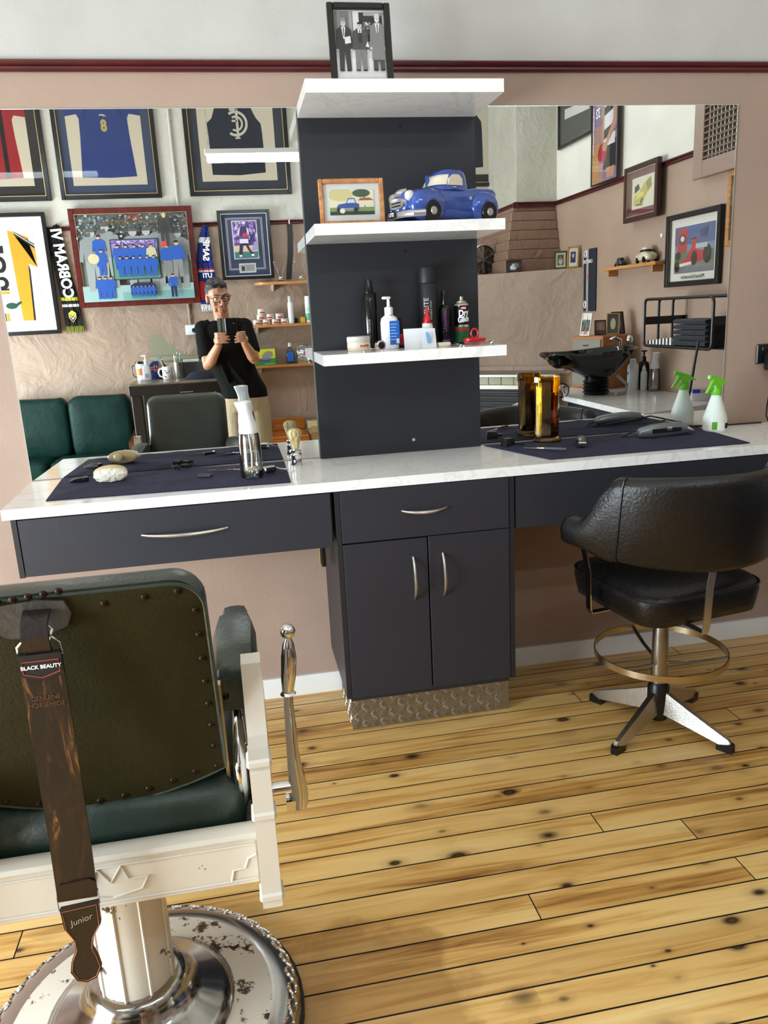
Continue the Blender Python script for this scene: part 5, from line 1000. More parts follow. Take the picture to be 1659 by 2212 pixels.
wjar(-.012,ZA+.089,'single red labelled jar crowning the jar pyramid')
wb = bottle('mousse_bottle','tall white pump mousse bottle on the middle back shelf','bottle',(.235,YW+.10,ZA),[(0,0),(.0235,0),(.025,.003),(.0235,.14),(.022,.175),(.017,.18)],M_WHITEP,[(.018,.18),(.018,.20),(.016,.228),(.0,.230)],bpy.data.materials['clear_lid'])
cs = thing('clipper_case','small black case behind the white mousse bottle','case',(.235,YW+.045,ZA),PI); MB().box(-.06,.06,-.02,.02,0,.044,.008).obj('shell',M_BLACKP,cs); MB().box(-.01,.01,-.023,-.019,.02,.026).obj('catch',M_CHROME,cs)
MB().box(-.02,.02,-.018,.018,0,.048,.003).obj('yellow_carton',mat('yellow_card',(214,164,38),.5),None,loc=(.335,YW+.10,ZA),label='little yellow carton beside the green and white cans',cat='carton')
M_GRN = mat('mint_print',(96,176,140),.4)
for k,x in enumerate((.388,.446)):
    t = bottle('hair_spray',('green and white spray can, left one of the pair on the middle back shelf','green and white spray can, right one of the pair on the middle back shelf')[k],'spray can',(x,YW+.09,ZA),[(0,0),(.026,0),(.027,.003),(.027,.178),(.024,.186)],M_WHITEP,[(.0255,.186),(.0255,.218),(.023,.222),(0,.222)],M_WHITEP,group='green and white spray cans')
    MB().lathe([(.0272,.02),(.0274,.021),(.0274,.078),(.0272,.079)],20).obj('green_band',M_GRN,t); MB().lathe([(.0272,.09),(.0274,.091),(.0274,.125),(.0272,.126)],20).obj('pale_band',mat('pale_mint%d'%k,(176,214,196),.4),t)
ZB = 1.0265
gx = thing('glove_box','yellow and green carton with a torn grey price flap','carton',(-.02,YW+.09,ZB),PI+.06)
MB().box(-.095,.095,-.045,.045,0,.14,.001).obj('carton',mat('leaf_green_card',(64,140,60),.5),gx)
paint(gx,'printed_face',-.094,.001,.094,.139,[((60,140,62),rect(0,0,1,1)),((220,214,60),rect(0,.42,1,1)),((84,70,160),[(.1,.42),(.3,.34),(.55,.3),(.75,.45),(.95,.5),(.95,.42),(.75,.34),(.55,.2),(.3,.24)]),((110,130,190),rect(.2,.36,.6,.46)),((150,146,138),[(.1,.5),(.62,.42),(.6,.62),(.45,.82),(.25,.88),(.12,.8)]),((220,210,70),[(.98,.12),(.98,.40),(.82,.26)]),((206,200,120),rect(.05,.06,.5,.09))],-.0455)
lo = thing('lotion_bottle','clear bottle of blue lotion with white cap on the bottom back shelf','bottle',(.205,YW+.09,ZB),PI)
MB().loft([[(x,y,z) for x,y in rrect(w,d,.012,3)] for w,d,z in ((.032,.018,0),(.034,.02,.004),(.034,.02,.095),(.02,.016,.125),(.010,.010,.135),(.010,.010,.145))]).obj('bottle',glass_mat('pale_blue_plastic',(190,212,232),base=.05),lo); MB().box(-.027,.027,-.0215,.0215,.02,.10,.002).obj('label',M_BLUE,lo); MB().lathe([(.013,.145),(.014,.155),(.013,.178),(0,.18)],14).obj('cap',M_WHITEP,lo)
fo = thing('foil_pouch','crumpled silver foil pouch with a pink flower at the shelf end','pouch',(.33,YW+.065,ZB),PI)
R = []
for z,d in ((0,.03),(.03,.034),(.07,.03),(.11,.018),(.118,.01),(.15,.008)): R.append([(x+.003*math.sin(z*90+x*70),s*d+.004*math.sin(x*110+z*60),z+.004*math.sin(x*80)*(z>.1)) for s,xs in ((-1,[-.065+.0217*k for k in range(7)]),(1,[.065-.0217*k for k in range(7)])) for x in xs])
MB().loft(R).obj('pouch',mat('crumpled_foil',(214,216,220),.2,1,bump=.8,bs=40),fo,ang=20); MB().lathe([(0,-.004),(.022,-.003),(.024,.0),(0,.002)],7,(-.01,-.036,.085),'y').obj('flower',mat('pink_print',(214,80,150),.6),fo)
sv = thing('chrome_dispenser','chrome bulb dispenser at the end of the bottom back shelf','dispenser',(.372,YW+.135,ZB),PI); MB().lathe([(0,0),(.024,0),(.026,.01),(.022,.05),(.014,.058),(.018,.07),(.012,.082),(0,.086)],18).obj('body',M_CHROME,sv); MB().cyl((0,0,.075),(.0,-.03,.078),.004,.003,8).obj('spout',M_CHROME,sv)
# ------------------------------------------------------------------ rear of the shop (seen in the mirror): desk, couch, bench
M_EBON = wood_mat('ebonised_wood',(9,7,6),(20,16,13),.35,(2,14,14)); M_DTOP = mat('worn_desk_top',(120,108,92),.3,var=.3,vs=7)
DK = thing('reception_desk','tall dark wooden desk with worn top at the back of the shop','desk',(-.709,-3.675,0))
MB().box(-.346,.346,-.425,.425,.985,1.0,.003).obj('desk_top', M_DTOP, DK)
ap = MB().box(-.349,.349,.405,.432,.915,.984,.003).obj('front_apron', M_EBON, DK)
for k in range(8): MB().sph((.02+.012*k,.433,.922),.004,8,5).obj('brass_tack', M_SATIN, ap)
MB().box(-.35,-.322,-.425,.405,.915,.984,.003).obj('side_apron', M_EBON, DK); MB().box(.322,.35,-.425,.405,.915,.984,.003).obj('side_apron', M_EBON, DK)
for x in (-.305,.305):
    for y in (-.38,.37): MB().box(x-.036,x+.036,y-.036,y+.036,0,.914,.004).obj('leg', M_EBON, DK)
MB().box(-.30,.30,-.30,-.27,.12,.914).obj('modesty_panel', M_EBON, DK)
ZD = 1.0005
def desk_pump():
    t = thing('sanitiser_bottle','clear hand sanitiser pump bottle on the reception desk','pump bottle',(-.955,-3.62,ZD),PI)
    MB().loft([[(x,y,z) for x,y in rrect(w,d,.012,3)] for w,d,z in ((.029,.02,0),(.031,.022,.004),(.031,.022,.09),(.024,.018,.112),(.012,.012,.122))]).obj('bottle',mat('cloudy_plastic',(206,208,206),.25,trans=.3),t); MB().lathe([(.014,.12),(.015,.15),(.006,.158),(.005,.185)],12).box(-.008,.03,-.007,.007,.182,.192,.003).obj('pump',M_WHITEP,t); MB().box(-.012,.012,-.0235,-.021,.02,.05).obj('label',mat('grey_label',(120,120,122),.6),t)
desk_pump()
tb = thing('travel_mug','white travel mug with orange print and wire handle on the desk','mug',(-1.005,-3.66,ZD))
MB().lathe([(0,0),(.03,0),(.034,.12),(.034,.128)],20).obj('cup',M_WHITEP,tb); MB().lathe([(.0345,.04),(.0348,.041),(.0352,.09),(.035,.091)],20).obj('printed_band',mat('orange_print',(206,130,84),.5),tb); MB().lathe([(.036,.126),(.036,.142),(0,.146)],20).obj('lid',M_BLACKP,tb)
MB().tube([(-.03,0,.12),(-.06,0,.11),(-.066,0,.06),(-.05,0,.03),(-.03,0,.02)],.004,6).obj('handle',M_BLACKP,tb)
mg = thing('coffee_mug','white printed mug full of pencils on the desk','mug',(-.800,-3.62,ZD),PI)
MB().lathe([(0,0),(.037,0),(.039,.004),(.039,.095),(.036,.095),(.035,.006),(0,.006)],22).obj('mug_body',M_WHITEP,mg); MB().tube([(.036,0,.082),(.06,0,.078),(.068,0,.05),(.058,0,.022),(.036,0,.018)],.0065,8).obj('handle',M_WHITEP,mg)
for k,(x,z,c,r_) in enumerate(((-.015,.06,(200,60,60),.5),(-.02,.025,(200,60,60),.6),(.016,.065,(60,120,80),-.4),(.018,.02,(200,60,60),-.6),(-.002,.045,(200,150,60),0),(.004,.05,(90,50,40),0))): MB().at((x,-.0388,z),(0,r_,0)).box(-.008,.008,-.0012,.004,-.003,.003).obj('printed_motif',mat('motif%d'%k,c,.5),mg)
def pencil(loc,tip,c,label,name='pencil'):
    t = thing(name,label,name,loc,0,'pencils in the white mug'); v = Vector(tip); MB().tube([(0,0,0),tuple(v*.94)],.0035,6).obj('barrel',mat('pencil_'+label[:9],c,.4),t); MB().tube([tuple(v*.94),tuple(v)],[.0035,.0008],6).obj('point',M_PINE,t)
for k,(dx,dy,tx,c,s_) in enumerate(((.01,.01,.05,(214,160,60),'yellow pencil leaning furthest left in the white mug'),(.0,.012,.03,(120,40,36),'dark red pencil standing in the white mug'),(-.01,.0,.015,(70,40,36),'brown pencil standing in the white mug'),(.004,-.012,.03,(60,60,120),'blue pencil standing in the white mug'))): pencil((-.800+dx,-3.62+dy,ZD+.007),(-tx*1.2,0,.15),c,s_)
fl_ = thing('flag_pouch','blue pouch printed with a flag cross behind the mugs','pouch',(-.885,-3.74,ZD),PI)
MB().loft([[(x,y,z) for x,y in rrect(w,.02,.018,3)] for w,z in ((.075,0),(.08,.06),(.07,.10),(.035,.135))]).obj('pouch',mat('royal_blue_cloth',(34,56,130),.7),fl_)
paint(fl_,'flag_print',-.03,.055,.05,.11,[((200,40,48),rect(0,0,1,1)),((34,56,130),rect(0,0,.42,.38)),((34,56,130),rect(.58,0,1,.38)),((34,56,130),rect(0,.62,.42,1)),((34,56,130),rect(.58,.62,1,1)),((230,230,235),rect(.36,0,.42,1)),((230,230,235),rect(.58,0,.64,1)),((230,230,235),rect(0,.32,.36,.38)),((230,230,235),rect(0,.62,.36,.68)),((230,230,235),rect(.64,.32,1,.38)),((230,230,235),rect(.64,.62,1,.68)),((200,40,48),rect(.42,0,.58,1)),((200,40,48),rect(0,.38,1,.62))],-.0215)
bw = thing('card_holder','small black card holder behind the white mug','holder',(-.84,-3.70,ZD)); MB().box(-.03,.03,-.02,.02,0,.065,.003).obj('box',M_BLACKP,bw); MB().box(-.026,.0,-.01,.01,.06,.17,.001).obj('cards',mat('grey_cards',(150,156,160),.5),bw)
tu = thing('steel_tumbler','grey steel tumbler holding pens and scissors on the desk','tumbler',(-.712,-3.60,ZD),PI); MB().lathe([(0,0),(.031,0),(.033,.004),(.039,.125),(.036,.125),(.030,.008),(0,.008)],22).obj('cup',mat('satin_steel',(150,148,142),.35,.8),tu)
text('lettering','Bihali',.034,M_SATIN,tu,(0,-.0375,.06),(PI/2,-PI/2,0))
for k,(x,c,h) in enumerate(((.012,(40,110,60),.17),(-.008,(200,50,50),.15),(.0,(30,30,30),.18),(-.014,(230,230,230),.16))):
    t = thing('pen',('green handled pen in the steel tumbler','red pen in the steel tumbler','black pen in the steel tumbler','white pen in the steel tumbler')[k],'pen',(-.712+x,-3.60,ZD+.01),0,'pens in the steel tumbler'); MB().tube([(0,0,0),(x*.8,0,h)],.004,6).obj('barrel',mat('pen_barrel%d'%k,c,.4),t); MB().tube([(x*.8,0,h),(x*.85,0,h+.012)],[.003,.001],6).obj('tip',M_SATIN,t)
gp = thing('grey_box','dark grey box file lying on the desk behind the navy cloth','box',(-.585,-3.70,ZD)); MB().box(-.10,.10,-.06,.06,0,.118,.003).obj('carton',mat('grey_card',(70,70,72),.6),gp); MB().box(-.09,.03,-.02,.05,.1185,.138,.002).obj('white_packet',M_WHITEP,gp)
# navy cloth heaped on the desk
R = []
for i in range(9):
    u = i/8; a = math.sin(PI*u)**.7; R.append([(-.66+.32*u,-3.47+.11*math.cos(th)*(.4+.6*a), ZD+max(.001,(.012+.075*a*(1-.45*u)*(1+.25*math.sin(5*u+2*th)))*max(0,math.sin(th)))) for th in [PI*k/11 for k in range(12)]])
MB().loft(R).obj('folded_cloth',mat('navy_cloth',(26,30,44),.9,bump=.4,bs=90),None,ang=60,label='navy cape heaped on the corner of the reception desk',cat='cloth')
# grey model aircraft
MP = thing('model_aircraft','grey-green model jet aircraft with tall tail fin on the desk','model aircraft',(-.70,-4.02,ZD)); M_GUN = mat('grey_green_model',(132,130,108),.5)
MB().loft([[(x,w*math.cos(a),.13+h*math.sin(a)+dz) for a in [2*PI*k/12 for k in range(12)]] for x,w,h,dz in ((-.26,.018,.016,.02),(-.2,.03,.028,.012),(0,.036,.034,0),(.2,.03,.03,-.01),(.34,.014,.014,-.016),(.40,.003,.003,-.02))]).obj('fuselage',M_GUN,MP,ang=60)
MB().prism([(-.245,.14),(-.245,.325),(-.225,.335),(-.165,.34),(-.06,.22),(.03,.18),(.05,.15)],-.006,.006,'y').obj('tail_fin',M_GUN,MP); MB().tube([(-.17,0,.34),(-.215,0,.43)],.0015,5).obj('aerial',M_GUN,MP)
for s in (-1,1): MB().loft([[(x0,y,.125),(x1,y,.125),(x1,y,.131),(x0,y,.131)] for x0,x1,y in ((-.05,.14,s*.03),(-.12,-.02,s*.2))]).obj('wing',M_GUN,MP)
MB().cyl((0,0,.0),(0,0,.1),.01,.01,8).box(-.06,.06,-.04,.04,0,.012,.003).obj('stand',M_BLACKP,MP); MB().tube([(.02,0,.165),(.03,0,.185),(.03,0,.19)],[.004,.012,.002],8).obj('turret',M_GUN,MP)
# green vinyl bench seat
M_CGRN = mat('bottle_green_vinyl',(7,40,34),.5,spec=.18,var=.35,vs=6,bump=.5,bs=11); M_RW = wood_mat('red_brown_timber',(70,34,22),(104,54,34),.4)
CO = thing('waiting_couch','bottle green vinyl couch with wooden ends against the back wall','couch',(-1.78,-3.93,0))
def cushion(nm,x0,x1,y0,y1,z0,z1,ln=0,b=.035):
    mb = MB(); n = 14
    def S(y,i): 
        return [(x,y+ln*(z-z0),z) for x,z in [((x0+x1)/2+((x1-x0)/2-i)*math.copysign(abs(math.cos(2*PI*k/28))**.28,math.cos(2*PI*k/28)),(z0+z1)/2+((z1-z0)/2-i)*math.copysign(abs(math.sin(2*PI*k/28))**.28,math.sin(2*PI*k/28))+.006*math.sin(k*1.7)) for k in range(28)]]
    mb.loft([S(y0,b*1.2),S(y0+.012,b*.4),S(y0+.03,0),S(y1-.03,0),S(y1-.012,b*.3),S(y1-.003,b),S(y1+.004,b*3.2)]); return mb.obj(nm,M_CGRN,CO,ang=60)
for a,b2 in ((-.42,.095),(.10,.60)): cushion('back_cushion',a,b2,-.32,-.17,.36,.865,.0)
for a,b2 in ((-.42,-.03),(-.02,.60)): 
    q = MB().loft([[(x,y,z) for x,y in [( (a+b2)/2+((b2-a)/2-i)*math.copysign(abs(math.cos(2*PI*k/28))**.25,math.cos(2*PI*k/28)), .03+(.21-i)*math.copysign(abs(math.sin(2*PI*k/28))**.25,math.sin(2*PI*k/28))) for k in range(28)]] for i,z in ((.03,.24),(.005,.26),(0,.29),(0,.35),(.008,.375),(.04,.392),(.12,.396))]).obj('seat_cushion',M_CGRN,CO,ang=60)
MB().box(-.43,.61,-.34,.22,.16,.235,.006).obj('base_rail',M_RW,CO)
for x in (.615,-.46):
    MB().box(x,x+.035,-.36,-.30,0,.62,.004).box(x,x+.035,.17,.23,0,.50,.004).obj('end_post',M_RW,CO)
    MB().loft([[(x-.004,y,z),(x+.04,y,z),(x+.04,y,z+.045),(x-.004,y,z+.045)] for y,z in ((-.36,.56),(-.1,.50),(.24,.47))]).obj('arm',M_RW,CO)
# polished bench and carton below the shelves
M_ORW = wood_mat('polished_orange_wood',(150,78,24),(186,108,44),.18,(2,10,10),.5)
BN = thing('wooden_bench','polished orange-brown bench below the pine shelves','bench',(.05,-4.02,0)); MB().box(-.30,.24,-.2,.16,.42,.445,.006).obj('seat',M_ORW,BN); MB().box(-.30,.24,-.26,-.235,.44,.55,.006).obj('back_rail',M_ORW,BN)
for x in (-.28,.22):
    for y in (-.18,.13): MB().box(x-.02,x+.02,y-.02,y+.02,0,.42,.003).obj('leg',M_ORW,BN)
MB().box(-.30,.24,.14,.16,.33,.42,.003).obj('front_rail',M_ORW,BN)
BX = thing('cardboard_box','open brown cardboard box at the end of the polished bench','box',(.425,-4.02,0)); M_CARD = mat('brown_card',(156,118,76),.8,var=.15,vs=9)
MB().box(-.12,.12,-.15,.15,0,.46).obj('carton',M_CARD,BX)
for a in (-1,1): MB().loft([[(-.12,a*.15,.46),(.12,a*.15,.46),(.12,a*.153,.46),(-.12,a*.153,.46)],[(-.12,a*.19,.52),(.12,a*.19,.51),(.12,a*.193,.51),(-.12,a*.193,.52)]]).obj('flap',mat('pale_card%d'%a,(196,176,128),.8),BX)
# ------------------------------------------------------------------ chimney corner and side wall (seen in the right mirror)
HT = thing('gas_heater','built-in heater with tiled top and black grille in the corner chimney','heater',(2.4-.743*.2-.669*.01,-3.05-.669*.2+.743*.01,0),math.radians(222))
MB().box(0,1.0,-.10,0,0,.80,.004).obj('casing',mat('heater_bronze',(92,86,76),.45,.3),HT)
MB().box(-.02,1.02,-.13,0,.865,.885,.002).obj('top_trim',mat('alloy_trim',(190,186,176),.35,.6),HT)
M_TILE = mat('pale_green_tile',(186,186,158),.25,var=.12,vs=10)
for k in range(9): MB().box(.008+k*.11,.114+k*.11,-.105,-.0,.802,.864,.002).obj('tile',M_TILE,HT)
MB().box(-.005,1.005,-.108,-.10,.765,.80,.002).obj('trim_strip',bpy.data.materials['alloy_trim'],HT)
MB().box(.02,.98,-.101,-.0995,.30,.76).obj('grille_back',M_INKK,HT)
for k in range(10): MB().box(.02,.98,-.125,-.1015,.735-k*.044,.752-k*.044,.003).obj('slat',M_BLACKM,HT)
MB().box(-.06,1.06,-.02,0,.905,.945,.006).obj('plaster_lip',M_BACK,HT)
ck = thing('mantel_clock','round black clock with silver numerals on the mantel','clock',(1.845,-3.86,1.6805),math.radians(170))
MB().lathe([(0,-.03),(.118,-.03),(.125,-.026),(.125,.0),(0,.0)],36,(0,0,.126),'y').obj('face',mat('clock_black',(24,24,26),.3),ck); MB().lathe([(.116,-.03),(.118,-.038),(.126,-.034),(.127,0),(.122,0)],36,(0,0,.126),'y').obj('rim',M_SATIN,ck)
for k in range(12):
    a = PI/2-2*PI*(k+1)/12; text('numeral',str(k+1),.03,M_SATIN,ck,(.092*math.cos(a),-.0312,.126+.092*math.sin(a)))
MB().strip([(0,-.032,.126),(-.035,-.032,.15)],(0,.0008,0),.006).obj('hour_hand',M_GOLD,ck); MB().strip([(0,-.0335,.126),(.02,-.0335,.055)],(0,.0008,0),.004).obj('minute_hand',M_SATIN,ck)
bwp = [(G(60),rect(0,0,1,1)),(G(200),ell(.5,.45,.22,.36)),(G(120),ell(.7,.6,.16,.26)),(G(235),ell(.32,.35,.13,.22)),(G(30),rect(.7,.0,1,.3))]
brd = mat('dark_red_wood',(60,24,20),.3)
def mp(x,y,w,h,rz_,fm,lay,art,label): picture('mantel_photo',label,'photo frame',(x,y,1.6805),rz_,w,h,fm,.012,.012,lay,art,lean_=-.15,nameart='photograph')
mp(1.985,-3.462,.125,.095,math.radians(195),brd,((.012,G(180)),),bwp,'low dark red framed snapshot on the mantel')
port = [((196,196,176),rect(0,0,1,1)),((70,74,60),rect(.2,.15,.8,.85)),((206,196,170),ell(.5,.42,.2,.24)),((150,120,100),ell(.5,.62,.11,.14))]
mp(2.275,-3.215,.10,.135,math.radians(205),mat('bronze_frame',(86,68,40),.35,.5),((.012,(206,206,190)),),port,'bronze framed portrait of a couple on the mantel')
port2 = [((216,214,206),rect(0,0,1,1)),((46,46,90),rect(.2,.2,.8,.8)),((206,170,150),ell(.5,.58,.14,.12))]
mp(2.335,-3.12,.09,.16,math.radians(215),M_GOLD,((.012,(220,218,210)),),port2,'tall gilt framed photo beside the navy banner')
# navy banner on the side wall
WX = XR-.001
def side(y): return (WX,y,0)
BNR = thing('club_banner','narrow navy club banner with white stripes on the side wall','banner',(WX,-2.94,1.355),-PI/2)
MB().box(-.105,.105,-.008,0,0,.45,.001).obj('cloth',mat('banner_navy',(20,24,42),.7),BNR)
for x in (.03,.05): MB().box(x-.004,x+.004,-.009,-.008,.0,.45).obj('stripe',M_INKW,BNR)
for z in (.05,.42): MB().tube([(.075+.02*math.cos(a),-.0095,z+.025*math.sin(a)) for a in [2*PI*k/16 for k in range(16)]],.004,5,closed=True).obj('crest_ring',M_INKW,BNR); text('crest_letter','C',.035,M_INKW,BNR,(.075,-.0095,z),off=.001)
text('lettering','CARLTON',.034,M_INKW,BNR,(.03,-.0098,.36),off=.001); text('number','21',.045,M_INKR,BNR,(.03,-.0098,.25),off=.001)
# pictures
def rpic(name,label,y0,y1,z0,z1,**k): return picture(name,label,k.pop('cat','picture'),(WX-(.032 if z0<2.23 and z1>2.18 else 0),-(y0+y1)/2,z0),-PI/2,abs(y1-y0),z1-z0,**k)
rpic('framed_shirt','framed black and white hooped shirt beside the footballer poster',2.895,3.52,2.59,3.3,fm=M_BLACKW,fw_=.02,fd=.03,layers=((.02,(52,52,52)),(.06,(46,46,48))),art=[((46,46,48),rect(0,0,1,1))]+[((206,202,194),[(.06,.24+.2*k),(.94,.20+.2*k),(.94,.32+.2*k),(.5,.33+.2*k),(.06,.36+.2*k)]) for k in range(4)],artm=CLOTHP,group='framed football shirts',nameart='shirt')
fpz = [((150,126,150),rect(0,0,1,1)),((176,140,130),rect(0,0,.45,.5)),((120,104,140),rect(.5,.4,1,1)),((200,150,96),rect(0,0,.28,.35)),((30,28,34),[(.45,.1),(.95,.1),(.95,.34),(.5,.34)]),((226,222,222),[(.46,.30),(.90,.30),(.92,.74),(.74,.82),(.5,.76)]),((34,32,38),[(.46,.36),(.90,.40),(.90,.48),(.46,.44)]),((34,32,38),[(.46,.56),(.91,.60),(.91,.67),(.46,.63)]),((34,32,38),[(.5,.74),(.62,.66),(.72,.80)]),((190,140,116),[(.82,.74),(.95,.68),(.96,.46),(.84,.40),(.60,.30),(.56,.35),(.82,.50)]),((190,140,116),[(.48,.72),(.40,.60),(.38,.4),(.46,.34),(.48,.4)]),((196,146,122),ell(.58,.90,.12,.065)),((40,30,28),[(.46,.93),(.60,.86),(.72,.84),(.74,.95),(.62,1),(.48,.98)]),((176,40,60),ell(.42,.25,.18,.09)),((190,140,116),ell(.52,.30,.1,.04)),((200,150,126),[(.6,.02),(.9,.02),(.9,.11),(.58,.11)])]
fq = rpic('football_poster','narrow footballer poster with a red ball and number 32',2.465,2.872,2.22,2.98,fm=M_BLACKW,fw_=.010,fd=.012,layers=((.010,(150,126,150)),),art=fpz,flip=True,nameart='poster')
text('number','32',.085,M_INKW,fq,(.095,-.0105,.46),off=.001,sx=.8)
text('lettering','WARATAH FOOTBALL',.03,mat('lilac_ink',(206,196,210),.5),fq,(.165,-.0105,.36),(PI/2,-PI/2,0),off=.001)
gcar = [((222,214,190),rect(0,0,1,1)),((190,176,80),[(.08,.12),(.5,.05),(.62,.34),(.9,.62),(.86,.9),(.6,.8),(.3,.5),(.1,.42)]),((40,38,30),[(.12,.5),(.36,.62),(.3,.8),(.12,.72)]),((224,206,90),[(.14,.3),(.5,.36),(.56,.5),(.3,.52)]),((50,46,36),rect(.2,.1,.46,.14)),((60,56,44),ell(.76,.72,.09,.12)),((150,136,60),[(.7,.5),(.9,.62),(.84,.92),(.7,.84)]),((56,50,40),[(.44,.14),(.52,.3),(.48,.34),(.38,.2)])]
rpic('framed_print','maroon framed print of gold racing car tilted off the side wall',1.895,2.325,1.912,2.25,fm=mat('maroon_frame',(56,24,26),.3),fw_=.03,fd=.03,layers=((.03,(110,52,58)),(.075,(222,214,190))),art=gcar,lean_=-.0,slip=M_GILT)
f1 = [((120,140,170),rect(0,0,1,1)),((70,96,150),rect(0,.6,1,1)),((90,120,90),rect(0,.22,1,.45)),((120,124,130),rect(0,0,1,.22)),((180,50,56),[(.06,.45),(.32,.45),(.34,.95),(.08,.95)]),((60,60,70),ell(.2,.72,.1,.12)),((230,226,222),ell(.2,.74,.05,.06)),
 ((196,36,44),[(.1,.2),(.3,.3),(.42,.5),(.46,.62),(.54,.62),(.58,.48),(.8,.42),(.82,.28),(.55,.2)]),((226,222,220),[(.02,.12),(.46,.18),(.46,.24),(.04,.2)]),((24,24,28),ell(.08,.15,.07,.12)),((24,24,28),ell(.52,.3,.08,.16)),((24,24,28),ell(.84,.36,.1,.2)),((24,24,28),ell(.1,.38,.07,.1)),((200,40,46),[(.48,.62),(.56,.62),(.54,.74),(.46,.74)]),((190,190,190),rect(.55,.5,.84,.6)),((196,36,44),rect(.5,.66,.6,.69)),((24,24,26),rect(.42,.7,.56,.73))]
f1 += [((40,44,60),[(.66+.05*k,.70+.03*k),(.68+.05*k,.90+.02*k),(.69+.05*k,.90),(.675+.05*k,.70)]) for k in range(4)]
fz = rpic('framed_print','black framed red racing car print above the towel rack',1.272,1.832,1.485,1.898,fm=M_BLACKW,fw_=.03,fd=.03,layers=((.03,(232,228,216)),(.075,(120,140,170))),art=f1)
text('caption','Michael Schumacher',.03,M_INKK,fz,(0,-.0095,.052),shear=.3)
rpic('timber_frame','honey timber picture frame at the edge of the right mirror',.78,1.236,1.675,2.056,fm=M_OAKF,fw_=.03,fd=.02,layers=((.03,(214,206,190)),),art=[((150,160,150),rect(0,0,1,1)),((110,130,100),rect(0,0,1,.4))])
# louvred vent
LV = thing('louvre_vent','brown framed louvred vent high on the side wall','vent',(WX-.031,-1.27,2.055),-PI/2); M_LV = mat('brown_vent_paint',(150,124,108),.5)
fr = MB()
for a,b2,c,d in ((-.26,-.165,0,.62),(.165,.26,0,.62),(-.165,.165,0,.09),(-.165,.165,.53,.62)): fr.box(a,b2,-.02,0,c,d,.003)
fr.obj('surround',M_LV,LV); MB().box(-.165,.165,-.003,-.001,.09,.53).obj('dark_opening',mat('dark_duct',(52,40,34),.8),LV)
for k in range(14): MB().at((0,-.012,.105+k*.031),(.6,0,0)).box(-.165,.165,-.012,.012,-.002,.002).obj('louvre_blade',M_LV,LV)
for k in range(9): MB().box(-.15+k*.035,-.144+k*.035,-.006,-.0035,.09,.53).obj('grid_bar',M_CRM,LV)
# shelf with model cars
SH = thing('car_shelf','narrow timber shelf carrying two model cars','shelf',(WX,-2.2125,1.625),-PI/2); MB().box(-.3675,.3675,-.085,0,0,.02,.002).obj('board',M_PSH,SH)
for x in (-.3,.3): MB().box(x-.01,x+.01,-.07,0,-.04,0,.002).obj('bracket',M_PSH,SH)
def mcar(name,label,loc,rz_,s,c,chrome):
    t = thing(name,label,'model car',loc,rz_); t.scale = (s,s,s); m_ = mat('enamel_'+name,c,.2,coat=.4)
    MB().loft([sec(-.105,.02,.02,.045),sec(-.10,.036,.014,.056,.6),sec(-.05,.042,.012,.062,.5),sec(.05,.042,.012,.062,.5),sec(.09,.036,.014,.055,.6),sec(.105,.02,.022,.045)]).obj('body',m_,t,ang=60)
    cb_ = MB().loft([[(x*a,y*.036*b3,z) for x,y in [(math.copysign(abs(math.cos(q))**.6,math.cos(q)),math.copysign(abs(math.sin(q))**.6,math.sin(q))) for q in [2*PI*k/20 for k in range(20)]]] for a,b3,z in ((.062,1,.058),(.056,.96,.075),(.046,.86,.09),(.030,.6,.097),(.004,.1,.099))]).obj('roof',m_,t,ang=60)
    MB().loft([[(x*a,y*.036*b3,z) for x,y in [(math.copysign(abs(math.cos(q))**.6,math.cos(q)),math.copysign(abs(math.sin(q))**.6,math.sin(q))) for q in [2*PI*k/20 for k in range(20)]]] for a,b3,z in ((.0605,1.02,.066),(.054,.97,.080))]).obj('windows',M_GLB,cb_,ang=60)
    for x in (-.062,.062):
        for y in (-.038,.038): MB().lathe([(0,-.007),(.017,-.007),(.019,0),(.017,.007),(0,.007)],14,(x,y,.019),'y').obj('wheel',M_GLB,t)
    MB().tube([(-.1,-.036,.022),(-.109,0,.022),(-.1,.036,.022)],.004,6).obj('bumper',M_CHROME,t); MB().loft([sec(-.108,.012,.03,.044),sec(-.1,.02,.028,.047)]).obj('grille',M_CHROME,t)
    for y in (-.03,.03): MB().sph((-.098,y,.045),.008,8,6).obj('headlight',M_CRM,t)
mcar('vintage_sedan','cream model sedan with dark roof on the side wall shelf',(2.357,-2.03,1.6455),math.radians(100),1.0,(214,204,176),True)
mcar('racing_coupe','little dark model car at the far end of the shelf',(2.355,-2.38,1.6455),math.radians(100),.6,(50,52,60),True)
MB().lathe([(0,-.006),(.012,-.006),(.014,-.002),(.014,0),(0,0)],14,(0,0,0),'y').obj('wall_hook',M_WHITEP,None,loc=(WX,-1.925,1.80),rotz=-PI/2,label='small white adhesive hook under the gold car print',cat='hook')
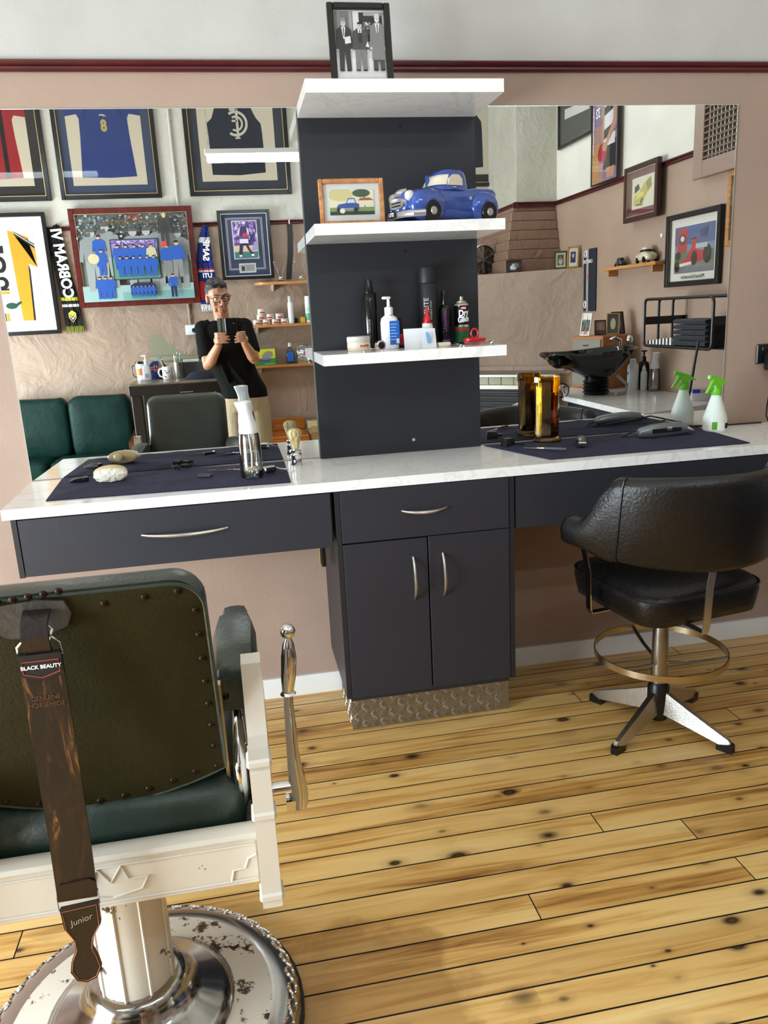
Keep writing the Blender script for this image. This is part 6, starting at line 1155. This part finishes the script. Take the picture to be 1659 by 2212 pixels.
# towel rack
TR = thing('towel_rack','black tube towel rack fixed to the side wall','rack',(XR,-1.27,1.155),-PI/2)
def loop(y): 
    pts = []
    for cx,cz,a0 in ((.33,.235,0),(-.31,.235,90),(-.31,.03,180),(.33,.03,270)):
        for k in range(5): a = math.radians(a0+90*k/4); pts.append((cx+.03*math.cos(a),y,cz+.03*math.sin(a)))
    return MB().tube(pts,.0085,8,closed=True).obj('tube_loop',M_BLACKM,TR)
for y in (-.26,-.17,-.08): loop(y)
for x in (-.34,.36): MB().box(x-.004,x+.004,-.26,-.004,.12,.165,.001).box(x-.03,x+.004,-.006,-.001,.12,.165,.001).obj('wall_strap',M_BLACKM,TR)
for x in (-.26,-.13,0,.13,.26): MB().tube([(x,-.26,.0),(x,-.08,.0)],.005,6).obj('base_rod',M_BLACKM,TR)
M_FT = mat('folded_navy_terry',(20,22,38),.95,bump=.6,bs=200,sheen=.2)
for k in range(5):
    t = thing('folded_towel',('folded navy towel at the bottom of the stack in the rack','folded navy towel second from the bottom in the rack','folded navy towel in the middle of the rack stack','folded navy towel second from the top in the rack','folded navy towel on top of the stack in the rack')[k],'towel',(2.23,-1.145+.006*math.sin(k*3),1.166+k*.0285),0,'folded towels in the rack')
    MB().loft([[(.10*math.copysign(abs(math.cos(q))**.4,math.cos(q)),y,.0135+.0135*math.copysign(abs(math.sin(q))**.6,math.sin(q))) for q in [2*PI*j/18 for j in range(18)]] for y in (-.15,-.145,.0,.15,.165)]).obj('folded_cloth',M_FT,t,ang=60)
sc_ = thing('striped_cape','black and white striped cloth folded at the far end of the rack','cloth',(2.235,-1.435,1.166)); mb = MB()
for k in range(14):
    mb.col = (226,224,220) if k%2 else (26,26,30); y = -.14+k*.0185; h = .02+.02*(k/13); mb.box(-.1,.1,y,y+.0184,0,h)
mb.obj('striped_cloth',CLOTHP,sc_,ang=0)
# wash station
WB = thing('wash_bench','white stone topped corner bench with dark cupboard beneath','bench',(0,0,0))
poly = [(1.775,-1.98),(1.77,-.92),(2.398,-1.16),(2.398,-2.42),(2.02,-2.42)]
MB().prism(poly,.818,.85).obj('stone_top',M_QZ,WB,ang=20)
cbn = MB().prism([(1.80,-1.95),(1.795,-.975),(2.397,-1.205),(2.397,-2.40),(2.03,-2.40)],.0,.817).obj('cupboard',M_CAB,WB,ang=20)
for y in (-1.60,-1.68): handle(cbn,(1.797,y,.79),(1.797,y,.66),(-1,0,0))
WS = thing('wash_basin','glossy black shampoo basin on a bellows pedestal','basin',(1.97,-1.905,.8505)); M_BAS = mat('black_ceramic',(8,8,9),.06)
MB().lathe([(.078,0)]+[(.078+(.008 if k%2 else -.004),.006+.011*k) for k in range(9)]+[(.07,.105)],24).obj('bellows_pedestal',M_BLACKP,WS,ang=60)
n = 40
def rim(k,inn=0,dz=0):
    a = 2*PI*k/n; c, s_ = math.cos(a), math.sin(a); nt_ = math.exp(-((a-PI)/.30)**2)
    rx = (.395 if c < 0 else .25)-inn; ry = .205-inn*(.9); x = rx*c*(1-.20*nt_); y = ry*math.copysign(abs(s_)**.8,s_)*(1 if c > -.2 else 1-.15*(-c)); z = .262+.02*c+.03*max(0,-c)**2-.045*nt_+dz
    return (x,y,z)
R = [[(.0+.06*math.cos(2*PI*k/n),.06*math.sin(2*PI*k/n),.09) for k in range(n)],[(.01+.10*math.cos(2*PI*k/n),.10*math.sin(2*PI*k/n),.12) for k in range(n)]]
for u in (.35,.7,.92): R.append([tuple((1-u)*p+u*q for p,q in zip((.01+.10*math.cos(2*PI*k/n),.10*math.sin(2*PI*k/n),.12),rim(k))) if u<.9 else tuple(.06*p+.94*q for p,q in zip((0,0,.23),rim(k))) for k in range(n)])
R += [[rim(k) for k in range(n)],[rim(k,.012,.012) for k in range(n)],[rim(k,.026,.006) for k in range(n)],[rim(k,.06,-.05) for k in range(n)],[(.02+.14*math.cos(2*PI*k/n),.12*math.sin(2*PI*k/n),.17) for k in range(n)],[(.03+.03*math.cos(2*PI*k/n),.03*math.sin(2*PI*k/n),.15) for k in range(n)]]
MB().loft(R).obj('bowl',M_BAS,WS,ang=70)
MB().tube([(.17,-.02,.29),(.17,-.02,.33),(.13,-.02,.345),(.10,-.02,.33)],.011,8).sph((.2,.04,.33),(.022,.022,.03)).obj('tap',M_CHROME,WS)
MB().tube([(.10,.08,.12),(.16,.10,.06),(.13,.14,.016),(.06,.15,.012)],.01,8).obj('waste_hose',mat('grey_hose',(150,148,144),.5),WS)
DC = thing('drawer_cabinet','small orange wooden cabinet with grey drawers on the wash bench','cabinet',(2.115,-2.135,.8505),math.radians(-18))
MB().box(.008,.265,-.30,0,0,.35,.006).obj('carcass',wood_mat('orange_veneer',(150,88,40),(180,112,58),.35,(6,6,1)),DC)
for z0,z1 in ((.23,.33),(.125,.225),(.02,.12)):
    d = MB().box(0,.008,-.285,-.015,z0,z1,.002).obj('drawer',mat('grey_drawer_%d'%int(z0*100),(126,118,104),.5),DC); MB().tube([(-.001,-.17,z0+.06),(-.014,-.165,z0+.058),(-.014,-.135,z0+.058),(-.001,-.13,z0+.06)],.003,6).obj('pull',M_BLACKM,d)
def cpic(x,y,w,h,rz_,fm,art,label,ln=-.2): picture('photo_stand',label,'photo frame',(x,y,1.2012),rz_,w,h,fm,.008,.010,((.008,(220,216,210)),),art,lean_=ln,nameart='photograph')
tow = [((226,222,206),rect(0,0,1,1)),((60,84,66),rect(0,.1,1,.72)),((200,196,176),rect(0,0,1,.16)),((206,100,96),[(.3,0),(.78,0),(.62,.4),(.58,.98),(.54,.98),(.5,.4)])]+crowd(0,.2,1,.7,30,[(40,60,46),(90,110,90)],.08,3)
cpic(2.07,-2.30,.085,.15,math.radians(-115),M_WHITE,tow,'upright photo of a pink tower on the orange cabinet')
cpic(2.165,-2.27,.075,.10,math.radians(-160),M_BLACKW,[((150,130,120),rect(0,0,1,1)),((206,140,120),ell(.5,.6,.2,.3)),((80,70,70),rect(0,0,1,.3))],'small brown snapshot leaning on the orange cabinet')
cpic(2.24,-2.24,.085,.145,math.radians(-150),M_GOLD,[((70,66,60),rect(0,0,1,1)),((206,196,170),ell(.5,.5,.25,.3))],'gilt framed photo leaning back on the orange cabinet',-.3)
cpic(2.305,-2.28,.095,.15,math.radians(170),M_BLACKW,[((60,60,90),rect(0,0,1,1)),((150,150,190),ell(.5,.5,.25,.35))],'black framed blue photo at the wall end of the cabinet',-.2)
wb2 = bottle('shampoo_bottle','large white shampoo bottle on the wash bench','bottle',(2.262,-1.985,.8505),[(0,0),(.034,0),(.036,.004),(.036,.15),(.03,.168),(.015,.175)],M_WHITEP,[(.02,.175),(.02,.20),(0,.204)],M_WHITEP,rotz=-PI/4-.6); text('lettering','DIE',.026,mat('teal_ink',(50,90,140),.5),wb2,(0,-.0365,.11),off=.001,bend=(0,0,.0365)); 
bottle('squeeze_bottle','slim white squeeze bottle beside the large shampoo bottle','bottle',(2.305,-1.92,.8505),[(0,0),(.019,0),(.021,.004),(.021,.11),(.015,.125),(.012,.128)],M_WHITEP,[(.013,.128),(.012,.145),(.005,.15),(.004,.163),(0,.164)],M_WHITEP)
bottle('pump_bottle','tall dark brown pump bottle behind the white bottles','pump bottle',(2.345,-2.0,.8505),[(0,0),(.033,0),(.035,.004),(.035,.15),(.03,.175),(.013,.185)],mat('brown_glass',(34,20,14),.1),[(.014,.185),(.014,.21),(.006,.215),(.006,.24),(.02,.243),(.02,.25),(0,.252)],M_BLACKP,'pump')
cs2 = dup(sp,(2.345,-1.86,.8505),PI,'clear spray bottle with white head standing on the wash bench')
tbx = thing('plastic_tub','clear plastic tub with bright blue handle on the wash bench','tub',(2.305,-1.29,.8505),.3); MB().loft([[(x,y,z) for x,y in rrect(w,d,.01,3)] for w,d,z in ((.05,.04,0),(.056,.045,.05))]).obj('tub',mat('frosted_plastic',(214,214,214),.3),tbx); MB().box(-.06,.06,-.048,.048,.051,.062,.003).obj('lid',M_CLEAR,tbx); MB().box(-.05,-.005,.045,.055,.045,.066,.003).obj('clasp',mat('bright_blue',(40,60,200),.35),tbx)
# wash chair
WC = thing('wash_chair','reclining black leather wash chair with pale arms in front of the basin','chair',(1.30,-2.08,0))
MB().box(-.30,.22,-.24,.24,.36,.47,.03).obj('seat',M_BLKL,WC,ang=50); MB().loft([[(x,y,z) for x,y in ((x0,-.235),(x0+.11,-.235),(x0+.11,.235),(x0,.235))] for x0,z in ((.16,.40),(.20,.55),(.28,.74),(.31,.80))]).obj('backrest',M_BLKL,WC,ang=50)
MB().lathe([(0,-.16),(.045,-.16),(.05,-.14),(.05,.14),(.045,.16),(0,.16)],18,(.40,.12,.90),'y').obj('neck_roll',M_BLKL,WC); MB().lathe([(0,.165),(.034,.163),(.038,.16)],18,(.40,.12,.90),'y').tube([(.40,.285,.9),(.405,.30,.88),(.40,.30,.84)],.007,6).obj('roll_knob',M_CHROME,WC); MB().box(.34,.41,-.04,.04,.74,.9,.01).obj('neck_post',M_BLACKM,WC)
for s in (-1,1):
    MB().loft([[(x,s*.28-.03,z),(x,s*.28+.03,z),(x,s*.28+.03,z+.035),(x,s*.28-.03,z+.035)] for x,z in ((-.2,.60),(.10,.655),(.34,.745))]).obj('arm_pad',mat('pale_grey_vinyl%d'%s,(200,196,186),.4),WC); MB().loft([[(x,s*.28-.034,z-.02),(x,s*.28+.034,z-.02),(x,s*.28+.034,z),(x,s*.28-.034,z)] for x,z in ((-.21,.60),(.10,.655),(.35,.745))]).tube([(.30,s*.28,.70),(.22,s*.28,.60),(.1,s*.28,.50),(.06,s*.26,.42)],.014,8).tube([(-.16,s*.28,.58),(-.12,s*.27,.42)],.014,8).obj('arm_frame',M_BLACKM,WC)
MB().lathe([(0,0),(.24,0),(.24,.012),(.05,.03),(.045,.36),(0,.36)],28).obj('pedestal',M_CHROME,WC)
# thin black pole leaning beside the bench
pp = thing('leaning_pole','thin black pole leaning at the near end of the wash bench','pole',(1.70,-.62,0)); MB().tube([(0,0,.002),(.10,-.03,.60),(.205,-.05,1.22)],[.016,.011,.006],8).obj('shaft',M_BLACKM,pp); MB().tube([(0,0,0),(.003,0,.03)],.019,8).obj('ferrule',M_BLACKP,pp)
# ------------------------------------------------------------------ the photographer (stands behind the camera, seen in the mirror)
def blob(name, mb, vox, m, parent, smooth=4, fac=.5):
    me0 = mb.mesh(name, 0, True); o = bpy.data.objects.new(name+'_src', me0); COL.objects.link(o)
    r = o.modifiers.new('r','REMESH'); r.mode = 'VOXEL'; r.voxel_size = vox
    s = o.modifiers.new('s','SMOOTH'); s.factor = fac; s.iterations = smooth
    dg = bpy.context.evaluated_depsgraph_get(); dg.update(); me = bpy.data.meshes.new_from_object(o.evaluated_get(dg)); bpy.data.objects.remove(o)
    me.name = name; me.materials.clear(); me.materials.append(m); me.shade_smooth(); return link(name, me, parent)
M_SKIN = mat('skin',(196,144,116),.5,var=.12,vs=14); M_TEE = mat('black_cotton',(9,9,10),.9,spec=.2,bump=.5,bs=24); M_KHAKI = mat('khaki_cotton',(170,156,128),.85,var=.1,vs=9,bump=.6,bs=20)
PO = Vector((-.235,-3.14,0))
PER = thing('person','man in black t-shirt and khaki shorts taking the photo with a phone','person',tuple(PO))
L = lambda x,y,z: (x-PO.x,y-PO.y,z)
def tor(rows): return [[L(cx+rx*math.copysign(abs(math.cos(a))**.85,math.cos(a)),cy+ry*math.copysign(abs(math.sin(a))**.85,math.sin(a)),z) for a in [2*PI*k/22 for k in range(22)]] for cx,cy,z,rx,ry in rows]
def T(mb, pts, r, n=12): return mb.tube([L(*p) for p in pts], r, n)
SHL, ELL, WRL = (-.478,-3.13,1.368),(-.463,-3.01,1.115),(-.372,-2.908,1.262)
SHR, ELR, WRR = (-.182,-3.13,1.372),(-.132,-3.02,1.135),(-.196,-2.908,1.262)
def lerp(a,b,t): return tuple(p*(1-t)+q*t for p,q in zip(a,b))
body = MB()
body.loft(tor([(-.225,-3.14,.80,.13,.095),(-.225,-3.14,.90,.15,.10),(-.27,-3.14,1.03,.135,.09),(-.315,-3.14,1.2,.15,.10),(-.33,-3.135,1.34,.15,.08),(-.335,-3.13,1.41,.08,.06)]))
T(body,[(-.335,-3.125,1.38),(-.337,-3.105,1.45),(-.345,-3.075,1.53)],[.062,.054,.055])
for sh,el,wr in ((SHL,ELL,WRL),(SHR,ELR,WRR)):
    T(body,[sh,lerp(sh,el,.3),lerp(sh,el,.7),el,lerp(el,wr,.25),lerp(el,wr,.6),wr],[.05,.05,.042,.038,.041,.034,.025]); body.sph(L(*sh),.052)
for s,hx in ((-1,-.305),(1,-.147)):
    T(body,[(hx,-3.14,.86),(hx,-3.13,.66),(hx,-3.115,.48),(hx,-3.14,.34),(hx,-3.155,.2),(hx,-3.16,.09)],[.088,.078,.055,.056,.045,.036]); body.sph(L(hx,-3.10,.05),(.042,.12,.04))
# hands: palm, four fingers wrapped over the phone front, thumb behind
def hand(mb, wr, palm, fingers, thumb):
    T(mb,[wr,lerp(wr,palm,.5),palm],[.025,.03,.03]); mb.sph(L(*palm),(.019,.024,.042))
    for f in fingers: T(mb,f,[.0095,.009,.0088,.0082,.0065],10); mb.sph(L(*f[-1]),.0068,8,6)
    T(mb,thumb,[.014,.0115,.010,.008],10); mb.sph(L(*thumb[-1]),.0085,8,6)
yF = -2.8335
hand(body,WRL,(-.377,-2.882,1.300),[[(-.384,-2.874,z-.004),(-.389,-2.852,z),(-.374,yF-.001,z+.001),((-.374+t)/2,yF+.002,z),(t,yF-.001,z-.002)] for z,t in ((1.3365,-.312),(1.316,-.296),(1.2955,-.294),(1.276,-.306))],[(-.378,-2.885,1.275),(-.366,-2.884,1.30),(-.350,-2.878,1.325),(-.335,-2.871,1.34)])
hand(body,WRR,(-.197,-2.882,1.300),[[(-.193,-2.874,z-.004),(-.189,-2.852,z),(-.203,yF-.001,z+.001),((-.203+t)/2,yF+.002,z-.002),(t,yF-.001,z-.006)] for z,t in ((1.337,-.243),(1.317,-.254),(1.297,-.260),(1.278,-.258))],[(-.198,-2.885,1.275),(-.206,-2.884,1.30),(-.222,-2.876,1.325),(-.237,-2.871,1.34)])
# head
from mathutils import Euler
HM = Matrix.Translation(Vector(L(-.352,-3.045,1.585))) @ Euler((math.radians(-17),math.radians(-4),math.radians(-16)),'XYZ').to_matrix().to_4x4()
hb = MB(); hb.T = HM
hb.sph((0,-.012,.032),(.074,.092,.084)).sph((0,.022,-.02),(.063,.066,.088)).sph((0,.034,-.078),(.047,.046,.036)).sph((0,.064,-.098),(.021,.018,.016))
hb.tube([(0,.078,.030),(0,.094,.012),(0,.108,-.014),(0,.113,-.028)],[.007,.008,.011,.012],8).sph((.011,.101,-.031),(.008,.01,.007)).sph((-.011,.101,-.031),(.008,.01,.007))
hb.tube([(-.05,.066,.034),(-.025,.082,.038),(0,.084,.034),(.025,.082,.038),(.05,.066,.034)],.009,8)
for s in (-1,1): hb.sph((s*.042,.062,-.028),(.018,.018,.018)).sph((s*.076,-.006,-.008),(.009,.02,.033)).sph((s*.040,.055,-.07),(.014,.02,.02))
hb.tube([(-.024,.078,-.064),(0,.09,-.060),(.024,.078,-.064)],.006,8).tube([(-.02,.077,-.074),(0,.087,-.075),(.02,.077,-.074)],.006,8)
body.T = Matrix.Identity(4); body.v += hb.v; n0 = len(body.v)-len(hb.v); body.f += [tuple(i+n0 for i in q) for q in hb.f]; body.c += hb.c
bo = blob('body', body, .0046, M_SKIN, PER, 3, .5)
def hpart(nm, f, m, ang=50):
    q = MB(); q.T = HM; f(q); return q.obj(nm, m, PER, ang)
hr = MB(); hr.T = HM
hr.sph((0,-.026,.048),(.080,.090,.082)).sph((0,-.045,.0),(.078,.066,.075)).sph((0,.025,.098),(.055,.045,.026)).sph((.02,.04,.094),(.04,.032,.022)).sph((-.03,.03,.094),(.036,.036,.022))
def hair_mat():
    m, t, b = nt('grey_black_hair'); tc = N(t,'ShaderNodeTexCoord'); n = N(t,'ShaderNodeTexNoise',i_Scale=55.0,i_Detail=5.0); t.links.new(tc.outputs['Object'],n.inputs['Vector']); r = ramp(t,[(.42,(22,20,20)),(.6,(60,58,58)),(.72,(150,148,146))]); t.links.new(n.outputs['Fac'],r.inputs[0]); t.links.new(r.outputs[0],b.inputs['Base Color']); b.inputs['Roughness'].default_value = .6
    bp = N(t,'ShaderNodeBump',i_Strength=1.0,i_Distance=.006); t.links.new(n.outputs['Fac'],bp.inputs['Height']); t.links.new(bp.outputs[0],b.inputs['Normal']); return m
blob('hair', hr, .005, hair_mat(), PER, 2)
for s in (-1,1):
    hpart('eye', lambda q: q.sph((s*.031,.071,.010),(.012,.011,.0055)), mat('eye_white_%d'%s,(214,206,200),.3)); hpart('iris', lambda q: q.sph((s*.031,.0805,.0065),(.0045,.0025,.0042)), mat('iris_%d'%s,(40,28,22),.2))
    hpart('eyebrow', lambda q: q.tube([(s*.014,.092,.034),(s*.03,.092,.040),(s*.05,.078,.036)],[.003,.004,.002],6), mat('brow_%d'%s,(40,36,34),.8))
hpart('mouth_line', lambda q: q.tube([(-.02,.083,-.0688),(0,.0935,-.0675),(.02,.083,-.0688)],.0016,6), mat('lip_shadow',(120,62,54),.6))
def specs(q):
    for s in (-1,1):
        q.tube([(s*.033+.026*math.copysign(abs(math.cos(a))**.6,math.cos(a)),.098-.10*abs(.033+.026*s*math.cos(a))**2*8*.3,.010+.018*math.copysign(abs(math.sin(a))**.6,math.sin(a))) for a in [2*PI*k/18 for k in range(18)]],.0026,6,closed=True)
        q.tube([(s*.058,.092,.018),(s*.078,.07,.018),(s*.080,.0,.010),(s*.078,-.015,-.004)],.0024,6)
    q.tube([(-.008,.100,.014),(0,.103,.016),(.008,.100,.014)],.0024,6)
hpart('glasses', specs, M_BLACKP)
# shirt
tee = MB(); tee.loft(tor([(-.222,-3.14,.862,.168,.118),(-.228,-3.14,.93,.166,.116),(-.27,-3.14,1.03,.158,.112),(-.30,-3.14,1.12,.16,.114),(-.325,-3.14,1.24,.172,.118),(-.332,-3.135,1.34,.172,.098),(-.335,-3.13,1.395,.12,.078),(-.335,-3.125,1.425,.072,.066)]))
for sh,el in ((SHL,ELL),(SHR,ELR)): T(tee,[lerp(sh,(-.335,-3.13,1.40),.4),sh,lerp(sh,el,.35),lerp(sh,el,.78)],[.06,.064,.062,.060]); tee.sph(L(*sh),.062)
tee.tube([L(-.50,-3.06,1.0) if False else L(-.34,-3.03,1.16),L(-.27,-3.025,1.05),L(-.20,-3.03,.95)],[.006,.016,.008],8).tube([L(-.40,-3.03,1.2),L(-.36,-3.02,1.08),L(-.33,-3.02,.98)],[.006,.014,.006],8)
blob('t_shirt', tee, .007, M_TEE, PER, 6)
sh_ = MB(); sh_.loft(tor([(-.225,-3.14,.93,.158,.108),(-.225,-3.14,.84,.168,.116),(-.226,-3.14,.77,.17,.112)]))
for hx in (-.308,-.142): T(sh_,[(hx,-3.14,.82),(hx,-3.135,.70),(hx,-3.125,.58),(hx,-3.12,.515)],[.095,.096,.095,.097],16)
blob('shorts', sh_, .008, M_KHAKI, PER, 5)
for hx in (-.305,-.147): MB().loft([[L(hx+w*math.cos(a),-3.16+.06+d*math.sin(a),z) for a in [2*PI*k/16 for k in range(16)]] for w,d,z in ((.05,.135,.0),(.052,.138,.02),(.05,.13,.05),(.044,.09,.09),(.04,.06,.10))]).obj('shoe', M_BLACKM, PER, ang=50)
# phone held in both hands
PH = thing('mobile_phone','black phone in a flip case held up by the photographer','phone',(-.276,-2.8535,1.272))
MB().box(-.040,.040,.0,.0095,0,.165,.003).obj('phone_body', M_GLB, PH); MB().box(-.037,.037,-.0008,.0,.004,.161).obj('screen', mat('phone_screen',(30,34,40),.1), PH)
MB().loft([[(x,y-.0016,.0),(x,y+.0016,.0),(x,y+.0016,.166),(x,y-.0016,.166)] for x,y in ((-.0415,.004),(-.060,.0),(-.092,-.008))]).obj('case_flap', mat('grey_case',(90,88,84),.5), PH)
MB().box(-.070,-.064,.0015,.004,.0,.166).obj('case_seam', M_INKK, PH)
MB().lathe([(.0,.0098),(.0075,.0098),(.0085,.0118),(.0065,.0122),(.0,.0112)],18,(.0183,0,.1505),'y').obj('lens', M_GLB, PH); MB().lathe([(.0,.0098),(.003,.0098),(.0,.0104)],10,(.0183,0,.128),'y').obj('flash', M_CRM, PH)
